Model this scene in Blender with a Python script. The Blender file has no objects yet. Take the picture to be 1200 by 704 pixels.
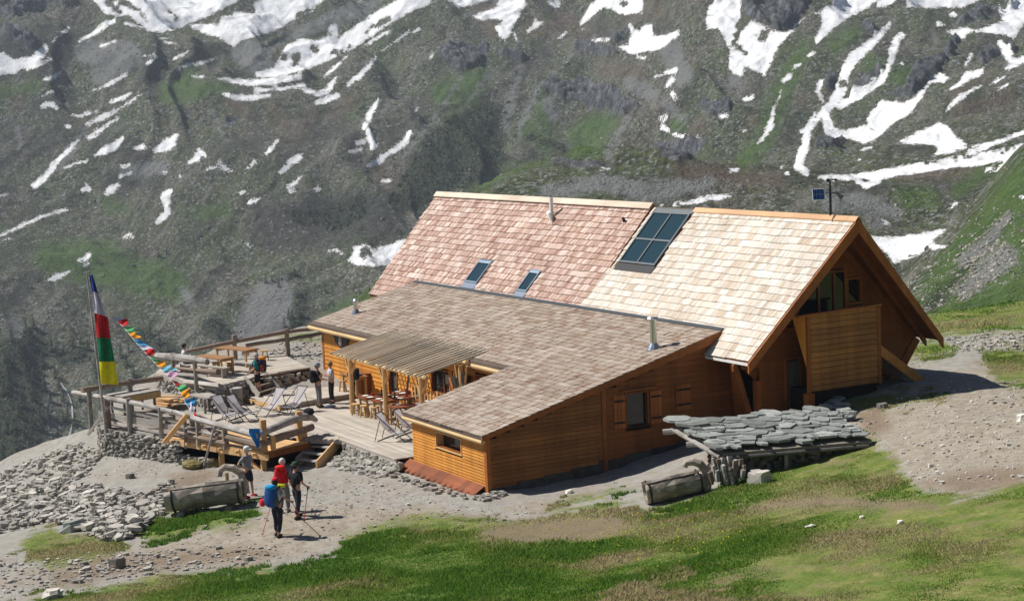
import bpy, math, random
import numpy as np
from mathutils import Vector, Matrix
random.seed(7); RNG = np.random.RandomState(11)
SC = bpy.context.scene
COL = SC.collection

# ------------------------------------------------------------------ camera
F = 2107.31                      # focal length in pixels of a 1200 px wide picture
CAM = np.array([46.787, -38.307, 12.3])
RT = np.array([0.4780, 0.8772, -0.0432]); RT /= np.linalg.norm(RT)
FW = np.array([-0.8750, 0.4717, -0.1104]); FW -= RT*(FW@RT); FW /= np.linalg.norm(FW)
UPV = np.cross(RT, FW)
cd = bpy.data.cameras.new('camera'); cam = bpy.data.objects.new('camera', cd); COL.objects.link(cam)
cd.sensor_width = 36; cd.lens = F/1200*36; cd.clip_start = 0.5; cd.clip_end = 8000
m = Matrix.Identity(4)
for i in range(3):
    m[i][0] = RT[i]; m[i][1] = UPV[i]; m[i][2] = -FW[i]; m[i][3] = CAM[i]
cam.matrix_world = m
SC.camera = cam
SC.render.resolution_x = 1024; SC.render.resolution_y = 600

# ------------------------------------------------------------------ light
w = bpy.data.worlds.new('World'); SC.world = w; w.use_nodes = True
nt = w.node_tree; bg = nt.nodes['Background']
sky = nt.nodes.new('ShaderNodeTexSky'); sky.sky_type = 'NISHITA'; sky.sun_disc = False
SUN_TO = Vector((-0.58, -0.59, 1.0)).normalized()      # towards the sun
sky.sun_elevation = math.asin(SUN_TO.z)
sky.sun_rotation = math.atan2(SUN_TO.x, SUN_TO.y)
sky.altitude = 2300; sky.air_density = 1.0; sky.dust_density = 0.6
nt.links.new(sky.outputs[0], bg.inputs[0]); bg.inputs[1].default_value = 0.052
sd = bpy.data.lights.new('sun', 'SUN'); sd.energy = 5.0; sd.angle = math.radians(0.53); sd.color = (1.0, 0.955, 0.89)
sun = bpy.data.objects.new('sun', sd); COL.objects.link(sun)
sun.rotation_euler = SUN_TO.to_track_quat('Z', 'Y').to_euler(); sun.location = (0, 0, 60)
vs = SC.view_settings; vs.view_transform = 'Standard'; vs.look = 'None'; vs.exposure = 0.25; vs.gamma = 1.0

# ------------------------------------------------------------------ photo helpers
def ray(x, y): return FW + RT*(x-600)/F - UPV*(y-352)/F
def onz(x, y, z): d = ray(x, y); return CAM + d*(z-CAM[2])/d[2]
def onu(x, y, u): d = ray(x, y); return CAM + d*(u-CAM[0])/d[0]
def onv(x, y, v): d = ray(x, y); return CAM + d*(v-CAM[1])/d[1]
def topx(P):
    d = np.asarray(P, float)-CAM; q = d@FW
    return 600+F*(d@RT)/q, 352-F*(d@UPV)/q, q

# ------------------------------------------------------------------ object helpers
OFF = {}                          # world position of every parent, for children given in world coordinates
def tag(o, label=None, cat=None, group=None, kind=None):
    if label: o['label'] = label
    if cat: o['category'] = cat
    if group: o['group'] = group
    if kind: o['kind'] = kind
    return o
def thing(name, label, cat, loc=(0, 0, 0), rz=0.0, group=None):
    o = bpy.data.objects.new(name, None); COL.objects.link(o); o.empty_display_size = 0.2
    o.location = tuple(float(c) for c in loc); o.rotation_euler = (0, 0, rz)
    OFF[o.name] = np.array(loc, float)
    return tag(o, label, cat, group)
def addmesh(name, me, parent=None, loc=(0, 0, 0)):
    o = bpy.data.objects.new(name, me); COL.objects.link(o); o.location = tuple(float(c) for c in loc)
    if parent is not None:
        o.parent = parent; OFF[o.name] = OFF[parent.name] + np.array(loc, float)
    else: OFF[o.name] = np.array(loc, float)
    return o
class G:
    """collects shapes into one mesh; every face carries a tint value"""
    def __init__(s): s.v = []; s.f = []; s.t = []; s.m = []
    def add(s, V, Fc, t=1.0, mi=0):
        n = len(s.v); s.v += [tuple(map(float, p)) for p in V]
        for k, f in enumerate(Fc):
            s.f.append(tuple(i+n for i in f)); s.t.append(t if np.isscalar(t) else t[k]); s.m.append(mi)
        return s
    def hexa(s, P, t=1.0, mi=0):            # 8 points: bottom ring then top ring
        return s.add(P, [(3,2,1,0), (4,5,6,7), (0,1,5,4), (1,2,6,5), (2,3,7,6), (3,0,4,7)], t, mi)
    def box(s, lo, hi, t=1.0, mi=0):
        x0,y0,z0 = lo; x1,y1,z1 = hi
        return s.hexa([(x0,y0,z0),(x1,y0,z0),(x1,y1,z0),(x0,y1,z0),(x0,y0,z1),(x1,y0,z1),(x1,y1,z1),(x0,y1,z1)], t, mi)
    def beam(s, p, q, w, h, up=(0,0,1), t=1.0, mi=0, w2=None, h2=None):
        p = np.array(p, float); q = np.array(q, float); d = q-p; d /= np.linalg.norm(d)
        a = np.cross(d, up); n = np.linalg.norm(a)
        if n < 1e-4: a = np.cross(d, (1,0,0)); n = np.linalg.norm(a)
        a /= n; b = np.cross(a, d)
        w2 = w if w2 is None else w2; h2 = h if h2 is None else h2
        P = [p-a*w/2-b*h/2, p+a*w/2-b*h/2, q+a*w2/2-b*h2/2, q-a*w2/2-b*h2/2,
             p-a*w/2+b*h/2, p+a*w/2+b*h/2, q+a*w2/2+b*h2/2, q-a*w2/2+b*h2/2]
        return s.hexa(P, t, mi)
    def tube(s, pts, rad, n=8, t=1.0, mi=0, cap=True, wob=0.0):
        pts = [np.array(p, float) for p in pts]
        if np.isscalar(rad): rad = [rad]*len(pts)
        base = len(s.v); rings = []
        a = None
        for i, p in enumerate(pts):
            d = pts[min(i+1, len(pts)-1)]-pts[max(i-1, 0)]; d = d/(np.linalg.norm(d)+1e-9)
            if a is None:
                ref = np.array((0,0,1.)) if abs(d[2]) < .9 else np.array((1.,0,0)); a = np.cross(d, ref)
            a = a-d*(a@d); a /= np.linalg.norm(a)+1e-9; b = np.cross(d, a)
            r = []
            for k in range(n):
                an = 2*math.pi*k/n; rr = rad[i]*(1+wob*(random.random()-.5))
                s.v.append(tuple(p+(a*math.cos(an)+b*math.sin(an))*rr)); r.append(len(s.v)-1)
            rings.append(r)
        for i in range(len(rings)-1):
            for k in range(n):
                s.f.append((rings[i][k], rings[i][(k+1)%n], rings[i+1][(k+1)%n], rings[i+1][k])); s.t.append(t); s.m.append(mi)
        if cap:
            s.f.append(tuple(rings[0][::-1])); s.t.append(t); s.m.append(mi)
            s.f.append(tuple(rings[-1])); s.t.append(t); s.m.append(mi)
        return s
    def prism(s, poly, vec, t=1.0, mi=0):
        A = [np.array(p, float) for p in poly]; v = np.array(vec, float); n = len(A)
        nn = np.zeros(3)
        for i in range(n): nn += np.cross(A[i], A[(i+1)%n])
        if nn@v > 0: A = A[::-1]
        Fc = [tuple(range(n)), tuple(range(2*n-1, n-1, -1))]
        # A faces against vec, A+vec faces along it
        Fc += [(i, i+n, (i+1)%n+n, (i+1)%n) for i in range(n)]
        return s.add(A+[p+v for p in A], Fc, t, mi)
    def stone(s, c, size, rot=0.0, t=1.0, jit=.22, tilt=(0,0), mi=0):
        hx, hy, hz = size[0]/2, size[1]/2, size[2]/2
        P = []
        for z, k in ((-hz, .86), (hz, .8)):
            for a in range(6):
                an = a*math.pi/3+rot*0; j = 1+jit*(random.random()*2-1)
                P.append((hx*k*math.cos(an)*1.12*j, hy*k*math.sin(an)*1.2*j, z*(1+jit*(random.random()-.5))))
        ca, sa = math.cos(rot), math.sin(rot)
        V = []
        for x, y, z in P:
            X = x*ca-y*sa; Y = x*sa+y*ca
            V.append((c[0]+X, c[1]+Y, c[2]+z+X*tilt[0]+Y*tilt[1]))
        return s.add(V, [(5,4,3,2,1,0), (6,7,8,9,10,11)]+[(i,(i+1)%6,(i+1)%6+6,i+6) for i in range(6)], t, mi)
    def ball(s, c, r, n=8, m=5, t=1.0, mi=0, sq=(1,1,1)):
        V = [(c[0], c[1], c[2]-r*sq[2])]
        for i in range(1, m):
            ph = -math.pi/2+math.pi*i/m
            for k in range(n):
                a = 2*math.pi*k/n; V.append((c[0]+r*sq[0]*math.cos(ph)*math.cos(a), c[1]+r*sq[1]*math.cos(ph)*math.sin(a), c[2]+r*sq[2]*math.sin(ph)))
        V.append((c[0], c[1], c[2]+r*sq[2])); Fc = []
        for k in range(n): Fc.append((0, 1+(k+1)%n, 1+k))
        for i in range(m-2):
            for k in range(n): Fc.append((1+i*n+k, 1+i*n+(k+1)%n, 1+(i+1)*n+(k+1)%n, 1+(i+1)*n+k))
        L = len(V)-1
        for k in range(n): Fc.append((L, 1+(m-2)*n+k, 1+(m-2)*n+(k+1)%n))
        return s.add(V, Fc, t, mi)
    def mesh(s, name, mats, off=(0,0,0), smooth=False):
        me = bpy.data.meshes.new(name)
        o = np.array(off, float)
        V = np.array(s.v, float).reshape(-1, 3)-o
        me.from_pydata([tuple(p) for p in V], [], s.f)
        for mm in (mats if isinstance(mats, (list, tuple)) else [mats]): me.materials.append(mm)
        a = me.attributes.new('tint', 'FLOAT', 'FACE'); a.data.foreach_set('value', np.array(s.t, np.float32))
        if any(s.m): me.polygons.foreach_set('material_index', np.array(s.m, np.int32))
        if smooth: me.polygons.foreach_set('use_smooth', np.ones(len(s.f), bool))
        me.update(); return me
    def out(s, name, mats, parent=None, smooth=False, local=False, kind=None, label=None):
        off = OFF[parent.name] if (parent is not None and not local) else (0, 0, 0)
        o = addmesh(name, s.mesh(name, mats, off, smooth), parent)
        if kind: o['kind'] = kind
        if label: o['label'] = label
        return o
    def solo(s, name, mats, label, cat, loc, group=None, smooth=False):   # a thing that is one mesh
        o = addmesh(name, s.mesh(name, mats, loc, smooth), None, loc)
        return tag(o, label, cat, group)
def kids(o): return [c for c in COL.objects if c.parent == o]
CH = {}
def index_children():
    CH.clear()
    for c in COL.objects:
        if c.parent: CH.setdefault(c.parent.name, []).append(c)
def copy_tree(o, parent=None):
    c = o.copy(); COL.objects.link(c)
    if parent: c.parent = parent
    for ch in CH.get(o.name, []): copy_tree(ch, c)
    return c
def bulk(name, V, Fc, mats, attrs=None, smooth=False, parent=None):
    """large numpy mesh; Fc is an (n,3) or (n,4) index array"""
    me = bpy.data.meshes.new(name); V = np.asarray(V, np.float32); Fc = np.asarray(Fc, np.int32)
    k = Fc.shape[1]
    me.vertices.add(len(V)); me.vertices.foreach_set('co', V.ravel())
    me.loops.add(Fc.size); me.loops.foreach_set('vertex_index', Fc.ravel())
    me.polygons.add(len(Fc)); me.polygons.foreach_set('loop_start', np.arange(0, Fc.size, k, dtype=np.int32))
    try: me.polygons.foreach_set('loop_total', np.full(len(Fc), k, np.int32))
    except Exception: pass
    for n, (dom, val) in (attrs or {}).items():
        val = np.asarray(val, np.float32)
        if val.ndim == 1:
            a = me.attributes.new(n, 'FLOAT', dom); a.data.foreach_set('value', val)
        else:
            a = me.attributes.new(n, 'FLOAT_COLOR', dom); a.data.foreach_set('color', np.c_[val, np.ones(len(val))].astype(np.float32).ravel())
    for mm in (mats if isinstance(mats, (list, tuple)) else [mats]): me.materials.append(mm)
    me.polygons.foreach_set('use_smooth', np.full(len(Fc), smooth, bool))
    me.update(calc_edges=True); me.validate()
    return addmesh(name, me, parent)

# ------------------------------------------------------------------ noise (numpy)
def _hash(ix, iy, sd):
    n = (ix.astype(np.int64)*374761393+iy.astype(np.int64)*668265263+sd*974711) & 0x7fffffff
    n = ((n ^ (n >> 13))*1274126177) & 0x7fffffff
    return ((n ^ (n >> 16)) & 0xffff)/65535.0
def vnoise(x, y, sd=0):
    ix = np.floor(x); iy = np.floor(y); fx = x-ix; fy = y-iy
    fx = fx*fx*fx*(fx*(fx*6-15)+10); fy = fy*fy*fy*(fy*(fy*6-15)+10)
    a = _hash(ix, iy, sd); b = _hash(ix+1, iy, sd); c = _hash(ix, iy+1, sd); d = _hash(ix+1, iy+1, sd)
    return (a+(b-a)*fx)*(1-fy)+(c+(d-c)*fx)*fy
def fbm(x, y, o=4, sd=0, g=.5):
    r = 0; a = 1.; s = 0
    for i in range(o):
        r = r+a*(vnoise(x*2**i, y*2**i, sd+i*17)*2-1); s += a; a *= g
    return r/s
def ridged(x, y, o=4, sd=0, g=.5):
    r = 0; a = 1.; s = 0
    for i in range(o):
        r = r+a*(1-2*np.abs(vnoise(x*2**i, y*2**i, sd+i*13)*2-1)); s += a; a *= g
    return r/s

# ------------------------------------------------------------------ materials
class NT:
    def __init__(s, name):
        s.m = bpy.data.materials.new(name); s.m.use_nodes = True; s.t = s.m.node_tree
        s.b = s.t.nodes['Principled BSDF']; s.b.inputs['Specular IOR Level'].default_value = .25
        s.b.inputs['Roughness'].default_value = .85
    def n(s, ty, **k):
        x = s.t.nodes.new(ty)
        for a, b in k.items(): setattr(x, a, b)
        return x
    def l(s, a, b): s.t.links.new(a, b)
    def coord(s, scale=(1,1,1), kind='Object'):
        if kind == 'pos': c = s.n('ShaderNodeNewGeometry').outputs['Position']
        else: c = s.n('ShaderNodeTexCoord').outputs['Object']
        mp = s.n('ShaderNodeMapping'); mp.inputs['Scale'].default_value = scale; s.l(c, mp.inputs[0]); return mp.outputs[0]
    def noise(s, co, scale=5, detail=4, rough=.6, dist=0):
        x = s.n('ShaderNodeTexNoise'); x.inputs['Scale'].default_value = scale; x.inputs['Detail'].default_value = detail
        x.inputs['Roughness'].default_value = rough; x.inputs['Distortion'].default_value = dist; s.l(co, x.inputs['Vector']); return x.outputs[0]
    def voro(s, co, scale=5, feat='F1', out='Distance', rnd=1.0):
        x = s.n('ShaderNodeTexVoronoi', feature=feat); x.inputs['Scale'].default_value = scale; x.inputs['Randomness'].default_value = rnd
        s.l(co, x.inputs['Vector']); return x.outputs[out]
    def ramp(s, f, stops):
        r = s.n('ShaderNodeValToRGB'); e = r.color_ramp.elements
        while len(e) < len(stops): e.new(.5)
        for i, (p, c) in enumerate(stops):
            e[i].position = p; e[i].color = (c[0], c[1], c[2], 1) if not np.isscalar(c) else (c, c, c, 1)
        s.l(f, r.inputs[0]); return r.outputs[0]
    def mix(s, f, a, b, mode='MIX'):
        x = s.n('ShaderNodeMix', data_type='RGBA', blend_type=mode)
        for i, val in ((0, f), (6, a), (7, b)):
            if hasattr(val, 'is_linked'): s.l(val, x.inputs[i])
            elif np.isscalar(val): x.inputs[i].default_value = val if i == 0 else (val, val, val, 1)
            else: x.inputs[i].default_value = (val[0], val[1], val[2], 1)
        return x.outputs[2]
    def math(s, op, a, b=0.0, c=None, clamp=False):
        x = s.n('ShaderNodeMath', operation=op); x.use_clamp = clamp
        for i, val in enumerate((a, b) if c is None else (a, b, c)):
            if hasattr(val, 'is_linked'): s.l(val, x.inputs[i])
            else: x.inputs[i].default_value = val
        return x.outputs[0]
    def attr(s, name, out='Fac'):
        a = s.n('ShaderNodeAttribute'); a.attribute_name = name; return a.outputs[out]
    def rnd(s): return s.n('ShaderNodeObjectInfo').outputs['Random']
    def col(s, c):
        if hasattr(c, 'is_linked'): s.l(c, s.b.inputs['Base Color'])
        else: s.b.inputs['Base Color'].default_value = (c[0], c[1], c[2], 1)
    def bump(s, h, strength=.3, dist=.02):
        x = s.n('ShaderNodeBump'); x.inputs['Strength'].default_value = strength; x.inputs['Distance'].default_value = dist
        s.l(h, x.inputs['Height']); s.l(x.outputs[0], s.b.inputs['Normal'])
    def set(s, **k):
        for a, v in k.items(): s.b.inputs[a].default_value = v
        return s
def tinted(T, c, amount=1.0, rand=0.0):
    t = T.attr('tint')
    if rand: t = T.math('MULTIPLY', t, T.math('MULTIPLY_ADD', T.rnd(), rand*2, 1-rand))
    return T.mix(1.0, c, t, 'MULTIPLY')
def wood(name, c1, c2, axis='y', grain=14, rough=.75, rand=.0, bump=.25, c3=None, stain=0.):
    T = NT(name); sc = [grain, grain, grain]; sc['xyz'.index(axis)] = grain/16.
    co = T.coord(tuple(sc)); g = T.noise(co, 1.0, 5, .65, .6)
    c = T.ramp(g, [(.3, c1), (.7, c2)])
    if c3: c = T.mix(T.ramp(T.noise(T.coord((1.1,1.1,1.1)), 1.3, 4, .6), [(.48, 0.), (.66, .8)]), c, c3)
    big = T.noise(T.coord((.5,.5,.5)), 1.2, 3, .6)
    c = T.mix(.35, c, T.ramp(big, [(.3, .55), (.7, 1.25)]), 'MULTIPLY')
    if stain: c = T.mix(1., c, T.ramp(T.noise(T.coord((2.2, 2.2, .22)), 1., 5, .7), [(.3, 1-stain), (.62, 1.08)]), 'MULTIPLY'); c = T.mix(1., c, T.ramp(T.voro(T.coord((2.6, 2.6, 7.)), 1., 'F1', 'Distance'), [(.03, .55), (.10, 1.)]), 'MULTIPLY')
    T.col(tinted(T, c, 1, rand)); T.bump(g, bump, .01); T.set(Roughness=rough); return T.m
def plain(name, c, rough=.7, metal=0., spec=.3, var=.12, scale=8, tint=True):
    T = NT(name); n = T.noise(T.coord(), scale, 4, .6); k = T.mix(1.0, c, T.ramp(n, [(.25, 1-var), (.75, 1+var)]), 'MULTIPLY')
    T.col(tinted(T, k) if tint else k)
    T.set(Roughness=rough, Metallic=metal); T.b.inputs['Specular IOR Level'].default_value = spec; return T.m
def rock(name, c1, c2, lichen=None, rand=.15, scale=3.):
    T = NT(name); co = T.coord(); n = T.noise(co, scale, 6, .65); c = T.ramp(n, [(.3, c1), (.7, c2)])
    if lichen: c = T.mix(T.ramp(T.noise(co, scale*2.3, 4, .7), [(.55, 0.), (.68, .7)]), c, lichen)
    T.col(tinted(T, c, 1, rand)); T.bump(T.noise(co, scale*5, 5, .7), .5, .03); T.set(Roughness=.9); return T.m
MAT = {}
MAT['clad'] = wood('stained_larch_shaded', (.27,.098,.024), (.38,.15,.038), 'y', 10, .6, .10, .2, stain=.3)  # larch darkened: shade of the side walls is put into the colour
MAT['cladx'] = wood('stained_larch_sunlit', (.58,.225,.035), (.70,.31,.055), 'x', 10, .6, .10, .2, stain=.3)  # lighter copy of the larch, coloured for the sunlit walls
MAT['trim'] = wood('stained_trim_shaded', (.255,.078,.017), (.345,.115,.025), 'y', 10, .6, .05, .2, stain=.3)  # redder stain, also darkened to carry the shade on unlit walls
MAT['panel'] = wood('larch_panel', (.37,.145,.035), (.50,.225,.055), 'y', 9, .65, .10, .2, stain=.3)
MAT['redboard'] = wood('red_stained_board', (.20,.06,.024), (.27,.085,.034), 'x', 9, .7, .03, .2)
MAT['pale'] = wood('peeled_log', (.62,.42,.20), (.74,.55,.30), 'x', 9, .7, .03, .2)
MAT['post'] = wood('fresh_post', (.52,.30,.12), (.66,.42,.19), 'z', 9, .7, .06, .2)
MAT['fresh'] = wood('fresh_plank', (.60,.36,.16), (.72,.47,.24), 'y', 9, .75, .08, .2)
MAT['grey'] = wood('weathered_plank', (.30,.275,.245), (.44,.41,.37), 'x', 9, .85, .14, .3)
MAT['greyz'] = wood('weathered_post', (.22,.185,.15), (.36,.31,.26), 'z', 9, .85, .10, .3)
MAT['log'] = wood('weathered_log', (.25,.235,.22), (.43,.41,.385), 'x', 8, .9, .08, .5, c3=(.13,.10,.085))
MAT['logd'] = wood('brown_log', (.13,.095,.075), (.24,.185,.15), 'x', 8, .9, .08, .5)
MAT['trough'] = wood('trough_wood', (.20,.165,.13), (.44,.40,.35), 'y', 7, .9, .05, .8, c3=(.13,.08,.055))
MAT['deck'] = wood('deck_plank', (.40,.355,.30), (.52,.47,.40), 'x', 8, .85, .09, .25)
MAT['slat'] = wood('pergola_slat', (.54,.45,.33), (.70,.62,.49), 'y', 9, .8, .16, .3)
MAT['table'] = wood('table_top', (.30,.15,.065), (.40,.215,.10), 'x', 9, .6, .05, .2)
MAT['stool'] = wood('stool_wood', (.50,.31,.13), (.62,.42,.2), 'z', 9, .7, .10, .2)
def shingle_mat(name, a, b, c):
    T = NT(name); co = T.coord((26, 3, 3)); g = T.noise(co, 1., 5, .7)
    t = T.attr('tint'); col = T.ramp(t, [(.0, a), (.5, b), (1., c)])
    col = T.mix(1., col, T.ramp(g, [(.25, .72), (.7, 1.12)]), 'MULTIPLY')
    col = T.mix(1., col, T.ramp(T.noise(T.coord((.4,.4,.4)), 1.3, 3, .6), [(.3, .86), (.7, 1.08)]), 'MULTIPLY')
    T.col(col); T.bump(g, .35, .012); T.set(Roughness=.8); return T.m
MAT['shp'] = shingle_mat('pink_larch_shingle', (.32,.185,.14), (.51,.35,.285), (.69,.57,.50))
MAT['shc'] = shingle_mat('cream_larch_shingle', (.54,.44,.345), (.66,.59,.505), (.735,.70,.645))
MAT['shg'] = shingle_mat('grey_larch_shingle', (.25,.165,.12), (.375,.30,.24), (.47,.415,.355))
MAT['cap'] = wood('ridge_board', (.64,.52,.40), (.74,.63,.51), 'x', 9, .7, .05, .2)
MAT['plinth'] = rock('dark_plinth', (.05,.047,.043), (.12,.112,.10))
MAT['capo'] = wood('ridge_board_orange', (.60,.34,.18), (.70,.44,.26), 'x', 9, .7, .05, .2)
MAT['stone'] = rock('dry_stone', (.27,.25,.22), (.46,.435,.395), (.36,.33,.24))
MAT['slate'] = rock('slate_slab', (.17,.18,.17), (.32,.335,.32), (.26,.265,.20), .12, 4.)
MAT['pebble'] = rock('pebble', (.32,.295,.26), (.50,.475,.43), None, .2)
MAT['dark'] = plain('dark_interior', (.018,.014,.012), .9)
MAT['metal'] = plain('stainless_pipe', (.62,.62,.60), .28, 1., .5, .05)
MAT['lead'] = plain('lead_flashing', (.17,.21,.27), .45, .4, .5, .1)
MAT['frame'] = plain('skylight_frame', (.10,.115,.125), .45, .3, .5, .05)
MAT['iron'] = plain('dark_steel', (.03,.03,.032), .5, .5, .4, .1)
MAT['white'] = plain('white_paint', (.78,.77,.74), .7)
def glass_mat(name, c, rough=.04):
    T = NT(name); T.col(c); T.set(Roughness=rough); T.b.inputs['Specular IOR Level'].default_value = .5; return T.m
MAT['glass'] = glass_mat('roof_glass', (.018,.042,.055)); MAT['wglass'] = glass_mat('window_glass', (.012,.014,.014))

# ================================================================== NEAR GROUND
CTRL_PX = [(327,628,-.42),(346,609,-.38),(285,582,-.5),(371,548,-.62),(430,545,-.45),(450,580,-.3),(485,556,-.2),(545,592,-.12),(571,579,-.03),
 (706,554,-.03),(640,572,-.06),(760,537,.28),(700,575,.05),(760,592,.25),(828,577,.55),(860,567,.75),(985,540,1.35),(1012,518,1.7),(940,484,1.48),(985,465,1.85),
 (1031,457,1.98),(1082,448,2.15),(1140,455,2.2),(1110,400,2.25),(1150,392,2.3),(1130,372,2.15),(1085,374,2.0),(1199,352,2.5),(1195,402,2.45),(1100,520,2.05),(1195,490,2.5),(1195,560,2.6),
 (1200,704,3.2),(900,704,2.1),(600,704,1.0),(300,704,.25),(0,704,-.25),(600,625,.1),(750,640,.75),(1000,620,2.0),(450,640,-.2),(200,645,-.72),(100,645,-.9),(0,645,-1.05),
 (195,600,-.85),(292,588,-.55),(30,604,-1.6),(0,604,-1.8),(0,548,-2.3),(60,532,-1.5),(96,520,-1.05),(130,528,-.9),(230,540,-.72),(310,552,-.62),(150,580,-.8),
 (345,405,1.1),(300,414,1.0),(372,420,1.05)]
CTRL_W = [(-15,-10,-.35),(-22,-11.5,-.1),(-27,-9,.85),(-26,-14,.2),(-21,-17,-.6),(-30,-16,.3),(-10,-5,-.1),(-20,-3,.5),(-28,0,1.0),(-15,5,1.6),(0,9,2.2),(-20,9,1.9),(-32,-20,-1.0),
 (46.8,-38.3,10.6)]
for _x in (-300, 0, 300, 600, 900, 1200, 1500):
    for _d, _z in ((26, 3.3), (19, 5.2), (12, 7.4), (5, 9.6)):
        _q = CAM+FW*0+np.array((FW[0], FW[1], 0))*_d/math.hypot(FW[0], FW[1])+np.array((RT[0], RT[1], 0))*_d*(_x-600)/2107.
        CTRL_W.append((_q[0], _q[1], _z+(_x-600)*.0009*(1 if _d > 10 else 0)))
_P = np.array([onz(x, y, z) for x, y, z in CTRL_PX]+[np.array(p, float) for p in CTRL_W])
def _tps(a, b):
    d2 = ((a[:, None, :]-b[None, :, :])**2).sum(-1); return np.where(d2 > 1e-9, .5*d2*np.log(d2+1e-12), 0.)
_n = len(_P); _A = np.zeros((_n+3, _n+3)); _A[:_n, :_n] = _tps(_P[:, :2], _P[:, :2])+np.eye(_n)*2.0
_A[:_n, _n] = 1; _A[:_n, _n+1:] = _P[:, :2]; _A[_n, :_n] = 1; _A[_n+1:, :_n] = _P[:, :2].T
_W = np.linalg.solve(_A, np.r_[_P[:, 2], 0, 0, 0])
FH = FW[:2]/np.linalg.norm(FW[:2]); RH = np.array([-FH[1], FH[0]])*-1.0
def _rbf(x, y):
    out = np.empty(len(x))
    for i in range(0, len(x), 20000):
        q = np.c_[x[i:i+20000], y[i:i+20000]]
        out[i:i+20000] = _tps(q, _P[:, :2])@_W[:_n]+_W[_n]+q@_W[_n+1:]
    return out
EDGE_PX = [-400, 0, 60, 95, 130, 210, 300, 380, 480, 1000, 1085, 1200, 1500]
EDGE_D = [72, 76, 75.5, 75, 78, 84, 91, 96, 98, 88, 79, 79, 79]
def ground(x, y, fine=True):
    """height of the near ground at world points"""
    x = np.atleast_1d(np.asarray(x, float)); y = np.atleast_1d(np.asarray(y, float))
    dx = x-CAM[0]; dy = y-CAM[1]; d = dx*FH[0]+dy*FH[1]; s = dx*RH[0]+dy*RH[1]
    az = s/np.maximum(d, 1.); px = 600+F*az
    e = np.interp(px, EDGE_PX, EDGE_D)
    k = np.minimum(1., e/np.maximum(d, 1.))
    z = _rbf(CAM[0]+dx*k, CAM[1]+dy*k)
    over = np.maximum(0., d-e); z = z-over*over/(over+3.)*.72
    if fine:
        z = z+.09*fbm(x/2.3, y/2.3, 3, 3)+.035*fbm(x/.5, y/.5, 2, 9)
    return z
def gz(x, y): return float(ground([x], [y])[0])
def gp(px, py, n=40):
    """point where the line of sight through a photo pixel meets the near ground"""
    t = 20.; d = ray(px, py)
    for i in range(n):
        P = CAM+d*t; e = P[2]-gz(P[0], P[1]); t += e/max(.12, -d[2]+.05)*.8
    return CAM+d*t

def poly_sd(x, y, poly):
    """signed distance (positive inside) of pixel points to a polygon"""
    P = np.array(poly, float); d = np.full(x.shape, 1e9); ins = np.zeros(x.shape, bool)
    for i in range(len(P)):
        a = P[i]; b = P[(i+1) % len(P)]; e = b-a; L = e@e+1e-9
        t = np.clip(((x-a[0])*e[0]+(y-a[1])*e[1])/L, 0, 1)
        d = np.minimum(d, np.hypot(x-a[0]-t*e[0], y-a[1]-t*e[1]))
        c = ((a[1] > y) != (b[1] > y)) & (x < (b[0]-a[0])*(y-a[1])/(b[1]-a[1]+1e-12)+a[0]); ins ^= c
    return np.where(ins, d, -d)
def stroke_sd(x, y, pts):
    d = np.full(x.shape, -1e9)
    if len(pts) == 1: pts = [pts[0], (pts[0][0]+.5, pts[0][1], pts[0][2])]
    for (x0, y0, w0), (x1, y1, w1) in zip(pts[:-1], pts[1:]):
        ex, ey = x1-x0, y1-y0; L = ex*ex+ey*ey+1e-9
        t = np.clip(((x-x0)*ex+(y-y0)*ey)/L, 0, 1)
        d = np.maximum(d, w0+(w1-w0)*t-np.hypot(x-x0-t*ex, y-y0-t*ey))
    return d
GRASS = [[(-80,740),(90,692),(170,677),(300,665),(395,655),(403,627),(450,613),(500,607),(570,606),(620,612),(660,597),(700,588),(745,592),(760,596),(832,582),(850,562),(900,547),(985,524),(1016,509),(1048,535),(1060,555),(1078,574),(1130,580),(1200,566),(1500,540),(1500,900),(-80,900)],
 [(168,612),(190,605),(240,600),(300,592),(312,600),(290,612),(230,624),(185,634),(165,626)],
 [(24,645),(34,622),(60,615),(78,630),(100,628),(140,632),(152,642),(110,656),(60,662),(30,657)],
 [(748,573),(700,586),(645,597),(655,590),(720,577)],
 [(1086,396),(1140,392),(1200,388),(1500,388),(1500,320),(1200,340),(1085,360),(1060,380)],
 [(1062,402),(1115,398),(1120,412),(1098,422),(1062,420)], [(1150,412),(1210,405),(1210,455),(1170,450)],
 [(975,472),(1000,463),(1090,460),(1102,466),(1060,476),(985,482)], [(330,398),(380,385),(380,392),(340,402)], [(1230,400),(1500,330),(2800,150),(2800,1000),(1230,1000)], [(-900,650),(-60,660),(-60,900),(-900,900)]]
TAN = [[(985,484),(1030,474),(1070,462),(1110,436),(1240,400),(1500,420),(1500,600),(1200,575),(1080,578),(1040,532),(1010,512)], [(60,668),(140,645),(300,600),(420,585),(560,596),(700,586),(620,612),(400,640),(330,655),(150,676)]]
DIRT = [[(560,618),(640,606),(720,600),(748,616),(700,634),(620,642),(560,632)], [(860,590),(960,578),(1100,588),(1100,598),(960,596),(880,600)], [(200,560),(240,548),(262,556),(230,572),(205,580)], [(1075,566),(1120,552),(1200,545),(1200,566),(1130,578)], [(1000,482),(1030,474),(1046,500),(1020,512)], [(60,668),(140,650),(290,640),(330,650),(150,672),(60,690)]]
LUSH = [[(395,650),(410,626),(480,622),(560,632),(660,640),(760,652),(880,664),(930,690),(960,760),(60,760),(90,692),(170,684),(300,672)], [(700,590),(745,575),(762,600),(720,602)], [(172,612),(300,594),(300,610),(180,632)], [(745,600),(840,584),(880,572),(900,580),(800,604)]]
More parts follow.
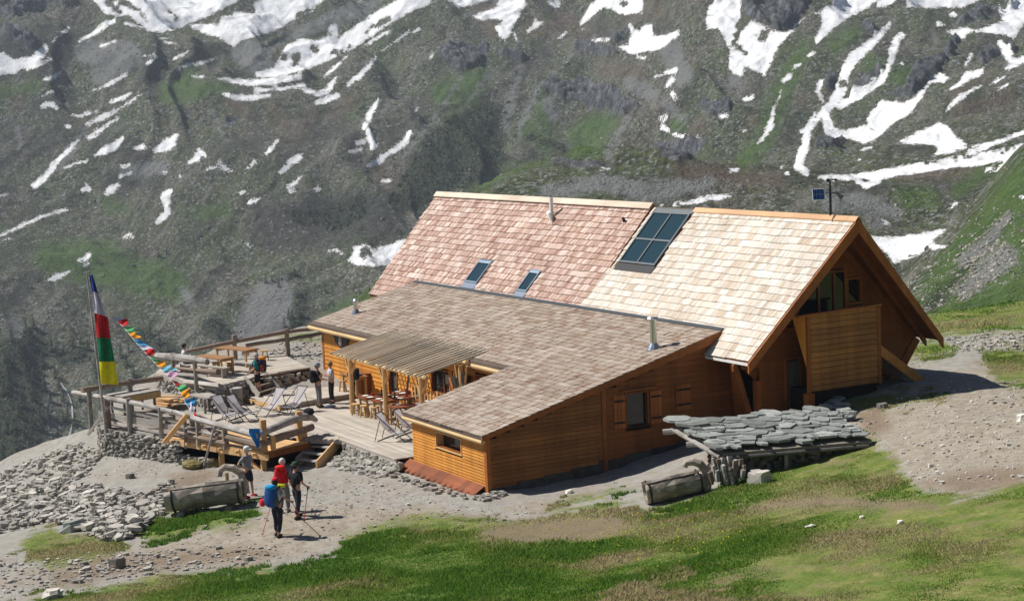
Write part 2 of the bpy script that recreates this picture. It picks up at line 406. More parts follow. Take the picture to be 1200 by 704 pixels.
def lushz(px, py):
    g = np.full(px.shape, -40.)
    for P in LUSH: g = np.maximum(g, poly_sd(px, py, P))
    return np.clip(.5+g/38., 0, 1)
def gmask(px, py):
    g = np.full(px.shape, -60.)
    for P in GRASS: g = np.maximum(g, poly_sd(px, py, P))
    d = np.full(px.shape, -60.)
    for P in DIRT: d = np.maximum(d, poly_sd(px, py, P))
    return g, d
# polar sheet centred under the camera
_px = np.r_[np.linspace(-2400, -260, 36)[:-1], np.linspace(-260, 1460, 560), np.linspace(1460, 3000, 30)[1:]]
_d = np.r_[[1.5, 6, 12, 18], np.exp(np.linspace(math.log(24), math.log(98), 470)), np.linspace(99, 135, 24)]
AZ = (_px-600)/F
gx = CAM[0]+_d[:, None]*(FH[0]+AZ[None, :]*RH[0]); gy = CAM[1]+_d[:, None]*(FH[1]+AZ[None, :]*RH[1])
sh = gx.shape; gx = gx.ravel(); gy = gy.ravel(); gzz = ground(gx, gy)
def gridfaces(nr, nc):
    i = np.arange(nr*nc).reshape(nr, nc)
    return np.c_[i[:-1, :-1].ravel(), i[:-1, 1:].ravel(), i[1:, 1:].ravel(), i[1:, :-1].ravel()]
gpx, gpy, _q = topx(np.c_[gx, gy, gzz])[0:3] if False else (lambda d: (600+F*(d@RT)/(d@FW), 352-F*(d@UPV)/(d@FW), d@FW))(np.c_[gx, gy, gzz]-CAM)
gm, dm = gmask(gpx, gpy)
gm = np.where(_q < 25, 30, gm)
T = NT('meadow_and_gravel')
co = T.coord((1,1,1), 'pos')
nz = T.noise(co, .55, 5, .65); n2 = T.noise(co, 3.2, 5, .7); n3 = T.noise(co, 14, 4, .7); n4 = T.noise(co, 1.3, 4, .6)
peb = T.voro(co, 9., 'F1', 'Color'); pebd = T.voro(co, 9., 'F1', 'Distance')
grav = T.ramp(n2, [(.25, (.235,.22,.195)), (.5, (.315,.30,.27)), (.75, (.395,.38,.35))])
grav = T.mix(.35, grav, T.ramp(T.noise(co, 30, 3, .8), [(.3, .6), (.7, 1.25)]), 'MULTIPLY')
grav = T.mix(T.ramp(nz, [(.45, 0.), (.65, .5)]), grav, (.27,.21,.15))
grav = T.mix(T.math('MULTIPLY', T.math('MULTIPLY_ADD', T.math('MULTIPLY_ADD', T.math('SUBTRACT', nz, .5), 40, T.attr('tan')), .06, .5, clamp=True), .62), grav, T.mix(T.ramp(n2, [(.4, 0.), (.62, 1.)]), (.25,.197,.137), (.36,.318,.25)))
soil = T.ramp(n3, [(.3, (.12,.085,.055)), (.7, (.27,.205,.145))])
gs = T.ramp(n4, [(.25, (.075,.125,.018)), (.45, (.125,.175,.03)), (.6, (.19,.205,.055)), (.78, (.29,.25,.12))])
gs = T.mix(T.math('MULTIPLY', T.attr('lush'), .65), gs, (.095,.165,.024)); gs = T.mix(.8, gs, T.ramp(T.noise(co, 9, 5, .75), [(.3, .45), (.7, 1.35)]), 'MULTIPLY'); gs = T.mix(T.ramp(T.noise(co, .8, 5, .7), [(.52, 0.), (.66, .75)]), gs, (.20,.165,.085))
am = T.math('MULTIPLY_ADD', T.math('SUBTRACT', n2, .5), 34, T.math('MULTIPLY_ADD', T.math('SUBTRACT', nz, .5), 40, T.attr('grass')))
fg = T.math('MULTIPLY_ADD', am, .10, .5, clamp=True)
ad = T.math('MULTIPLY_ADD', T.math('SUBTRACT', n2, .5), 26, T.attr('dirt'))
fd = T.math('MULTIPLY', T.math('MULTIPLY_ADD', ad, .09, .45, clamp=True), .85)
c = T.mix(fg, grav, gs); c = T.mix(fd, c, soil); T.col(c)
T.bump(T.math('ADD', n3, T.math('MULTIPLY', n2, 1.5)), .55, .05); T.set(Roughness=.95); MAT['ground'] = T.m
g_o = bulk('ground', np.c_[gx, gy, gzz], gridfaces(*sh), MAT['ground'], {'grass': ('POINT', gm), 'dirt': ('POINT', dm), 'lush': ('POINT', lushz(gpx, gpy)), 'tan': ('POINT', np.maximum(np.maximum(poly_sd(gpx, gpy, TAN[0]), poly_sd(gpx, gpy, TAN[1])-4), -40))}, True)
g_o['kind'] = 'structure'

# ================================================================== MOUNTAIN
KR = np.array([100,170,230,290,350,420,520,700,850,1000,1120,1300.])
KR2 = np.array([100,170,230,290,350,420,520,700,790,900,1000,1200.])
COLS = {-900:[800,780,765,750,730,700,660,600,330,150,40,-90], 0:[770,750,735,720,700,680,650,586,322,138,26,-104], 330:[560,540,530,540,560,560,560,560,318,136,24,-106],
 365:[460,432,402,425,440,460,500,540,316,134,22,-106], 400:[450,400,362,392,420,440,470,500,314,134,22,-106], 450:[440,370,326,352,380,400,430,470,300,134,22,-106], 530:[435,400,375,365,352,335,360,420,292,132,20,-106],
 546:[432,400,380,362,310,218,262,390,290,131,20,-106], 620:[430,400,380,350,290,199,235,360,272,128,20,-106], 700:[430,400,380,345,282,190,214,330,255,126,18,-108]}
COLS2 = {830:[425,400,375,340,280,198,206,240,150,60,-15,-130], 940:[415,390,370,340,280,206,207,203,138,50,-20,-140], 1000:[400,375,358,340,292,217,212,203,136,48,-22,-140],
 1060:[382,362,344,350,302,210,200,190,130,45,-25,-142], 1110:[374,332,285,300,286,207,197,182,125,40,-30,-145], 1150:[366,310,243,262,256,203,190,175,118,36,-32,-148], 1200:[354,272,184,212,218,194,182,165,110,32,-36,-150],
 1500:[300,150,40,80,110,140,130,110,60,0,-60,-170], 2400:[260,100,-60,-20,20,60,50,20,-20,-70,-120,-220]}
kx = []; kr = []; kz = []
for D_, R_ in ((COLS, KR), (COLS2, KR2)):
    for x_, ys in D_.items():
        kx.append(x_); kr.append(R_); kz.append([12.3-r*((y-(118+.0435*(600-x_)))/F) for r, y in zip(R_, ys)])
kx = np.array(kx, float); kr = np.array(kr); kz = np.array(kz)
_px = np.r_[np.linspace(-2600, -230, 50)[:-1], np.linspace(-230, 1430, 860), np.linspace(1430, 3200, 40)[1:]]
_r = np.r_[np.exp(np.linspace(math.log(100), math.log(660), 250))[:-1], np.linspace(660, 1160, 400), np.linspace(1175, 1600, 30)]
Zc = np.empty((len(_r), len(kx)))
for j in range(len(kx)):
    sl = (kz[j, -1]-kz[j, -2])/(kr[j, -1]-kr[j, -2])
    Zc[:, j] = np.interp(_r, kr[j], kz[j])+np.minimum(np.maximum(0, _r-kr[j, -1]), 130)*sl*.6
ker = np.hanning(15); ker /= ker.sum()                     # round the profile corners
for j in range(len(kx)):
    q = np.pad(Zc[:, j], 7, mode='edge'); s_ = np.convolve(q, ker, 'valid'); s_[:10] = Zc[:10, j]; s_[-10:] = Zc[-10:, j]; Zc[:, j] = s_
# smooth interpolation across the columns
tz = np.empty((len(_r), len(_px)))
for i in range(len(_r)): tz[i] = np.interp(_px, kx, Zc[i])
ker = np.hanning(21); ker /= ker.sum()
q = np.pad(tz, ((0, 0), (10, 10)), mode='edge'); tz = sum(ker[k]*q[:, k:k+tz.shape[1]] for k in range(21))
az = (_px-600)/F
mx = CAM[0]+_r[:, None]*(FH[0]+az[None, :]*RH[0]); my = CAM[1]+_r[:, None]*(FH[1]+az[None, :]*RH[1])
lat = _r[:, None]*az[None, :]; rad = np.repeat(_r[:, None], len(_px), 1)
amp = np.clip((rad/950.)**1.15, .05, 1.3)
amp *= np.clip((rad-105)/60., .1, 1)
sk = lat*.8+rad*.6                                        # gullies run obliquely down the slope
rel = 12.*ridged((lat+.30*rad)/64+.7*fbm(mx/60, my/60, 2, 8), rad/420, 3, 71, .45)+14*ridged(sk/95, (rad-lat*.5)/260, 3, 21)+4.5*ridged(sk/38+3, (rad-lat)/75, 3, 5, .5)+1.1*fbm(mx/14, my/14, 4, 31, .6)
small = np.clip((rad-120)/250, .4, 1)
tz = tz+amp*(rel-3.)+.8*small*np.maximum(0, fbm(mx/5., my/5., 3, 44))*np.clip(rad/500, .2, 1)*2.
# cliffs are cut back into the slope below their rims
MV = np.c_[mx.ravel(), my.ravel(), tz.ravel()]
_dv = MV-CAM; _dd = _dv@FW; MPX = 600+F*(_dv@RT)/_dd; MPY = 352-F*(_dv@UPV)/_dd
SNOW_P = [[(111,2),(124,17),(140,20),(150,18),(172,36),(188,39),(200,35),(228,24),(241,14),(262,5),(270,-10),(110,-10)],
[(227,35),(220,28),(238,27),(256,29),(259,20),(273,18),(275,10),(291,9),(298,2),(327,-8),(390,-8),(364,14),(345,23),(327,34),(298,44),(286,46),(275,55),(268,52),(255,44),(248,42)],
[(320,80),(327,68),(336,52),(354,45),(368,48),(382,43),(386,30),(396,28),(397,45),(427,23),(450,8),(480,-8),(505,-8),(470,20),(440,40),(418,55),(398,64),(382,73),(364,80),(345,86),(327,91),(298,91),(300,85)],
[(520,-5),(536,10),(559,5),(590,-5)],[(553,18),(580,10),(585,0),(615,-5),(617,5),(608,20),(600,35),(592,48),(585,42),(581,34),(588,25),(577,22),(560,24)],
[(707,8),(727,17),(752,16),(755,-5),(708,-5)],[(723,55),(736,52),(739,40),(736,36),(755,30),(764,28),(766,41),(782,40),(797,34),(795,43),(773,59),(755,61),(741,64)],
[(827,22),(830,9),(843,-5),(868,-5),(869,20),(862,30),(866,38),(880,25),(900,32),(907,37),(921,38),(943,20),(928,38),(916,52),(907,64),(903,77),(896,90),(889,84),(871,78),(871,90),(860,87),(853,78),(855,61),(850,48),(841,34),(828,35)],
[(957,52),(955,45),(964,28),(962,17),(953,16),(975,5),(985,-5),(1035,-5),(1020,8),(1000,18),(985,27),(970,40)],
[(1062,0),(1063,8),(1085,10),(1128,9),(1150,0),(1160,-8),(1060,-8)],
[(1033,117),(1060,121),(1072,114),(1085,100),(1101,84),(1114,92),(1105,98),(1092,96),(1083,109),(1075,122),(1066,135),(1050,143),(1035,155),(1025,165),(1012,170),(1000,164),(972,158),(970,150),(985,153),(1000,150),(1015,146),(1018,133)],
[(1051,168),(1073,155),(1100,143),(1112,148),(1120,160),(1130,165),(1133,173),(1106,180),(1088,186),(1100,176),(1095,170),(1060,168)],
[(1108,37),(1125,34),(1133,31),(1143,36),(1175,25),(1170,15),(1150,11),(1176,11),(1186,8),(1190,-5),(1205,-5),(1205,25),(1195,35),(1188,48),(1180,42),(1170,40),(1150,38),(1135,40),(1128,46),(1122,44)],
[(1018,277),(1054,278),(1112,266),(1092,283),(1110,289),(1070,300),(1048,309),(1033,291),(1005,285)],
[(406,304),(415,294),(413,290),(426,286),(451,288),(476,279),(480,300),(456,311),(420,312)]]
SNOW_S = [[(0,75,14),(15,78,8),(35,70,4)],[(30,78,3),(45,66,6),(52,57,4)],[(33,80,3),(60,70,2)],[(79,34,2),(62,49,.7)],[(133,25,3),(125,28,4),(110,40,2.5),(93,48,1.5)],
[(147,27,2),(165,33,2)],[(119,54,2),(136,48,1)],[(186,45,1),(202,45,1)],[(193,49,1.5),(208,52,1)],[(174,73,3),(185,67,1)],[(168,66,1),(180,64,1.2)],[(204,69,1.5),(220,61,1.5)],
[(207,83,1),(215,77,1.5),(240,73,2),(254,68,1)],[(226,90,1.3),(238,90,1.3)],[(54,93,2),(64,90,3),(72,84,1.5)],[(109,106,1),(130,98,1.5),(137,93,2),(148,87,2.5)],[(50,113,2),(62,107,1.5)],
[(50,124,3),(60,122,4),(66,127,2.5)],[(129,119,1.5),(145,114,2.5),(155,108,1)],[(84,135,1.2),(96,136,2),(113,130,1)],[(103,145,2.5),(120,138,3),(140,128,2.5),(166,110,1)],[(105,161,3),(118,152,3.5),(138,138,1.5)],[(76,146,1.5),(81,149,2)],
[(40,218,4),(55,205,3.5),(66,190,3),(78,178,3),(91,165,2.5)],[(73,198,1),(90,191,1.5),(103,189,1)],[(111,182,1.5),(122,177,4.5),(133,172,5),(144,162,1.5)],[(158,173,2),(168,172,3.5)],[(180,177,2.5),(192,172,6),(200,167,7),(206,159,3)],
[(222,191,2),(230,186,4.5),(234,177,3),(240,182,2)],[(143,195,2),(152,193,2)],[(141,207,2.2),(153,203,1.5)],[(125,226,2.5),(131,221,5),(137,217,3.5)],[(96,222,2),(104,222,3),(102,217,1.5)],
[(0,276,1.5),(12,271,1.5),(25,265,2.2),(42,257,2),(60,250,1.8),(78,245,1.2)],[(2,282,1),(12,279,1)],[(0,229,1.5),(9,227,1)],[(199,224,3),(193,232,5.5),(196,238,4),(194,245,2)],[(196,248,5),(188,257,4),(184,261,2)],
[(143,279,1),(152,275,2)],[(153,279,1),(158,277,1)],[(101,300,1.5),(106,297,1.5)],[(191,203,1),(195,203,1)],[(202,209,1),(211,206,1)],
[(312,181,1.5),(318,174,2.5),(326,163,1)],[(329,202,2.5),(335,196,3.5),(342,189,4.5),(350,184,4),(354,180,1)],[(289,197,1),(294,194,2.3),(298,188,1.5)],[(257,189,1),(259,194,1.3),(264,195,1)],[(241,198,1),(250,197,1),(262,198,1),(271,200,1)],
[(338,219,2),(346,214,3),(354,206,1)],[(335,226,1),(344,224,2)],[(368,223,3),(373,221,3)],[(292,237,1.5),(302,234,2.5),(306,231,1)],[(281,227,1),(287,224,1.3)],[(290,285,1),(293,289,1.2)],[(385,294,1),(395,294,2),(401,297,1)],
[(58,328,2.5),(66,325,4),(74,321,2.5),(82,318,1)],[(92,305,1.5),(100,303,3),(105,297,2)],[(98,312,2),(106,308,1.5)],[(200,32,4),(225,22,5),(250,12,4),(275,0,4)],
[(256,92,1),(272,95,3),(290,97,4),(320,95,4),(350,90,4)],[(262,110,2),(275,114,3.5),(295,115,3.5),(315,112,2.5)],[(300,107,3),(330,104,2),(355,100,3)],[(355,105,2),(372,110,3.5),(383,107,4),(395,90,1.5)],[(372,120,3),(388,115,4),(396,112,3)],
[(380,90,1.2),(395,77,1.8),(407,66,1.2)],[(408,99,2),(420,90,3.5),(430,80,3),(440,68,1.5)],[(443,116,2),(433,135,3.5),(427,150,3)],[(432,152,3),(434,160,5),(438,170,4),(436,175,2)],[(410,178,2),(422,175,3)],[(418,168,2.5),(425,166,3)],
[(480,155,2.5),(476,165,3.5),(468,172,3.5),(455,180,3.5),(445,187,4),(433,194,3)],[(489,127,1),(485,132,.8)],[(449,212,2),(457,211,1.5)],[(400,55,6),(425,38,6),(450,22,7),(475,10,7),(500,0,6)],[(426,55,1),(440,46,2),(457,36,1)],[(448,59,1),(465,48,1.8),(480,36,1)],[(483,38,1),(490,34,2)],[(504,68,1),(508,64,1)],
[(619,37,1),(628,30,2.5),(635,26,1.5)],[(627,24,2)],[(603,38,1),(605,47,1.5)],[(645,2,4),(652,6,4)],[(654,45,1),(664,38,1)],[(642,48,1)],[(681,28,2),(688,20,4),(697,8,6),(710,0,5)],[(683,34,1.5)],[(694,48,2),(706,47,2.5),(713,46,2)],[(746,67,1.5),(762,69,1.5)],
[(768,90,2),(775,88,1)],[(780,86,2),(792,82,4)],[(788,93,3),(782,101,2.5)],[(788,110,3),(791,115,3)],[(797,124,1.5)],[(774,138,3),(782,136,3)],[(776,149,3),(782,152,4)],[(790,158,2),(805,161,2.5),(822,160,1.5)],
[(873,117,2.5),(882,113,2.5)],[(869,154,1.5),(874,153,1.5)],[(846,137,2.5),(852,136,2.5)],[(947,66,1.5),(953,62,1.5)],[(930,80,2),(938,75,2)],[(918,95,3),(925,90,4)],[(915,108,1.5),(910,120,1),(905,130,1.5)],[(908,122,1),(905,138,2),(902,150,4),(895,160,2),(889,167,1)],
[(940,155,3),(948,148,3),(955,135,3)],[(968,128,4),(957,140,4),(946,152,4),(944,170,5),(938,183,5),(936,195,6),(945,203,4)],[(916,196,2)],[(922,203,2)],[(857,200,2.5),(864,198,2.5)],[(790,239,2),(805,236,3),(818,235,4),(835,232,3),(862,228,2)],[(1030,5,4),(1045,0,5)],
[(1043,27,2),(1036,36,3),(1025,47,5),(1015,57,6),(1000,68,7),(992,80,6),(988,95,6),(983,110,7),(975,122,6),(967,130,5)],[(962,97,4),(958,108,3),(965,118,2)],[(967,135,5),(972,152,7),(985,160,4)],
[(1056,42,4),(1050,50,5),(1046,60,5),(1044,72,4),(1040,82,3),(1033,95,3.5),(1020,105,3),(1008,113,3),(995,118,4),(985,124,5)],[(1057,74,2)],[(1008,177,1.5),(1021,173,1.5)],[(1003,188,1.5),(1008,187,1.5)],
[(960,208,2.5),(1000,208,3.5),(1030,205,5),(1060,199,6),(1090,195,6),(1120,190,7),(1150,186,8),(1180,180,7),(1200,175,7),(1260,165,7)],[(1135,175,2),(1165,168,2.5),(1200,155,2.5)],[(1005,213,3),(1015,217,4),(1030,212,3)],[(1155,200,3),(1170,197,4),(1185,192,4)],
[(1172,50,3),(1178,58,5),(1182,68,5),(1190,72,5),(1203,68,4),(1180,80,3)],[(1113,18,2),(1117,16,3)],[(1099,28,2),(1107,30,1.5)],[(1115,104,1.5),(1125,98,3),(1135,88,5),(1145,87,4),(1152,82,2)],[(1132,75,2),(1138,65,2)],[(1109,130,1),(1118,120,2),(1128,112,3),(1138,106,2),(1150,101,1)],[(1160,99,1),(1170,94,2),(1177,90,1)],[(1170,105,1.5),(1181,99,1.5)],
[(1112,243,2.5),(1121,240,3)],[(1195,231,2),(1200,231,3)],[(1033,259,2),(1042,261,2)],[(1010,258,2)],[(698,201,1.5),(706,200,2.5),(713,199,1.5)],[(639,207,1.5)],[(772,243,1),(776,242,1)]]
SNOW_N = [[(128,3,3),(140,15,2)],[(140,0,3),(165,14,2)],[(195,12,2.5),(208,21,2)],[(160,12,1),(175,25,1)],[(280,10,3),(296,12,4)],[(345,22,1.5),(372,8,1.5)],[(331,67,5)],[(346,67,5)],[(369,57,4)],[(386,41,3)],[(345,75,3)],[(428,38,1.5),(455,22,2)],[(385,65,1.5),(410,55,1.5)],
[(428,297,6)],[(438,288,4)],[(733,5,4)],[(746,33,3)],[(895,41,6)],[(868,35,2),(860,50,3),(872,62,2.5)],[(988,98,3)],[(1036,168,4),(1055,152,4),(1075,142,4)],[(1080,192,1.5),(1120,186,1),(1165,178,1),(1185,175,1)],[(1035,295,2)],[(1088,291,3)]]
ROCK_P = [[(-60,-20),(92,-5),(85,5),(60,8),(30,14),(15,22),(-60,24)],[(512,62),(527,55),(545,53),(572,52),(570,66),(562,75),(548,82),(535,86),(527,80),(520,72)],
[(632,102),(640,97),(655,95),(656,105),(675,95),(690,98),(712,102),(728,108),(728,120),(748,124),(754,130),(740,130),(730,135),(716,137),(716,128),(700,132),(690,128),(675,122),(660,120),(650,115),(640,112)],
[(816,126),(830,122),(858,122),(854,132),(835,137)],[(765,170),(780,168),(800,165),(815,163),(828,168),(820,178),(808,186),(790,190),(775,186)],
[(866,-5),(945,-5),(944,12),(935,22),(921,36),(907,36),(905,28),(885,26),(872,18)],
[(1125,46),(1118,42),(1110,55),(1095,68),(1080,75),(1068,85),(1062,95),(1058,108),(1040,110),(1050,117),(1062,118),(1075,104),(1095,88),(1110,70)],
[(262,140),(270,137),(280,138),(277,145),(265,147)]]
ROCK_S = [[(1165,62,5),(1150,72,4)],[(1120,28,3),(1150,18,5),(1172,17,3)],[(1185,60,5)],[(975,90,5),(970,100,6)],[(1030,85,6),(1010,105,6),(1000,112,4)],[(1016,30,5),(1025,38,3)],[(980,0,5)],[(1185,5,6)],[(960,170,5),(985,165,4)],[(720,48,4),(740,36,3)],[(678,55,6),(700,62,5),(720,65,3)],[(585,65,4),(610,68,5)],[(650,195,3),(690,192,4),(720,196,3)],[(840,0,4)],[(10,38,9),(35,50,8)]]
SCREE_P = [[(300,335),(335,322),(343,345),(340,370),(335,400),(300,425),(270,425),(275,385),(290,350)],[(265,60),(288,46),(310,52),(322,80),(300,88),(285,80)],[(320,55),(360,25),(420,0),(450,-5),(430,20),(395,30),(350,45)]]
SCREE_S = [[(55,450,5),(60,480,7),(66,520,8)],[(215,340,5),(222,355,5)],[(10,375,5),(30,385,5),(15,395,4)],[(640,225,8),(700,215,10),(760,225,10),(830,215,8)],[(970,235,12),(1020,240,10),(1050,250,8)],[(1150,320,10),(1180,300,12),(1130,340,8)],[(740,100,10),(765,110,8)],[(610,80,4),(600,110,4),(592,150,4)],[(640,120,6),(650,140,5)],[(100,60,14),(150,65,16),(120,90,14)],[(780,50,12),(800,90,12)],[(860,95,8)],[(150,200,8),(190,195,8)]]
GREEN_P = [[(665,152),(690,133),(728,136),(722,150),(700,185),(668,188)],[(545,222),(560,206),(600,196),(640,189),(600,206),(565,222)],[(1060,360),(1100,300),(1140,250),(1200,180),(1300,120),(1300,380),(1060,385)],[(350,400),(385,365),(420,345),(460,325),(500,330),(460,395)]]
GREEN_S = [[(520,110,14),(560,90,12),(540,135,16),(570,160,12)],[(0,108,6),(45,103,5)],[(122,238,5),(145,243,6)],[(215,248,6),(260,247,6)],[(870,190,10),(895,165,10),(915,110,9),(940,60,9)],[(980,55,9),(1000,40,8)],[(1020,75,7),(1060,90,8)],[(640,20,3)],[(635,110,6),(640,150,8)],[(795,145,8)],[(60,300,20),(120,310,25),(200,330,20)],[(225,90,10),(200,110,14),(260,100,8)],[(620,150,10),(640,170,10)],[(1060,230,10),(1090,230,10)],[(300,360,8)],[(1120,225,8),(1170,190,8)]]
BUSH_P = [[(-60,400),(20,395),(60,400),(50,440),(75,500),(60,530),(-60,600)],[(450,240),(510,150),(570,115),(600,130),(590,190),(540,225),(500,245)],[(60,408),(108,405),(108,425),(70,430)]]
BUSH_S = [[(160,395,10),(190,410,12),(210,420,8)],[(30,390,8),(45,405,8)],[(330,330,5),(345,322,4)],[(390,260,14),(420,245,12),(350,255,10)],[(250,380,10),(275,400,10)],[(1100,340,8),(1090,360,6),(1170,270,7)],[(120,430,12),(130,460,14)],[(355,350,8),(350,385,8)],[(620,160,6),(660,175,5)]]
DARK_P = [[(290,235),(380,228),(440,225),(470,250),(470,285),(400,285),(330,300),(290,280)],[(-60,60),(60,25),(100,60),(60,90),(-60,90)]]
DARK_S = [[(10,160,14),(50,170,14),(75,150,8)],[(110,170,10),(160,185,9)],[(255,175,10),(300,165,10)],[(365,165,14),(400,150,10),(420,190,8)],[(130,210,12),(180,215,10)],[(30,320,8),(20,350,10)],[(460,160,10),(500,120,8),(525,95,6)],[(700,30,9),(720,45,8)],[(1070,170,5),(1100,178,5)],[(860,40,5)],[(990,55,5),(1010,35,5)],[(1035,60,4),(1020,90,5)],[(1140,60,8),(1160,45,6)],[(1100,225,9),(1140,212,7)],[(985,225,8),(1030,222,7)],[(740,225,9),(700,205,6)],[(60,120,10),(40,125,8)],[(170,70,10),(190,110,10)],[(560,120,7),(575,170,8)],[(610,170,5),(630,185,6)],[(225,330,8),(240,350,8)],[(560,40,6)],[(640,60,6),(610,75,5)]]
BROWN_S = [[(620,35,10),(660,25,10),(690,40,6)],[(705,80,8),(745,85,8)],[(440,195,8),(460,215,7),(470,240,5)],[(800,200,10),(870,205,9),(910,210,7)],[(1130,130,9),(1180,115,9)],[(1060,205,6),(1140,203,7)],[(820,150,8),(800,175,7)],[(880,140,6)],[(340,155,6),(320,130,6)],[(365,130,6),(350,160,6)],[(85,140,4),(110,150,4)],[(940,115,4)],[(735,15,6),(770,10,8)],[(560,5,6),(575,35,5)],[(20,118,6)],[(965,112,5),(970,120,4)],[(1150,90,5),(1120,110,5)],[(270,120,6),(290,130,6)],[(410,120,6),(390,135,5)]]
SCREE_S += [[(697,44,1.5),(660,75,1.8),(630,105,2.5),(608,150,3)],[(540,92,1),(505,145,1.5),(470,185,1.2)],[(502,62,1),(475,100,1.2),(445,135,1.2)],[(575,85,1),(540,130,1.2)],[(890,66,1.2),(868,105,1.2)],[(735,140,2),(712,180,2.5)],[(250,130,1),(262,160,1)],[(1105,150,1.5),(1098,170,1.5)],[(20,150,2),(25,175,2)],[(100,150,4),(85,175,4),(70,200,3)],[(610,45,1),(595,75,1.2)],[(780,120,6),(800,140,5)],[(1000,230,5),(1030,262,5)],[(1180,255,5),(1160,280,6),(1130,305,6)],[(310,395,10),(330,345,8)]]

def eval_list(px, py, polys, strokes, lo=-9.):
    out = np.full(px.shape, lo)
    for P in polys:
        a = np.array(P); s = (px > a[:, 0].min()-8) & (px < a[:, 0].max()+8) & (py > a[:, 1].min()-8) & (py < a[:, 1].max()+8)
        if s.any(): out[s] = np.maximum(out[s], poly_sd(px[s], py[s], P))
    for S in strokes:
        a = np.array(S); w_ = a[:, 2].max()+8
        s = (px > a[:, 0].min()-w_) & (px < a[:, 0].max()+w_) & (py > a[:, 1].min()-w_) & (py < a[:, 1].max()+w_)
        if s.any(): out[s] = np.maximum(out[s], stroke_sd(px[s], py[s], S))
    return np.maximum(out, lo)
snow = np.minimum(eval_list(MPX, MPY, SNOW_P, SNOW_S), 5.5)
neg = eval_list(MPX, MPY, [], SNOW_N)
snow = np.minimum(snow, -neg*.9+4.5*fbm(MPX/5., MPY/5., 3, 90))
behind = (MPY < 330) & (rad.ravel() < 1500) & (rad.ravel() > 330)
nearok = (MPX > 1005) & (MPY > 225)
snow = np.where(behind | nearok, snow, -9.)
snow = np.where(rad.ravel() > 1135, np.maximum(snow, 6*fbm(mx.ravel()/60, my.ravel()/60, 4, 77)-.5), snow)
rockm = np.clip(eval_list(MPX, MPY, ROCK_P, ROCK_S, -6.), -6, 6)
screem = np.clip(eval_list(MPX, MPY, SCREE_P, SCREE_S, -8.), -8, 8)
greenm = np.clip(eval_list(MPX, MPY, GREEN_P, GREEN_S, -12.), -12, 12)
darkm = np.clip(eval_list(MPX, MPY, DARK_P, DARK_S, -14.), -14, 14); brownm = np.clip(eval_list(MPX, MPY, [], BROWN_S, -14.), -14, 14)
bushm = np.clip(eval_list(MPX, MPY, BUSH_P, BUSH_S, -12.), -12, 12)
cl = np.clip(rockm/3.+.4, 0, 1)*(rad.ravel() > 330)        # craggy relief where the rock is bare
MV[:, 2] += cl*amp.ravel()*(5.*ridged(mx.ravel()/9, my.ravel()/9, 4, 61, .6)+1.5)
T = NT('mountain_side')
co = T.coord((1,1,1), 'pos')
n1 = T.noise(co, .012, 5, .6); n2 = T.noise(co, .05, 6, .68); n3 = T.noise(co, .22, 5, .72); n4 = T.noise(co, .9, 4, .75)
base = T.ramp(n2, [(.26, (.095,.10,.055)), (.43, (.175,.165,.105)), (.56, (.215,.19,.14)), (.74, (.30,.265,.22))])
base = T.mix(T.ramp(n1, [(.46, 0.), (.64, .65)]), base, (.215,.16,.125))
base = T.mix(T.ramp(T.noise(co, .028, 6, .7), [(.42, 0.), (.56, .85)]), base, (.125,.155,.058))
base = T.mix(T.ramp(n3, [(.36, .75), (.47, 0.)]), base, (.048,.055,.032))
stn = T.noise(co, .55, 3, .8); stones = T.ramp(stn, [(.56, 0.), (.62, .85)])
stones = T.math('MULTIPLY', stones, T.ramp(n2, [(.35, .25), (.6, 1.)]))
base = T.mix(stones, base, (.40,.395,.38))
vo = T.n('ShaderNodeTexVoronoi'); vo.inputs['Scale'].default_value = .42; T.l(co, vo.inputs['Vector']); sp_ = T.n('ShaderNodeSeparateColor'); T.l(vo.outputs['Color'], sp_.inputs[0])
def cells(ch, lim, dist): return T.math('MULTIPLY', T.math('GREATER_THAN', sp_.outputs[ch], lim), T.math('LESS_THAN', vo.outputs['Distance'], dist))
shr = T.math('MULTIPLY', cells(1, .55, .62), T.ramp(T.noise(co, .02, 4, .6), [(.42, 0.), (.58, .85)]))
base = T.mix(shr, base, (.05,.06,.035))
blk = T.math('MULTIPLY', cells(0, .80, .36), T.ramp(T.noise(co, .03, 4, .65), [(.35, .15), (.55, .9)]))
base = T.mix(blk, base, (.42,.415,.40))
vo2 = T.n('ShaderNodeTexVoronoi'); vo2.inputs['Scale'].default_value = 1.1; T.l(co, vo2.inputs['Vector']); sp2 = T.n('ShaderNodeSeparateColor'); T.l(vo2.outputs['Color'], sp2.inputs[0])
base = T.mix(T.math('MULTIPLY', T.math('GREATER_THAN', sp2.outputs[0], .86), .8), base, (.36,.355,.34)); base = T.mix(T.math('MULTIPLY', T.math('GREATER_THAN', sp2.outputs[1], .74), .65), base, (.055,.06,.04))
def soft(attr, k, nn, a, add=0.): return T.math('MULTIPLY_ADD', T.math('MULTIPLY_ADD', T.math('SUBTRACT', nn, .5), a, T.attr(attr)), k, .5+add, clamp=True)
mp = T.n('ShaderNodeMapping'); mp.inputs['Rotation'].default_value = (0, 0, -(math.atan2(FH[1], FH[0])-.32)); T.l(T.n('ShaderNodeNewGeometry').outputs['Position'], mp.inputs[0])
mp2 = T.n('ShaderNodeMapping'); mp2.inputs['Scale'].default_value = (.010, .055, .012); T.l(mp.outputs[0], mp2.inputs[0])
stk = T.noise(mp2.outputs[0], 1., 6, .68, .3); stk2 = T.noise(mp2.outputs[0], 2.3, 5, .7, .5)
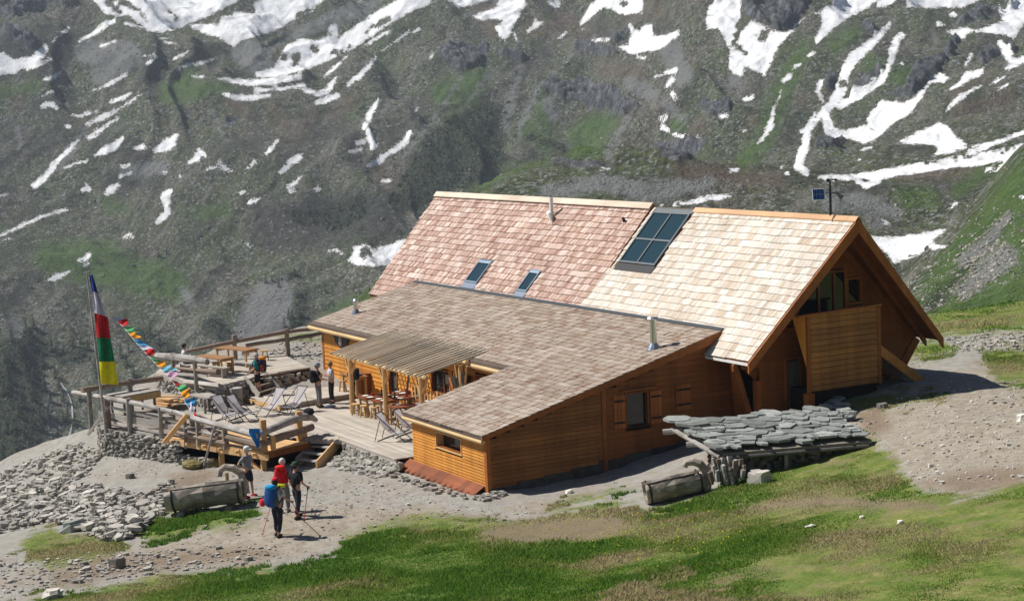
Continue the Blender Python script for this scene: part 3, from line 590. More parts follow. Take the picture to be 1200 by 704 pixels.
base = T.mix(T.ramp(stk, [(.52, 0.), (.62, .6)]), base, (.06,.07,.042)); base = T.mix(T.ramp(stk2, [(.56, 0.), (.66, .65)]), base, (.30,.275,.235)); base = T.mix(T.ramp(stk, [(.34, .6), (.44, 0.)]), base, (.13,.15,.07))
green = T.ramp(n3, [(.3, (.06,.115,.024)), (.55, (.11,.185,.04)), (.75, (.185,.225,.075))])
base = T.mix(T.math('MULTIPLY', soft('brown', .05, n2, 30), .7), base, T.mix(T.math('MULTIPLY', stones, .6), (.20,.135,.10), (.33,.30,.27)))
base = T.mix(T.math('MULTIPLY', soft('dark', .045, n2, 34), .72), base, T.mix(T.math('MULTIPLY', blk, .5), T.ramp(n4, [(.3, (.05,.05,.045)), (.7, (.105,.095,.085))]), (.30,.295,.285)))
green = T.mix(T.math('MULTIPLY', stones, .6), green, (.27,.27,.25))
base = T.mix(T.math('MULTIPLY', soft('green', .07, n2, 34), .85), base, green)
bush = T.ramp(n4, [(.3, (.013,.022,.014)), (.7, (.045,.06,.034))])
bush = T.mix(T.math('MULTIPLY', T.math('GREATER_THAN', sp2.outputs[2], .7), .6), bush, (.13,.14,.085))
base = T.mix(T.math('MULTIPLY', soft('bush', .10, n2, 46), .85), base, bush)
scr = T.ramp(T.noise(co, 1.6, 4, .8), [(.3, (.17,.165,.155)), (.7, (.40,.39,.37))])
base = T.mix(T.math('MULTIPLY', soft('scree', .15, n3, 26), .85), base, scr)
rk = T.ramp(T.noise(T.coord((.5,.5,.16), 'pos'), .5, 6, .75), [(.34, (.04,.043,.05)), (.5, (.14,.14,.145)), (.66, (.33,.325,.32))])
rk = T.mix(T.math('MULTIPLY', soft('green', .05, n2, 20), .3), rk, (.07,.09,.035))
base = T.mix(soft('rock', .5, n3, 12), base, rk)
n5 = T.noise(co, .10, 5, .7, .4)
sn = T.math('MULTIPLY_ADD', T.math('SUBTRACT', n3, .5), 8., T.math('MULTIPLY_ADD', T.math('SUBTRACT', n5, .5), 6., T.math('MULTIPLY_ADD', T.math('SUBTRACT', n4, .5), 10., T.attr('snow'))))
fs = T.math('MULTIPLY_ADD', sn, 1.4, .75, clamp=True)
base = T.mix(1., base, (.80,.84,.88), 'MULTIPLY'); snc = T.mix(T.ramp(T.math('MULTIPLY_ADD', sn, .16, .1), [(.1, .55), (.55, 0.)]), T.ramp(n5, [(.3, (.72,.74,.77)), (.6, (.86,.875,.89))]), (.50,.47,.43)); c = T.mix(fs, base, snc); T.col(c)
T.bump(T.math('MULTIPLY', T.math('ADD', n4, T.math('MULTIPLY', n3, 2.)), T.math('SUBTRACT', 1., T.math('MULTIPLY', fs, .7))), 1., 1.6); T.set(Roughness=.95); T.b.inputs['Specular IOR Level'].default_value = .1
MAT['mount'] = T.m
mo = bulk('mountain', MV, gridfaces(len(_r), len(_px)), MAT['mount'], {'snow': ('POINT', snow), 'rock': ('POINT', rockm), 'scree': ('POINT', screem), 'green': ('POINT', greenm), 'bush': ('POINT', bushm), 'dark': ('POINT', darkm), 'brown': ('POINT', brownm)}, True)
mo['kind'] = 'structure'
def farpoint(x, y):
    """nearest mountain vertex seen at a photo pixel"""
    d = (MPX-x)**2+(MPY-y)**2; s = np.where(d < 6.)[0]
    if len(s) == 0: return MV[int(np.argmin(d))]
    return MV[s[int(np.argmin(_dd[s]))]]

# ================================================================== CHALET
ZR = 7.905; GR = 4.39/4.089; KL = .262; VS = -3.393; ZS = 4.262; EV1 = -8.652; EV2 = -12.773
UE = -.645; U_END = -31.545; UL0 = -27.31; UW = -8.86; UR = -3.015; UG = -1.8; US = -3.15; VF = -12.55; VB = -8.3
def zmain(v): return ZR-GR*abs(v)
def zlow(v): return ZS+KL*(v-VS)
def zroof(v): return zmain(v) if v > VS else zlow(v)
chalet = thing('mountain_chalet', 'long wooden mountain refuge with steep pink and cream shingled roof and low side wing', 'chalet', (-12, -4, 0))
lean = lambda v: UE*abs(v)/4.089
# --- roof shells (boarding under the shingles)
roof = G()
t_ = .13
for s_ in (-1, 1):
    P = [(0, 0, ZR), (UE, s_*4.089, zmain(4.089)), (U_END-UE, s_*4.089, zmain(4.089)), (U_END, 0, ZR)]
    roof.prism(P, (0, 0, -t_), .8)
roof_o = roof.out('main_roof', MAT['trim'], chalet)
low = G()
low.prism([(UL0, VS, ZS-.004), (UL0, EV1, zlow(EV1)-.004), (UW, EV1, zlow(EV1)-.004), (UW, VS, ZS-.004)], (0, 0, -.12), .7)
low.prism([(UW+.001, VS, ZS-.004), (UW+.001, EV2, zlow(EV2)-.004), (UR, EV2, zlow(EV2)-.004), (UR, VS, ZS-.004)], (0, 0, -.12), .7)
low_o = low.out('lower_roof', MAT['logd'], chalet)
# --- shingles
SH = []         # (area in pixels, kind, hexa points, tint)
def shingle_rows(kind, base, eu, slope, n, u0f, u1f, L, exp, wr, thick, skip=None, kindf=None, spread=.25):
    """base(s): point on the eave-to-ridge line for slope length s; eu: u direction; rows run along u"""
    rows = int(L/exp)+1
    for r in range(rows):
        s0 = r*exp; s1 = min(s0+exp*1.28, L+.02)
        if s1-s0 < .06: continue
        pb = base(s0); u = u0f(s0)+random.random()*.1-.05; uend = u1f(s0)
        grp = 0; off = 0; gt = 0
        while u < uend-.03:
            if grp <= 0: grp = random.randint(2, 6); off = random.choice((0, 0, .012, .03)); gt = random.gauss(0, .12)
            grp -= 1
            wd = random.uniform(*wr)*(1.6 if kind == 'shp' and u > -12.4 else 1.); ue = min(u+wd, uend)
            if uend-ue < .05: ue = uend
            um = (u+ue)/2
            if not (skip and skip(um, s0, s1)):
                k = kindf(um, s0) if kindf else kind
                lift = thick*random.uniform(.8, 1.25)*(.7 if k == 'shc' else 1.)+off*.25; s_ = s0-off-.006*random.random(); g_ = .003+.004*random.random()
                P = []
                for du, ss, nn in ((u+g_, s_, .004), (ue-g_, s_, .004), (ue-g_, s1, .003), (u+g_, s1, .003), (u+g_, s_, lift+.012), (ue-g_, s_, lift+.012), (ue-g_, s1, .011), (u+g_, s1, .011)):
                    q = base(ss)+n*nn; P.append((du, q[1], q[2]))
                dist = np.linalg.norm(np.array(P[0])-CAM)
                SH.append(((ue-u)*exp/dist**2*(2.2 if k == 'shc' else 1.6 if k == 'shp' else 1.), k, P, min(1, max(0, .5+gt+random.gauss(0, spread)))))
            u = ue
lm = math.hypot(4.089, 4.39); sl = np.array((0, 4.089, 4.39))/lm; nl = np.array((0, -4.39, 4.089))/lm
baseL = lambda s: np.array((0, -4.089, zmain(4.089)))+sl*s
vat = lambda s: -4.089+sl[1]*s
def kindf(u, s): return 'shp' if u < -12.36-.02*(3.4+vat(s)) - .18*max(0, -vat(s)-2.05) else 'shc'
def skipm(u, s0, s1):
    v0 = vat(s0)
    if -12.05 < u < -9.42 and v0 > -2.12: return True
    for a, b, c, d in ((-22.75, -21.5, -3.22, -2.35), (-17.98, -17.05, -3.27, -2.47)):
        if a < u < b and c-.12 < v0 < d: return True
    if v0 < VS-.25 and UL0 < u < UR-.1: return True
    return False
shingle_rows('shp', baseL, None, sl, nl, lambda s: U_END-UE+(UE)*(s/lm)+.0, lambda s: UE*(1-s/lm), lm, .30, (.08, .19), .045, skipm, kindf, .27)
nr = np.array((0, 4.39, 4.089))/lm
baseR = lambda s: np.array((0, 4.089, zmain(4.089)))+np.array((0, -4.089, 4.39))/lm*s
shingle_rows('shc', baseR, None, None, nr, lambda s: U_END-UE+UE*(s/lm), lambda s: UE*(1-s/lm), lm, .30, (.25, .5), .03, None, lambda u, s: 'shc' if u > -12 else 'shp')
ll = math.hypot(1, KL); sw = np.array((0, 1, KL))/ll; nw = np.array((0, -KL, 1))/ll
L2 = (VS-EV2)*ll
base2 = lambda s: np.array((0, EV2, zlow(EV2)))+sw*s
shingle_rows('shg', base2, None, sw, nw, lambda s: UW-.03 if s < (EV1-EV2)*ll-.01 else UL0, lambda s: UR+.03, L2, .262, (.09, .20), .026, None, None, .28)
SH.sort(key=lambda a: -a[0])
for a_, k, P, t in SH[:300]:
    g = G(); g.hexa(P, t); g.out('shingle', MAT[k], roof_o if k != 'shg' else low_o)
for k, nm, par in (('shp', 'pink_shingles', roof_o), ('shc', 'cream_shingles', roof_o), ('shg', 'grey_shingles', low_o)):
    g = G()
    for a_, kk, P, t in SH[300:]:
        if kk == k: g.hexa(P, t)
    g.out(nm, MAT[k], par, kind='stuff')
# --- ridge boards
def ridge_boards(u0, u1, z, m, L0, lift, bw=.19):
    u = u0
    while u < u1-.05:
        ue = min(u+L0*random.uniform(.75, 1.2), u1); lf = lift+.012*random.random()
        for s_ in (-1, 1):
            g = G(); g.prism([(u+.004, .012*s_, z+.05+lf), (u+.004, s_*bw, z+.05+lf-bw*GR), (ue-.004, s_*bw, z+.05+lf-bw*GR), (ue-.004, .012*s_, z+.05+lf)], (0, 0, .028), random.uniform(.9, 1.08))
            g.out('ridge_board', m, roof_o)
        u = ue
ridge_boards(U_END+.02, -12.36, ZR, MAT['cap'], 3.2, .11); ridge_boards(-9.45, .06, ZR, MAT['capo'], 3.0, .02, .14)
# raised right edge of the pink roof above the glazing
g = G(); g.prism([(-12.34, -.02, ZR+.13), (-12.34, -2.08, zmain(2.08)+.10), (-12.34, -2.08, zmain(2.08)-.12), (-12.34, -.02, ZR-.12)], (.035, 0, 0), .5); g.out('roof_edge_board', MAT['trim'], roof_o)  # dark tint paints the shade on this side face
# --- barge boards, soffit, eave beams
for s_ in (-1, 1):
    g = G(); A = np.array((.0, .0, ZR+.02)); B = np.array((UE, s_*4.15, zmain(4.15)+.02))
    g.prism([A+(.0, 0, .0), B, B-(0, 0, .34), A-(0, 0, .46)], (.07, 0, 0), 1.25); g.out('barge_board', MAT['trim'], roof_o)
    g = G(); g.prism([A+(-.9, 0, -.16), B+(-.9, 0, -.16), B+(-.9, 0, -.36), A+(-.9, 0, -.40)], (.10, 0, 0), .9); g.out('rafter', MAT['trim'], roof_o)
g = G(); g.beam((UE-.05, -4.10, zmain(4.089)-.10), (-3.2, -4.10, zmain(4.089)-.10), .03, .09, t=1.); g.out('eave_board', MAT['white'], roof_o)
g = G(); g.tube([(UL0-.12, EV1+.06, zlow(EV1)-.20), (UW-.05, EV1+.06, zlow(EV1)-.20)], .105, 8, 1.0); g.out('eave_log', MAT['pale'], low_o)
g = G(); g.tube([(UW-.10, EV2+.06, zlow(EV2)-.19), (UR-.05, EV2+.06, zlow(EV2)-.19)], .085, 8, 1.0); g.out('eave_log', MAT['pale'], low_o)
g = G(); g.prism([(UR, EV2-.02, zlow(EV2)-.01), (UR, VS-.05, ZS-.01), (UR, VS-.25, ZS-.36), (UR, VS-2.4, zlow(VS-2.4)-.24), (UR, EV2-.02, zlow(EV2)-.15)], (.045, 0, 0), 1.15); g.out('fascia_board', MAT['trim'], low_o)
g = G(); g.prism([(UL0, EV1, zlow(EV1)-.01), (UL0, VS, ZS-.01), (UL0, VS, ZS-.24), (UL0, EV1, zlow(EV1)-.18)], (-.04, 0, 0), .9); g.out('fascia_board', MAT['trim'], low_o)
g = G(); g.prism([(UW, EV2, zlow(EV2)-.01), (UW, EV1, zlow(EV1)-.01), (UW, EV1, zlow(EV1)-.18), (UW, EV2, zlow(EV2)-.15)], (-.04, 0, 0), .9); g.out('fascia_board', MAT['trim'], low_o)
# flashing at the join of the two roofs
g = G(); g.prism([(UL0, VS-.14, zlow(VS-.14)+.045), (UR+.02, VS-.14, zlow(VS-.14)+.045), (UR+.02, VS+.02, ZS+.075), (UL0, VS+.02, ZS+.075)], (0, 0, .012), .75); g.out('flashing', MAT['frame'], low_o)

# --- walls: a backing panel per wall, horizontal boards as pieces of it
def clad(wall, plane, fix, lo, hi, z0, z1, pitch, top, holes, mat, out, gap=.009, rng=(.93, 1.07)):
    """boards of one wall. plane 'u' or 'v' = constant coordinate `fix`; top(x)=upper limit; out = outward sign"""
    z = z0; i = 0
    while z < z1:
        za, zb = z, z+pitch; zm = (za+zb)/2; zb -= gap
        xs = np.linspace(lo, hi, 241); ok = np.array([top(x) > zb for x in xs])
        for (a, b, c, d) in holes:
            if zb > c+.02 and za < d-.02: ok &= ~((xs > a) & (xs < b))
        k = 0
        while k < len(xs):
            if not ok[k]: k += 1; continue
            j = k
            while j+1 < len(xs) and ok[j+1]: j += 1
            a, b = xs[k], xs[j]
            if b-a > .08:
                g = G(); o0, o1 = fix+out*.034, fix+out*.006
                if plane == 'u':
                    P = [(fix, a, za+.002), (o0, a, za+.002), (o0, b, za+.002), (fix, b, za+.002), (fix, a, zb), (o1, a, zb), (o1, b, zb), (fix, b, zb)]
                else:
                    P = [(b, fix, za+.002), (b, o0, za+.002), (a, o0, za+.002), (a, fix, za+.002), (b, fix, zb), (b, o1, zb), (a, o1, zb), (a, fix, zb)]
                if out > 0 and plane == 'u': P = [P[q] for q in (0, 1, 2, 3, 4, 5, 6, 7)]
                g.hexa(P, random.uniform(*rng)); g.out('board', mat, wall)
            k = j+1
        z += pitch; i += 1
def wallpanel(name, poly, vec, t=.75, m='trim', parent=None, ox=(0,0,0)):
    g = G(); g.prism([np.array(p)+np.array(ox) for p in poly], vec, t); return g.out(name, MAT[m], parent or chalet)
# side wall of the wing (in shade)
wtop = lambda v: zroof(v)-.14
side = wallpanel('wing_side_wall', [(US, VF, -.5), (US, -3.3, -.5), (US, -3.3, wtop(-3.3)), (US, VS, wtop(VS)), (US, VF, wtop(VF))], (-.08, 0, 0), ox=(-.40,0,0))
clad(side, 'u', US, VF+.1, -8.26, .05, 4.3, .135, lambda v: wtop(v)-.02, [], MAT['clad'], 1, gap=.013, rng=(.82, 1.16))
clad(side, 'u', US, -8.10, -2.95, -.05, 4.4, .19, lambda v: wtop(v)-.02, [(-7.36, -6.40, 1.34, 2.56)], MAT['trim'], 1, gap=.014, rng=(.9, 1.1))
g = G(); g.box((US+.001, -8.26, -.2), (US+.06, -8.11, zlow(-8.2)-.16), 1.2); g.out('corner_board', MAT['trim'], chalet)
g = G(); g.box((US-.12, VF-.045, -.25), (US+.05, VF+.10, zlow(VF)-.14), 1.25); g.out('corner_board', MAT['trim'], chalet)
# dark stone plinth along the wing, stepping up with the slope
for k in range(9):
    v0 = VF+.0+k*1.03; v1 = v0+1.02; z0 = .02+k*.085
    g = G(); g.box((US+.0, v0, -.7), (US+.055, v1, z0+.05), random.uniform(.8, 1.2)); g.out('plinth_block', MAT['plinth'], chalet)
def window(parent, plane, fix, a, b, c, d, out, depth=.16, fw=.06, mat='trim', ft=1.0, cross=0):
    """frame with reveal, pane set back, optional centre bar"""
    def bx(g, x0, x1, z0, z1, o0, o1, t):
        if plane == 'u': g.box((min(o0, o1), x0, z0), (max(o0, o1), x1, z1), t)
        else: g.box((x0, min(o0, o1), z0), (x1, max(o0, o1), z1), t)
    fr = G(); A, B = fix-out*depth, fix+out*.035
    for x0, x1, z0, z1 in ((a-fw, a, c-fw, d+fw), (b, b+fw, c-fw, d+fw), (a, b, d, d+fw), (a, b, c-fw, c)): bx(fr, x0, x1, z0, z1, A, B, ft)
    fr = fr.out('window_frame', MAT[mat], parent)
    g = G(); bx(g, a+.005, b-.005, c+.005, d-.005, fix-out*depth*.85, fix-out*depth*.75, 1.); g.out('pane', MAT['wglass'], fr)
    if cross:
        g = G()
        for q in range(1, cross+1):
            x = a+(b-a)*q/(cross+1); bx(g, x-.03, x+.03, c+.006, d-.006, fix-out*depth*.74, fix-out*depth*.5, ft)
        g.out('glazing_bar', MAT[mat], fr)
    return fr
window(chalet, 'u', US, -7.28, -6.48, 1.42, 2.50, 1, .14, .07, 'trim', .85, 0)
g = G(); g.box((US+.02, -7.5, 2.60), (US+.12, -6.15, 2.66), 1.1); g.out('lintel_board', MAT['trim'], chalet)
g = G(); g.box((US-.1, -7.28, 1.35), (US+.10, -6.42, 1.41), .35); g.out('window_sill', MAT['iron'], chalet)
def shutter(v0, v1, z0, z1, t=1.15):
    g = G(); n = 3; g.box((US+.03, v0, z0), (US+.045, v1, z1), t*.7); o = g.out('shutter', MAT['trim'], chalet)
    for k in range(n):
        a = v0+(v1-v0)*k/n; b = v0+(v1-v0)*(k+1)/n; g = G(); g.box((US+.046, a+.005, z0+.01), (US+.062, b-.005, z1-.01), t*random.uniform(.9, 1.1)); g.out('shutter_board', MAT['trim'], o)
    for z in (z0+.2, z1-.2):
        g = G(); g.box((US+.063, v0+.03, z-.03), (US+.08, v1-.03, z+.03), .35); g.out('shutter_hinge', MAT['iron'], o)
shutter(-7.82, -7.37, 1.40, 2.52, 1.3); shutter(-6.38, -5.93, 1.40, 2.52, 1.3); shutter(-5.36, -4.74, 1.72, 2.62, 1.15)
# front wall of the wing (sunlit)
front = wallpanel('wing_front_wall', [(-8.65, VF, -.4), (US-.1, VF, -.4), (US-.1, VF, zlow(VF)-.14), (-8.65, VF, zlow(VF)-.14)], (0, .08, 0), ox=(0,.42,0))
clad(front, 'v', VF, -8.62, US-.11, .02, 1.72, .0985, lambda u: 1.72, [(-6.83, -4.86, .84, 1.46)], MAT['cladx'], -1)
window(chalet, 'v', VF, -6.76, -4.93, .91, 1.40, -1, .34, .045, 'post', 1.15)
g = G(); g.box((-6.75, VF-.0, .915), (-4.94, VF+.28, .93), .8); g.out('window_sill', MAT['trim'], chalet)
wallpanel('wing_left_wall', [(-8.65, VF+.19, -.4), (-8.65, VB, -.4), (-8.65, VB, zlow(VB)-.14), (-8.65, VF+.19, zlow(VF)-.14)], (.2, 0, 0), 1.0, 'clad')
# scalloped red apron at the foot of the front wall
g = G(); n = 14; u0, u1 = -8.95, -3.35
for k in range(n):
    a = u0+(u1-u0)*k/n; b = u0+(u1-u0)*(k+1)/n
    pts = [(b, VF-.02, .12), (a, VF-.02, .12), (a, VF-.38, -.10)]
    pts += [(a+(b-a)*q, VF-.38-.11*math.sin(math.pi*q)**.8, -.10-.06*math.sin(math.pi*q)) for q in (.15, .35, .5, .65, .85)]+[(b, VF-.38, -.10)]
    g.prism(pts, (0, .02, .045), random.uniform(.72, 1.2))
g.out('scalloped_apron', MAT['redboard'], chalet)
g = G()
for k in range(n):
    a = u0+(u1-u0)*k/n; b = u0+(u1-u0)*(k+1)/n
    pts = [(a, VF-.38, -.09), (b, VF-.38, -.09)]+[(b+(a-b)*q, VF-.40, -.18-.13*math.sin(math.pi*q)**.7) for q in (0, .15, .35, .5, .65, .85, 1)]
    g.prism(pts, (0, -.03, 0), random.uniform(.95, 1.1))
g.out('apron_edge', MAT['redboard'], chalet)
# facade behind the pergola
facade = wallpanel('facade_wall', [(-26.7, VB, 0), (-8.65, VB, 0), (-8.65, VB, zlow(VB)-.14), (-26.7, VB, zlow(VB)-.14)], (0, .08, 0), ox=(0,.4,0))
FH_ = [(-15.8, -13.9, 1.15, 2.15), (-19.85, -18.95, .2, 2.2), (-12.0, -9.6, 1.2, 2.3)]
clad(facade, 'v', VB, -26.66, -8.9, .25, 2.74, .178, lambda u: 2.80, FH_, MAT['cladx'], -1)
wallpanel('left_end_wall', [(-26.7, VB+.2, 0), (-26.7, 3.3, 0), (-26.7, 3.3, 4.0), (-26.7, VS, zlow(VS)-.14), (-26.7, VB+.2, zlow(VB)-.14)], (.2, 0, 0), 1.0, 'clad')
for a, b, c, d in FH_: window(chalet, 'v', VB, a+.05, b-.05, c+.05 if c > .5 else .22, d-.05, -1, .12, .05, 'trim', 1.1, 1 if b-a > 1.5 else 0)
g = G(); g.box((-26.74, VB-.04, .2), (-26.55, VB+.1, 2.78), 1.1); g.out('corner_board', MAT['trim'], chalet)
g = G(); g.box((-22.7, VB-.5, .3), (-21.6, VB-.03, 1.2), .8); g.box((-22.75, VB-.56, 1.2), (-21.55, VB-.03, 1.25), .9); g.out('serving_counter', MAT['trim'], chalet)
g = G(); g.box((-14.2, VB-.04, .9), (-13.9, VB-.015, 2.2), 1.5); g.out('window_post', MAT['trim'], chalet)
# --- main house: gable wall, far walls
GT = lambda v: zmain(v)-.15
gpoly = [(UG, -2.88, .6), (UG, 3.0, .6), (UG, 3.0, 2.1), (UG, 3.95, 3.3), (UG, 3.95, GT(3.95)), (UG, 0, GT(0)), (UG, -3.9, GT(3.9)), (UG, -2.88, 2.6)]
gable = wallpanel('gable_wall', gpoly, (-.08, 0, 0), ox=(-.13,0,0))
def gtop(v): return GT(v)-.02
for s_ in (-1, 1):
    g = G(); g.beam((UG+.05, s_*.05, GT(.05)-.13), (UG+.05, s_*3.85, GT(3.85)-.13), .30, .045, (1,0,0), .95); g.out('rake_board', MAT['trim'], chalet)
GH = [(-1.12, .80, 4.4, 6.0), (.92, 1.56, 4.82, 5.76), (-1.78, -1.16, .6, 3.2)]
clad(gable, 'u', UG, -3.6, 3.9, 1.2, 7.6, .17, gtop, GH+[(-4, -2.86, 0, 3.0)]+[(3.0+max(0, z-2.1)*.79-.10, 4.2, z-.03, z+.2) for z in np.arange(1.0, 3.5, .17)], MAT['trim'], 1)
window(chalet, 'u', UG, .99, 1.50, 4.90, 5.68, 1, .10, .08, 'trim', 1.25)
g = G(); g.prism([(UG, -1.10, 4.42), (UG, .78, 4.42), (UG, .78, 5.98), (UG, .35, 5.98), (UG, -1.10, GT(1.10)-.55)], (.035, 0, 0), 1.); gl = g.out('balcony_glazing', MAT['wglass'], chalet)
g = G()
for v in (-.33, .34): g.box((UG+.036, v-.04, 4.42), (UG+.09, v+.04, min(5.98, GT(v)-.5)), 1.3)
g.box((UG+.036, -1.1, 5.99), (UG+.08, .82, 6.06), 1.1); g.box((UG+.036, .785, 4.4), (UG+.09, .86, 5.985), 1.2); g.out('glazing_bar', MAT['trim'], gl)
g = G(); g.box((UG+.002, -1.74, 1.25), (UG+.03, -1.20, 3.12), .55); dr = g.out('door', MAT['greyz'], chalet)
g = G(); g.box((UG+.031, -1.30, 2.1), (UG+.07, -1.26, 2.25), 1.); g.out('handle', MAT['iron'], dr)
g = G(); g.box((UG+.002, -1.82, 1.2), (UG+.08, -1.75, 3.2), 1.); g.box((UG+.002, -1.18, 1.2), (UG+.08, -1.10, 3.2), 1.); g.box((UG+.002, -1.82, 3.201), (UG+.08, -1.10, 3.28), 1.); g.out('door_frame', MAT['trim'], chalet)
sidew = wallpanel('house_side_wall', [(UG-.2, -2.88, .4), (US-.01, -2.88, .4), (US-.01, -3.25, zmain(3.25)-.2), (UG-.2, -3.9, zmain(3.9)-.16)], (0, .2, 0), .9)
g = G(); g.box((UG-.24, -2.96, .6), (UG+.03, -2.80, 2.62), 1.1); g.out('corner_board', MAT['trim'], chalet)
wallpanel('house_back_wall', [(UG-.2, 3.3, .8), (-30.4, 3.3, .8), (-30.4, 3.3, zmain(3.3)-.14), (UG-.2, 3.3, zmain(3.3)-.14)], (0, -.2, 0), .9)
wallpanel('far_gable_wall', [(-30.4, -3.3, .4), (-30.4, 3.3, .4), (-30.4, 3.3, zmain(3.3)-.15), (-30.4, 0, ZR-.2), (-30.4, -3.3, zmain(3.3)-.15)], (.2, 0, 0), .9)
# --- balcony screen on the gable
UBc = -.34
g = G(); g.beam((UG+.03, 2.95, 2.0), (UG+.03, 3.98, 3.36), .30, .07, (1,0,0), .9); g.out('corner_board', MAT['trim'], chalet)
bal = wallpanel('balcony_screen', [(UBc, -1.93, 2.28), (UBc, 1.12, 2.28), (UBc, 1.12, 4.86), (UBc, -1.93, 4.80)], (-.05, 0, 0), .35, 'panel')
clad(bal, 'u', UBc, -1.84, 1.0, 2.32, 4.80, .186, lambda v: 5., [], MAT['panel'], 1, gap=.024, rng=(.84, 1.14))
for v0, v1 in ((-1.95, -1.845), (1.005, 1.14)):
    g = G(); g.box((UBc-.06, v0, 2.25), (UBc+.045, v1, 4.86), 1.1); g.out('balcony_post', MAT['trim'], chalet)
g = G(); g.beam((UBc-.04, -2.3, 4.85), (UBc-.04, 1.2, 4.93), .20, .06, t=1.3); g.out('balcony_rail', MAT['trim'], chalet)
g = G(); g.prism([(UBc-.06, -1.95, 4.80), (UBc-.06, -1.90, 2.95), (UBc-.62, -2.08, 4.80)], (0, .05, 0), 1.2); g.out('balcony_side', MAT['cladx'], chalet)
g = G(); g.box((UG+.03, -1.9, 4.28), (UBc-.06, 1.1, 4.36), .8); g.out('balcony_floor', MAT['trim'], chalet)
g = G(); g.box((UBc-.22, -1.98, 1.2), (UBc+.02, -1.70, 2.24), 1.15); g.out('balcony_support', MAT['trim'], chalet)
g = G(); g.box((UG+.05, -1.6, 1.0), (UBc-.08, 1.0, 2.27), .8); g.out('balcony_shade_block', MAT['dark'], chalet)  # near-black block stands in for the shade under the balcony
# outside stair falling away to the right behind the screen
g = G(); g.beam((UBc-.02, .95, 3.52), (UBc-.02, 3.0, 2.05), .07, .30, t=1.15); g.out('stair_stringer', MAT['panel'], chalet)
g = G(); g.beam((UG+.1, .95, 3.52), (UG+.1, 3.0, 2.05), .07, .30, t=1.); g.out('stair_stringer', MAT['trim'], chalet)
for k in range(8):
    v = 1.05+k*.25; z = 3.38-k*.185
    g = G(); g.box((UG+.15, v, z-.04), (UBc-.06, v+.27, z), .7); g.out('stair_tread', MAT['greyz'], chalet)
# --- roof lights
def roofpt(u, v, n): q = np.array((u, v, ZR+GR*v)); return q+nl*n
def roofbox(g, u0, u1, v0, v1, n0, n1, t=1., mi=0):
    P = [roofpt(a, b, n0) for a, b in ((u0, v0), (u1, v0), (u1, v1), (u0, v1))]+[roofpt(a, b, n1) for a, b in ((u0, v0), (u1, v0), (u1, v1), (u0, v1))]
    g.hexa(P, t, mi)
big = G(); U0, U1, Um = -11.98, -9.46, -10.70
for a, b in ((U0, U0+.07), (Um-.035, Um+.035), (U1-.07, U1)): roofbox(big, a, b, -1.86, -.16, .0, .10)
for a, b in ((U0+.07, Um-.035), (Um+.035, U1-.07)):
    for c, d in ((-1.86, -1.81), (-1.10, -1.05), (-.21, -.16)): roofbox(big, a, b, c, d, .005, .095)
big = big.out('roof_glazing_frame', MAT['frame'], roof_o)
for a, b in ((U0+.07, Um-.035), (Um+.035, U1-.07)):
    for c, d in ((-1.81, -1.10), (-1.05, -.21)):
        g = G(); roofbox(g, a+.005, b-.005, c+.004, d-.004, .03, .06); g.out('roof_glazing_pane', MAT['glass'], roof_o)
g = G(); roofbox(g, U0-.05, U1+.05, -2.10, -1.87, .01, .05); g.out('glazing_apron', MAT['iron'], roof_o)
g = G(); roofbox(g, U0-.05, U1+.05, -.155, -.03, .01, .05); g.out('glazing_hood', MAT['frame'], roof_o)
for a, b, c, d in ((-22.7, -21.55, -3.14, -2.36), (-17.93, -17.1, -3.18, -2.48)):
    g = G(); roofbox(g, a, a+.07, c, d, .0, .09); roofbox(g, b-.07, b, c, d, .0, .09); roofbox(g, a+.07, b-.07, d-.06, d, .002, .088, 1.6); roofbox(g, a+.07, b-.07, c, c+.05, .002, .088)
    g.out('roof_window_frame', MAT['lead'], roof_o)
    g = G(); roofbox(g, a+.075, b-.075, c+.055, d-.065, .02, .06); g.out('roof_window_pane', MAT['glass'], roof_o)
    g = G(); roofbox(g, a-.03, b+.03, c-.2, c-.005, .035, .055); g.out('roof_window_apron', MAT['lead'], roof_o)
    g = G(); roofbox(g, a-.04, b+.04, d+.003, d+.06, .035, .085); g.out('roof_window_hood', MAT['lead'], roof_o)
# --- flues and vents
def flue(x, y, z, h, r, cap, name='flue_pipe', m='metal', parent=low_o):
    g = G(); g.tube([(x, y, z-.15), (x, y, z+h)], r, 12); p = g.out(name, MAT[m], parent, smooth=False)
    g = G(); g.tube([(x, y, z-.02), (x, y, z+.10), (x, y, z+.22)], [r*2.3, r*1.7, r*1.02], 12); g.out('flue_collar', MAT['lead'], parent)
    g = G(); g.box((x-.3, y-.32, zlow(y-.3)+.035), (x+.3, y+.3, zlow(y-.3)+.05), 1.); 
    g = G()
    if cap == 'flat':
        g.tube([(x, y, z+h+.06), (x, y, z+h+.10)], [r*1.9, r*1.6], 12); g.tube([(x, y, z+h-.02), (x, y, z+h+.06)], r*.5, 6)
    else: g.ball((x, y, z+h+.06), r*1.5, 10, 6)
    g.out('flue_cap', MAT[m], parent)
flue(-4.18, -5.47, zlow(-5.47), 1.0, .115, 'flat'); flue(-25.6, -7.12, zlow(-7.12), .48, .09, 'ball')
g = G(); g.tube([(-19.3, -.62, zmain(.62)-.1), (-19.3, -.62, zmain(.62)+.92)], .085, 10); g.out('roof_vent_pipe', MAT['white'], roof_o)
g = G(); g.tube([(-19.3, -.78, zmain(.62)+.28), (-19.1, -.82, zmain(.62)+.22), (-18.98, -.84, zmain(.62)-.02)], [.10, .12, .07], 8); g.out('roof_vent_hood', MAT['white'], roof_o)
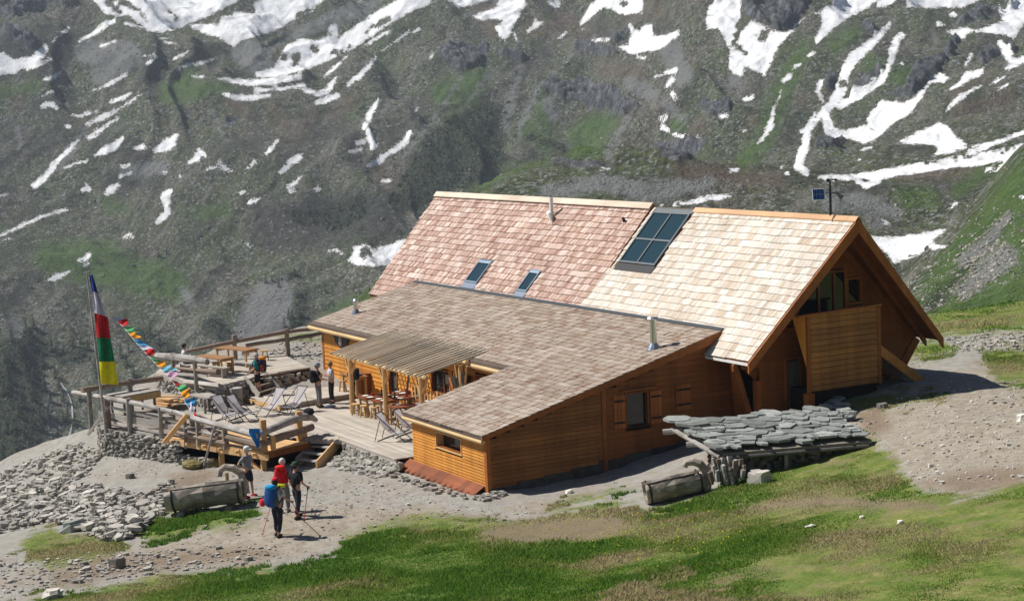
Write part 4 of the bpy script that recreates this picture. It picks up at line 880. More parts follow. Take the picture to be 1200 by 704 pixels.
g = G(); g.tube([(-13.6, -.56, zmain(.56)-.05), (-13.6, -.60, zmain(.56)+.14), (-13.5, -.68, zmain(.56)+.17)], .06, 8); g.out('roof_vent', MAT['iron'], roof_o)
# --- solar mast on the ridge (a thing of its own, bolted to the roof)
sm = thing('solar_mast', 'slim dark mast with a small blue solar panel on the ridge above the gable', 'solar mast', (-1.4, 0, ZR))
g = G(); g.tube([(-1.4, 0, ZR-.05), (-1.4, 0, ZR+.95), (-1.4, .0, ZR+1.3)], [.045, .04, .025], 8); g.out('mast', MAT['iron'], sm)
T = NT('solar_cells'); br = T.n('ShaderNodeTexBrick'); br.offset = 0; T.l(T.coord((1, 1, 1)), br.inputs[0])
T.col((.015, .045, .14)); T.set(Roughness=.2); MAT['solar'] = T.m
g = G(); c_ = np.array((-1.55, -.38, ZR+.80)); a_ = np.array((.10, .18, .0)); b_ = np.array((-.07, .04, .19))
pn = np.cross(a_, b_); pn /= np.linalg.norm(pn); pn = -pn if pn[1] > 0 else pn
g.hexa([c_-a_-b_, c_+a_-b_, c_+a_+b_, c_-a_+b_]+[p+pn*.03 for p in (c_-a_-b_, c_+a_-b_, c_+a_+b_, c_-a_+b_)], 1.); pfr = g.out('panel_frame', MAT['white'], sm)
for i in range(3):
    for j in range(2):
        x0 = -.92+i*.62; y0 = -.90+j*.92; q = [c_+a_*x+b_*y+pn*.031 for x, y in ((x0, y0), (x0+.58, y0), (x0+.58, y0+.86), (x0, y0+.86))]
        g = G(); g.hexa(q+[p+pn*.006 for p in q], 1.); g.out('solar_cell', MAT['solar'], pfr)
g = G(); g.beam((-1.4, 0, ZR+.85), (-1.57, -.36, ZR+.8), .03, .03); g.out('panel_arm', MAT['iron'], sm)
g = G(); g.tube([(-1.4, 0, ZR+.82), (-1.22, .1, ZR+.86), (-1.02, .18, ZR+.68)], [.03, .04, .075], 8); g.out('floodlight', MAT['iron'], sm)
g = G(); g.beam((-1.55, 0, ZR+1.26), (-1.2, 0, ZR+1.28), .03, .03); g.ball((-1.5, 0, ZR+1.26), .07, 6, 4); g.ball((-1.1, 0, ZR+1.28), .05, 6, 4); g.out('wind_sensor', MAT['iron'], sm)
# --- carved ornament under the eave
cx, cz = -24.45, 2.36; orn = thing('wall_ornament', 'dark winged carving with a pale face fixed to the orange wall under the eave', 'ornament', (cx, VB-.05, cz))
for s_ in (-1, 1):
    g = G(); g.prism([(cx+s_*.08, VB-.05, cz+.02), (cx+s_*.55, VB-.05, cz+.30), (cx+s_*.95, VB-.05, cz+.20), (cx+s_*.70, VB-.05, cz+.02), (cx+s_*.62, VB-.05, cz-.16), (cx+s_*.36, VB-.05, cz-.20), (cx+s_*.10, VB-.05, cz-.34)], (0, -.05, 0), 1.); g.out('wing', MAT['iron'], orn)
    g = G(); g.tube([(cx+s_*.08, VB-.09, cz+.18), (cx+s_*.2, VB-.12, cz+.38), (cx+s_*.34, VB-.10, cz+.42)], [.045, .04, .02], 7); g.out('horn', MAT['greyz'], orn)
g = G(); g.ball((cx, VB-.11, cz-.02), .19, 9, 6, 1., 0, (.75, .4, 1.3)); g.out('face', MAT['grey'], orn)

# ================================================================== DECKS AND TERRACE
def clip_line(poly, p0, d):
    """segments of the line p0+t*d inside a polygon"""
    ts = []; n = len(poly); q = (-d[1], d[0])
    for i in range(n):
        a = poly[i]; b = poly[(i+1) % n]
        fa = (a[0]-p0[0])*q[0]+(a[1]-p0[1])*q[1]; fb = (b[0]-p0[0])*q[0]+(b[1]-p0[1])*q[1]
        if (fa > 0) != (fb > 0):
            k = fa/(fa-fb); x = a[0]+(b[0]-a[0])*k; y = a[1]+(b[1]-a[1])*k
            ts.append((x-p0[0])*d[0]+(y-p0[1])*d[1])
    ts.sort(); return list(zip(ts[::2], ts[1::2]))
def planks(parent, poly, z, ang, wd, mat, th=.045, maxlen=3.5, rng=(.86, 1.12), gap=.012, local=False):
    d = np.array((math.cos(ang), math.sin(ang))); q = np.array((-d[1], d[0]))
    ss = [p[0]*q[0]+p[1]*q[1] for p in poly]; s = min(ss)+wd/2
    while s < max(ss):
        p0 = q*s
        for a, b in clip_line(poly, p0, d):
            t = a-random.random()*maxlen*.5 if b-a > maxlen else a
            while t < b-.05:
                e = min(t+maxlen*random.uniform(.8, 1.1), b)
                if b-e < .5: e = b
                t0 = max(t, a)
                if e-t0 > .08:
                    g = G(); zz = z+random.uniform(-.004, .004)
                    A = p0+d*(t0+.004); B = p0+d*(e-.004)
                    g.beam((A[0], A[1], zz-th/2), (B[0], B[1], zz-th/2), wd-gap, th, t=random.uniform(*rng)); g.out('plank', mat, parent)
                t = e
        s += wd
def fascia(parent, pts, z1, h, mat, th=.05, t=1.):
    for a, b in zip(pts[:-1], pts[1:]):
        g = G(); g.beam((a[0], a[1], z1-h/2), (b[0], b[1], z1-h/2), th, h, t=t*random.uniform(.92, 1.08)); g.out('edge_board', mat, parent)
ZD, ZP, ZM, ZU = .2, .12, .42, 1.1
LD = [(-9.0,-13.05),(-13.65,-13.05),(-14.95,-14.25),(-19.0,-15.6),(-23.4,-15.4),(-24.3,-12.95),(-21.35,-12.5),(-22.1,-8.45),(-9.0,-8.45)]
ld = thing('terrace_deck', 'broad grey plank terrace under the slatted pergola beside the chalet', 'deck', (-15, -11, ZD))
planks(ld, LD, ZD, 0, .165, MAT['deck'], maxlen=4.2)
fascia(ld, [(-8.95,-13.08),(-11.3,-13.08),(-13.65,-13.08)], ZD-.045, .13, MAT['grey'], .05); fascia(ld, [(-13.68,-13.05),(-14.95,-14.25)], ZD-.045, .13, MAT['grey'])
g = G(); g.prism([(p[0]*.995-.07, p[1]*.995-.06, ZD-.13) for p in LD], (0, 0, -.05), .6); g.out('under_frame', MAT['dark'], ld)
md = thing('middle_deck', 'low raised plank step of the terrace in front of the stone bank', 'deck', (-23, -11, ZM))
MD = [(-21.35,-12.5),(-22.1,-8.45),(-26.2,-8.45),(-26.1,-9.3),(-25.45,-11.7),(-24.8,-12.85)]
planks(md, MD, ZM, math.radians(8), .17, MAT['deck'], maxlen=3.2, rng=(.92, 1.15))
fascia(md, [(-24.8,-12.88),(-23,-12.72),(-21.33,-12.53)], ZM-.045, .17, MAT['fresh']); fascia(md, [(-21.31,-12.5),(-21.7,-10.5),(-22.07,-8.45)], ZM-.045, .19, MAT['greyz'])
ud = thing('upper_deck', 'highest weathered plank platform carrying the picnic tables by the fence', 'deck', (-28, -12, ZU))
UD = [(-26.1,-9.25),(-25.45,-11.65),(-23.95,-14.2),(-29.6,-15.1),(-31.4,-14.2),(-30.8,-8.6)]
planks(ud, UD, ZU, math.radians(100), .17, MAT['deck'], maxlen=3.4, rng=(.9, 1.12))
fascia(ud, [(-26.07,-9.25),(-25.75,-10.5),(-25.42,-11.65)], ZU-.045, .17, MAT['logd'], .07); fascia(ud, [(-25.2,-12.2),(-23.92,-14.2)], ZU-.045, .15, MAT['grey'], .07); fascia(ud, [(-23.95,-14.24),(-26.8,-14.7),(-29.6,-15.14)], ZU-.045, .18, MAT['grey'], .07, 1.2)
# new timber platform with its front wall of boards
PA, PC, PR = np.array((-22.9,-19.2)), np.array((-13.7,-16.15)), np.array((-14.6,-13.98))
pd = PC-PA; pl_ = np.linalg.norm(pd); pd = pd/pl_; pn_ = np.array((-pd[1], pd[0]))
pf = thing('timber_platform', 'new pale timber platform corner standing on posts above the gravel', 'deck', (-15, -15.5, ZP))
F0 = PA+pd*4.1
PF = [tuple(F0), tuple(PC), tuple(PR), (-14.98,-14.3), (-19.0,-15.68), tuple(F0+pn_*1.3)]
planks(pf, PF, ZP, math.atan2(pd[1], pd[0]), .16, MAT['fresh'], maxlen=3.0)
for k in range(6):                                         # rim joists and short cross timbers seen from outside
    a = F0+pd*(k*.98); b = a+pd*.96
    g = G(); g.beam((a[0]-pn_[0]*-.03, a[1], ZP-.16), (b[0], b[1], ZP-.16), .06, .22, t=random.uniform(.9, 1.08)); g.out('rim_board', MAT['fresh'], pf)
    g = G(); c_ = a+pd*.3; e_ = c_-pn_*.22
    g.beam((c_[0]+pn_[0]*.3, c_[1]+pn_[1]*.3, ZP-.10), (e_[0], e_[1], ZP-.10), .09, .10, t=1.05); g.out('joist_end', MAT['fresh'], pf)
g = G(); g.beam((PC[0], PC[1], ZP-.15), (PR[0], PR[1], ZP-.15), .08, .22, t=.8); g.out('rim_board', MAT['trim'], pf)
for p_, zb in ((PC+pn_*.1-pd*.15, -.95), (PR+np.array((-.25,-.1)), -.9), (F0+pn_*.1, -.9), (PC-pd*2.6+pn_*.1, -.95)):
    g = G(); g.beam((p_[0], p_[1], zb), (p_[0], p_[1], ZP-.06), .17, .17, t=.95); g.out('support_post', MAT['post'], pf)
g = G(); a = PC+pn_*.12-pd*.2; b = PC+pn_*1.4-pd*.4
g.beam((a[0]-pd[0]*1.0, a[1]-pd[1]*1.0, ZP-.25), (a[0], a[1], -.75), .10, .14, t=1.); g.out('brace', MAT['fresh'], pf)
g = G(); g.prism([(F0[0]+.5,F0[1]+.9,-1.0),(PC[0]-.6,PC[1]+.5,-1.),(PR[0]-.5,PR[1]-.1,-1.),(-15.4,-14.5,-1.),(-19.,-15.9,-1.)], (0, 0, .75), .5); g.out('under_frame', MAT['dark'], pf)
# front strip of the terrace left of the platform: packed earth and old planks
tf = thing('old_plank_floor', 'dark worn plank floor behind the log railing by the flagpole', 'deck', (-21, -17, .08))
TF = [tuple(PA+pn_*.12), tuple(F0-pd*.02+pn_*.12), tuple(F0-pd*.02+pn_*1.3), (-19.05,-15.75), (-23.4,-15.5), (-26.4,-16.2), (-26.0,-18.6)]
planks(tf, TF, .08, math.atan2(pd[1], pd[0])+.05, .19, MAT['greyz'], maxlen=2.6, rng=(.8, 1.3))
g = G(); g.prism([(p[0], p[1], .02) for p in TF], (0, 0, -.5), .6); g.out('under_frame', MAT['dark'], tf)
# wooden steps up to the terrace
st = thing('entrance_steps', 'short open steps with pale stringers leading up to the terrace from the gravel', 'steps', (-14, -13.8, -.6))
T0, T1 = np.array((-14.15,-12.98)), np.array((-13.1,-14.35)); wv = np.array((-1.05,-.42))
for k, m_ in ((0, 'fresh'), (1, 'grey')):
    a = T0+wv*k; b = T1+wv*k*.95
    g = G(); g.prism([(a[0],a[1],.24),(b[0],b[1],-.34),(b[0],b[1],-.66),(b[0]*.75+a[0]*.25,b[1]*.75+a[1]*.25,-.66),(a[0],a[1],-.16)], (-.05, -.03, 0), 1.05); g.out('stringer', MAT[m_], st)
for k in range(4):
    f = .12+k*.26; a = T0*(1-f)+T1*f; z = .10-k*.165
    g = G(); g.beam((a[0]-.05, a[1]-.02, z), (a[0]+wv[0]*.97, a[1]+wv[1]*.97, z), .27, .045, t=1.1); g.out('tread', MAT['grey'], st)
s2 = thing('upper_steps', 'grey ladder steps climbing to the upper deck behind the hiker', 'steps', (-24.6, -12, ZM))
b0, b1 = np.array((-23.9,-12.45)), np.array((-25.0,-11.15)); t0, t1 = np.array((-25.05,-12.65)), np.array((-25.75,-11.5))
for a, b in ((b0, t0), (b1, t1)):
    g = G(); g.beam((a[0], a[1], ZM+.06), (b[0], b[1], ZU+.04), .06, .26, t=1.1); g.out('stringer', MAT['grey'], s2)
for k in range(3):
    f = .2+k*.3; a = b0*(1-f)+t0*f; b = b1*(1-f)+t1*f; z = ZM+(ZU-ZM)*f
    g = G(); g.beam((a[0], a[1], z), (b[0], b[1], z), .24, .05, t=.85); g.out('tread', MAT['greyz'], s2)

# ------------------------------------------------------------------ log railings
def rail_post(parent, p, z0, z1, r=.09, m='greyz', sq=False, tilt=(0, 0), t=1.):
    g = G()
    if sq: g.beam((p[0], p[1], z0), (p[0]+tilt[0], p[1]+tilt[1], z1), r*2, r*2, (1,0,0), t)
    else: g.tube([(p[0], p[1], z0), (p[0]+tilt[0]*.5, p[1]+tilt[1]*.5, (z0+z1)/2), (p[0]+tilt[0], p[1]+tilt[1], z1)], [r, r*.95, r*.85], 8, t, wob=.25)
    return g.out('post', MAT[m], parent)
def rail_log(parent, pts, rad, m='log', t=1., name='log_rail'):
    g = G(); P = [np.array(p, float) for p in pts]
    if len(P) == 2: P = [P[0], P[0]*.67+P[1]*.33+np.array((0, 0, .015)), P[0]*.33+P[1]*.67+np.array((0, 0, -.01)), P[1]]
    rr = np.interp(np.linspace(0, 1, len(P)), np.linspace(0, 1, len(rad)), rad) if not np.isscalar(rad) else [rad]*len(P)
    g.tube(P, list(rr), 9, t, wob=.22); return g.out(name, MAT[m], parent)
def rail_plank(parent, a, b, w, m='grey', t=1.):
    g = G(); g.beam(a, b, .045, w, t=t); return g.out('rail_plank', MAT[m], parent)
def A3(f, z, off=0.): p = PA+pd*f+pn_*off; return (p[0], p[1], z)
fr = thing('log_railing', 'long weathered log and plank railing along the front of the terrace over the stone wall', 'railing', A3(4, .1), group=None)
rail_log(fr, [onv(86,459.5,-18.9), A3(0.2,1.30), A3(2.0,1.26), A3(4.4,1.14)], [.10,.105,.10,.085], 'log', 1.25)
rail_post(fr, A3(-.05, 0), -.95, 1.32, .16, 'logd', tilt=(-.15,.08), t=1.3); rail_post(fr, A3(1.55, 0, -.02), -.35, 1.42, .115, 'log', t=.95); rail_post(fr, A3(3.6, 0, -.02), -.7, 1.25, .10, 'log', t=.9); rail_post(fr, A3(5.1, 0), -.2, .95, .08, 'log', t=.9)
for f0, f1, z0, z1, w_, t_ in ((.15,1.5,.92,.86,.13,1.1),(1.6,3.55,.86,.80,.15,1.),(3.6,5.1,.80,.72,.13,.95),(.2,1.5,.60,.55,.20,1.15),(1.6,3.5,.56,.55,.28,1.05),(3.62,5.1,.52,.45,.2,.9),(.3,1.5,.34,.28,.10,1.5),(1.7,3.5,.27,.22,.10,1.45),(1.55,3.0,.12,.10,.08,1.3)):
    rail_plank(fr, A3(f0, z0, .05+.05*random.random()), A3(f1, z1, .05+.05*random.random()), w_, 'grey', t_)
g = G(); g.beam((A3(-.9, -.2, -.35)), A3(.1, .95, -.05), .08, .10, t=1.5); g.out('brace', MAT['grey'], fr)
g = G(); g.beam(A3(-1.2, .55, .4), A3(1.2, .62, .15), .05, .12, t=.9); g.out('rail_plank', MAT['grey'], fr)
r2 = thing('platform_railing', 'thick grey log railing on square posts round the new timber platform', 'railing', A3(9, .1))
rail_log(r2, [A3(4.45, 1.14), A3(6.0, .97), A3(7.9, .84), A3(9.15, .72)], [.085,.11,.125,.115], 'log', 1.3)
cR = np.array((PC[0]-.15, PC[1]+.1)); eR = np.array((PR[0]-.35, PR[1]-.25))
def R3(f, z): p = cR+(eR-cR)*f; return (p[0], p[1], z)
q0 = R3(-.22, .78); q1 = R3(1.42, .80)
rail_log(r2, [q0, R3(.25, .86), R3(.7, .95), R3(1.1, .98), R3(1.35, .88), R3(1.5, .70)], [.13,.14,.15,.15,.13,.08], 'log', 1.05)
rail_log(r2, [R3(-.15, .42), R3(.5, .47), R3(1.35, .50)], [.14,.15,.15], 'logd', 1.5); rail_log(r2, [A3(7.0, .52, .04), A3(8.3, .42, .04), A3(9.5, .36, .0)], [.12,.14,.16], 'logd', 1.4)
rail_log(r2, [A3(4.5, .62), A3(6.5, .50), A3(8.4, .46)], [.06,.07,.07], 'log', 1.0); rail_log(r2, [A3(4.5, .36), A3(6.2, .30), A3(7.6, .24)], [.08,.11,.12], 'logd', 1.6)
for f, z1 in ((.0, 1.28), (1.0, 1.22)): rail_post(r2, R3(f, 0), -.05, z1, .10, 'post', True)
g = G(); p = R3(.12, 0); g.beam((p[0]+.06, p[1]+.15, .1), (p[0]+.06, p[1]+.15, .62), .16, .16, (1,0,0), 1.1); g.out('post', MAT['post'], r2)
g = G(); p = R3(1.12, 0); g.beam((p[0], p[1], .1), (p[0], p[1], .55), .2, .2, (1,0,0), 1.2); g.out('post', MAT['post'], r2)
for f in (5.9, 7.5): rail_post(r2, A3(f, 0), .0, .95, .085, 'greyz', True)
rail_post(r2, A3(6.75, 0, .05), .0, .7, .06, 'greyz', True)
# leaning poles and planks
pole = G(); pole.tube([gp(238, 548)+np.array((0,0,-.05)), A3(7.1, .88, -.12)], [.045, .04], 7, 1.2)
pole.solo('leaning_pole', MAT['log'], 'long thin grey pole leaning from the gravel against the log railing', 'pole', gp(238, 548))
lp = G(); lp.beam(A3(4.3, .0, -.45), A3(5.5, 1.15, -.15), .05, .22, (0,1,0), 1.15); lp.solo('leaning_plank', MAT['fresh'], 'yellow plank propped at a slant against the front railing', 'plank', A3(4.3, .0, -.45))
# upper railing, back fence
ur = thing('upper_railing', 'grey log railing with planks in front of the picnic tables on the upper deck', 'railing', (-27, -14.6, ZU))
def U3(x, y): return onv(x, y, -14.72)
rail_log(ur, [U3(184,417), U3(205,418), U3(230,421), U3(243,424)], [.15,.16,.15,.12], 'log', 1.0)
rail_log(ur, [U3(200,430.5), U3(225,433), U3(256,435.5)], [.06,.09,.12], 'logd', 1.3); rail_plank(ur, U3(192,437), U3(243,440), .12, 'grey', 1.1); rail_plank(ur, U3(206,445), U3(256,451), .14, 'grey', 1.5)
for x, y0, y1 in ((205.5, 446, 414), (231.5, 450, 421)): a = U3(x, y0); b = U3(x, y1); rail_post(ur, (a[0], a[1]-.05), a[2]-.3, b[2], .10, 'greyz', t=1.1)
bf = thing('back_fence', 'dark two rail wooden fence sloping up behind the upper deck towards the chalet', 'fence', (-31, -11, ZU))
def B3(x, y): f = (x-190)/(378-190); u = -31.6+f*1.2; return onu(x, y, u)
rail_log(bf, [B3(214,413), B3(278,399.5), B3(338,388)], [.10,.10,.10], 'logd', 1.5); rail_log(bf, [B3(338,388.5), B3(378,384)], [.09,.08], 'logd', 1.4)
rail_log(bf, [B3(288,405), B3(338,397)], [.09,.08], 'logd', 1.35); rail_log(bf, [B3(338,398), B3(378,390)], [.09,.09], 'logd', 1.3)
for x, y0, y1 in ((276, 425, 392), (337.5, 417, 385)): a = B3(x, y0); b = B3(x, y1); rail_post(bf, a, a[2]-.5, b[2], .12, 'logd', t=1.8)
lf = thing('left_fence', 'low rail fence on two posts at the far edge behind the plank floor', 'fence', (-26, -18, .1))
def L3(x, y): f = (x-96)/(190-96); return onu(x, y, -25.4-f*1.2)
rail_log(lf, [L3(96,457), L3(130,451), L3(160,447), L3(190,443)], [.12,.12,.12,.12], 'logd', 1.7); rail_post(lf, L3(104.5,462), -.4, L3(104,455)[2], .11, 'log', t=.8); rail_post(lf, L3(152.5,462), -.2, L3(152,443)[2], .13, 'log', t=.95)

# ------------------------------------------------------------------ pergola
pg = thing('pergola', 'open pergola roofed with thin peeled sticks over the dining tables', 'pergola', (-16, -9.5, ZD))
def pgz(v): return 3.02+(v+7.8)*.219
N = 25
for k in range(N):
    u = -20.0+8.2*k/(N-1)+random.uniform(-.03, .03); a = -7.75+random.uniform(-.08, .05); b = -10.72+random.uniform(-.14, .10)
    g = G(); g.tube([(u, a, pgz(a)+.12), (u+random.uniform(-.03,.03), (a+b)/2, pgz((a+b)/2)+.13), (u+random.uniform(-.05,.05), b, pgz(b)+.12)], [.042, .045, .04], 6, random.uniform(.8, 1.25)); g.out('roof_stick', MAT['slat'], pg)
for v, r in ((-10.45, .085), (-8.75, .08)):
    g = G(); g.tube([(-20.15, v, pgz(v)-.02), (-16, v, pgz(v)-.03), (-11.7, v, pgz(v)-.02)], r, 8, 1.); g.out('beam', MAT['pale'], pg)
for u, v in ((-18.7,-10.45), (-15.45,-10.45), (-12.2,-10.45), (-12.0,-8.9)):
    g = G(); g.tube([(u+.03, v-.03, ZD-.02), (u, v, 1.3), (u-.02, v, pgz(v)-.09)], [.105, .10, .095], 9, 1.05); g.out('post', MAT['post'], pg)
    for s_ in (-1, 1):
        g = G(); g.tube([(u, v, 1.72), (u+s_*.30, v, 2.02), (u+s_*.48, v, pgz(v)-.07)], [.045, .05, .045], 6, 1.); g.out('brace', MAT['post'], pg)
g = G(); g.tube([(-17.3, -8.7, .95), (-16.6, -8.75, 2.7)], .05, 6, .8); g.out('brace', MAT['log'], pg)
# picket screen
pk = thing('picket_screen', 'orange picket screen standing at the wall under the right end of the pergola', 'fence', (-14.3, -8.75, ZD))
for k in range(15):
    u = -16.4+k*.27; h = 1.15+.08*math.sin(k*1.7); ln = -.12+.02*k
    g = G(); g.beam((u, -8.85, ZD+.02), (u+ln*.5-.06, -8.82, ZD+h), .10, .028, (0,1,0), random.uniform(.9, 1.15)); g.out('picket', MAT['post'], pk)
for z in (.45, 1.05):
    g = G(); g.beam((-16.5, -8.80, ZD+z), (-12.4, -8.80, ZD+z), .03, .07, t=.9); g.out('picket_rail', MAT['trim'], pk)
# hanging cauldron
cz = thing('hanging_cauldron', 'dark round metal cauldron hanging from a beam end by the pergola', 'cauldron', (-12.3, -8.55, 1.7))
g = G(); g.tube([(-12.3,-8.62,1.72),(-12.32,-8.64,1.78),(-12.4,-8.7,1.95),(-12.42,-8.72,2.15),(-12.42,-8.72,2.2)], [.12,.26,.36,.38,.40], 12, 1.); g.out('pot', plain('old_copper', (.10,.085,.08), .45, .6), cz)
g = G(); g.tube([(-12.02,-8.72,2.2),(-12.2,-8.72,2.55),(-12.42,-8.72,2.62),(-12.65,-8.72,2.55),(-12.8,-8.72,2.2)], .02, 6); g.out('handle', MAT['iron'], cz)
g = G(); g.tube([(-12.42,-8.72,2.62),(-12.42,-8.72,2.85)], .015, 5); g.out('hook', MAT['iron'], cz)
g = G(); g.tube([(-12.6,-8.65,2.6),(-12.0,-8.9,2.5),(-11.75,-9.0,2.1),(-11.6,-9.05,1.6)], [.05,.05,.045,.04], 6, .8); g.solo('crooked_branch', MAT['log'], 'crooked pale branch hung beside the cauldron by the eave', 'branch', (-12, -8.8, 2.2))

# ------------------------------------------------------------------ furniture
def dining_table(cx, cy, L, W, H, z, rz, label, group=None, m='table', bench=False, ltr=.9):
    t = thing('dining_table', label, 'table', (cx, cy, z), rz, group)
    n = 5
    for k in range(n):
        y = -W/2+(k+.5)*W/n; g = G(); g.box((-L/2, y-W/n/2+.006, H-.045), (L/2, y+W/n/2-.006, H), random.uniform(.9, 1.1)); g.out('tabletop_plank', MAT[m], t, local=True)
    for sx in (-1, 1):
        for sy in (-1, 1):
            g = G(); g.beam((sx*(L/2-.12), sy*(W/2-.09), 0), (sx*(L/2-.12), sy*(W/2-.09), H-.046), .08, .08, (1,0,0), .9); g.out('leg', MAT['stool'], t, local=True)
        g = G(); g.box((sx*(L/2-.15)-.03, -W/2+.06, H-.15), (sx*(L/2-.15)+.03, W/2-.06, H-.05), .8); g.out('cross_rail', MAT['stool'], t, local=True)
    return t
def bench(cx, cy, L, z, rz, label, H=.45, group=None, m='grey'):
    t = thing('bench', label, 'bench', (cx, cy, z), rz, group)
    for k in (-1, 1):
        g = G(); g.box((-L/2, k*.075-.07, H-.04), (L/2, k*.075+.07, H), random.uniform(.9, 1.1)); g.out('seat_plank', MAT[m], t, local=True)
    for sx in (-1, 1):
        g = G(); g.box((sx*(L/2-.2)-.03, -.13, 0), (sx*(L/2-.2)+.03, .13, H-.041), .85); g.out('leg', MAT[m], t, local=True)
    return t
dining_table(-17.75, -9.35, 2.3, .82, .75, ZD, math.pi/2, 'dining table laid with plates nearest the left pergola post', 'dining tables laid under the pergola', 'redboard')
dining_table(-16.65, -9.25, 2.3, .82, .75, ZD, math.pi/2, 'dining table laid with plates in the middle under the pergola', 'dining tables laid under the pergola', 'redboard')
dining_table(-14.9, -9.5, 2.0, .8, .75, ZD, math.pi/2, 'dark dining table at the right end of the pergola by the pickets', 'dining tables laid under the pergola', 'redboard')
def pick(x, y, z): return onz(x, y, z)
p = pick(277, 407.5, ZU+.78); dining_table(p[0], p[1], 2.2, .8, .78, ZU, .35, 'orange topped picnic table nearest the back fence', 'picnic tables on the upper deck')
p = pick(250, 417.5, ZU+.78); dining_table(p[0], p[1], 2.0, .8, .78, ZU, .35, 'faded picnic table just behind the upper railing', 'picnic tables on the upper deck')
p = pick(282, 424, ZU+.45); bench(p[0], p[1], 1.8, ZU, .35, 'grey bench in front of the orange picnic table')
p = pick(250, 430, ZU+.42); bench(p[0], p[1], 1.8, ZU, .35, 'grey bench below the faded picnic table')
p = pick(424, 439, ZM+.8); dining_table(-21.9, -8.95, 1.6, .6, .8, ZM, 0, 'narrow orange side table against the chalet wall left of the counter', None)
# stools: one model, copied
def make_stool(label, group):
    t = thing('stool', label, 'stool', (0, 0, 0), 0, group)
    g = G(); g.tube([(0,0,.41),(0,0,.46)], [.185,.19], 10, 1.1); g.out('seat', MAT['stool'], t, local=True)
    for k in range(4):
        a = math.pi/4+k*math.pi/2; g = G(); g.beam((.2*math.cos(a), .2*math.sin(a), 0), (.12*math.cos(a), .12*math.sin(a), .412), .05, .05, (1,0,0), 1.); g.out('leg', MAT['stool'], t, local=True)
    g = G(); g.beam((-.17,0,.16),(.17,0,.16), .03, .03, t=.9); g.out('stretcher', MAT['stool'], t, local=True)
    g = G(); g.beam((0,-.17,.19),(0,.17,.19), .03, .03, t=.9); g.out('stretcher', MAT['stool'], t, local=True)
    return t
stool0 = make_stool('pale wooden stool', 'stools round the dining tables')
spots = [(418,486,ZD,'pale wooden stool nearest the left pergola post'),(428,488,ZD,'pale wooden stool second from the left pergola post'),(440,490,ZD,'pale wooden stool at the near right table corner'),(463,487,ZD,'shaded wooden stool right of the middle pergola post'),(475,480,ZD,'shaded wooden stool beyond the deck chairs under the pergola'),
 (402,458,ZM,'wooden stool behind the white shirted visitor'),(311,422,ZU,'wooden stool beside the orange backpack on the upper deck'),(270,436,ZU,'small wooden stool at the right end of the upper railing'),(254,437,ZU,'small wooden stool tucked under the faded picnic table')]
index_children()
for i, (x, y, z, lab) in enumerate(spots):
    o = stool0 if i == 0 else copy_tree(stool0)
    q = onz(x, y, z); o.location = (q[0], q[1], z); o.rotation_euler.z = random.random()*1.5; o['label'] = lab
# deck chairs: canvas sling on crossed dark frames
T = NT('printed_canvas'); co = T.coord((1,1,1)); v = T.ramp(T.noise(T.coord((4.5,4.5,4.5)), 1., 3, .6), [(.56, 0.), (.60, 1.)])
uv = T.n('ShaderNodeSeparateXYZ'); T.l(T.n('ShaderNodeTexCoord').outputs['Generated'], uv.inputs[0])
inside = T.math('LESS_THAN', T.math('ADD', T.math('ABSOLUTE', T.math('SUBTRACT', uv.outputs[1], .5)), T.math('ABSOLUTE', T.math('SUBTRACT', uv.outputs[0], .42))), .30)
c = T.mix(T.math('MULTIPLY', v, inside), (.80,.78,.84), (.42,.18,.24)); T.col(c); T.set(Roughness=.8); tl = T.n('ShaderNodeBsdfTranslucent'); T.l(c, tl.inputs[0]); ms = T.n('ShaderNodeMixShader'); ms.inputs[0].default_value = .6; T.l(T.b.outputs[0], ms.inputs[1]); T.l(tl.outputs[0], ms.inputs[2]); T.l(ms.outputs[0], T.t.nodes['Material Output'].inputs[0]); MAT['canvas'] = T.m
def make_chair(label, group):
    t = thing('deck_chair', label, 'deck chair', (0, 0, 0), 0, group)       # sits facing +x
    W = .29
    pts = [(-.62, 1.0), (-.46, .72), (-.28, .48), (-.08, .33), (.15, .27), (.36, .30), (.45, .34)]
    g = G()
    for (x0, z0), (x1, z1) in zip(pts[:-1], pts[1:]):
        g.add([(x0, -W+.02, z0), (x1, -W+.02, z1), (x1, W-.02, z1), (x0, W-.02, z0)], [(0, 1, 2, 3)], 1.)
    g.out('sling', MAT['canvas'], t, local=True)
    for s in (-1, 1):
        y = s*W; g = G(); g.tube([(-.62, y, 1.02), (.52, y, .02)], .017, 6); g.out('back_rail', MAT['iron'], t, local=True)
        y = s*(W+.04); g = G(); g.tube([(-.55, y, .02), (.47, y, .37)], .017, 6); g.out('seat_rail', MAT['iron'], t, local=True)
        y = s*(W+.03); g = G(); g.tube([(-.42, y, .80), (-.66, y, .02)], .014, 6); g.out('prop', MAT['iron'], t, local=True)
    for x, z in ((-.62, 1.02), (.46, .36), (.52, .02), (-.55, .02)):
        g = G(); g.tube([(x, -W-.04, z), (x, W+.04, z)], .017, 6); g.out('cross_bar', MAT['iron'], t, local=True)
    return t
chair0 = make_chair('x', 'canvas deck chairs on the terrace')
spots = [(463,516,ZD,.72,'white printed deck chair on the open planks in front of the pergola'),(484,512,ZD,.72,'white printed deck chair half hidden by the corner of the low shingled roof'),
 (317,486,ZD,-1.2,'white deck chair facing the valley left of the other by the thick log railing'),(343,484,ZD,-1.2,'white deck chair facing the valley, nearer the black vested visitor'),(268,494,ZD,.45,'printed deck chair near the round tree stump'),(286,493,ZD,.6,'low reclined deck chair with a blank sling beside the printed one')]
index_children()
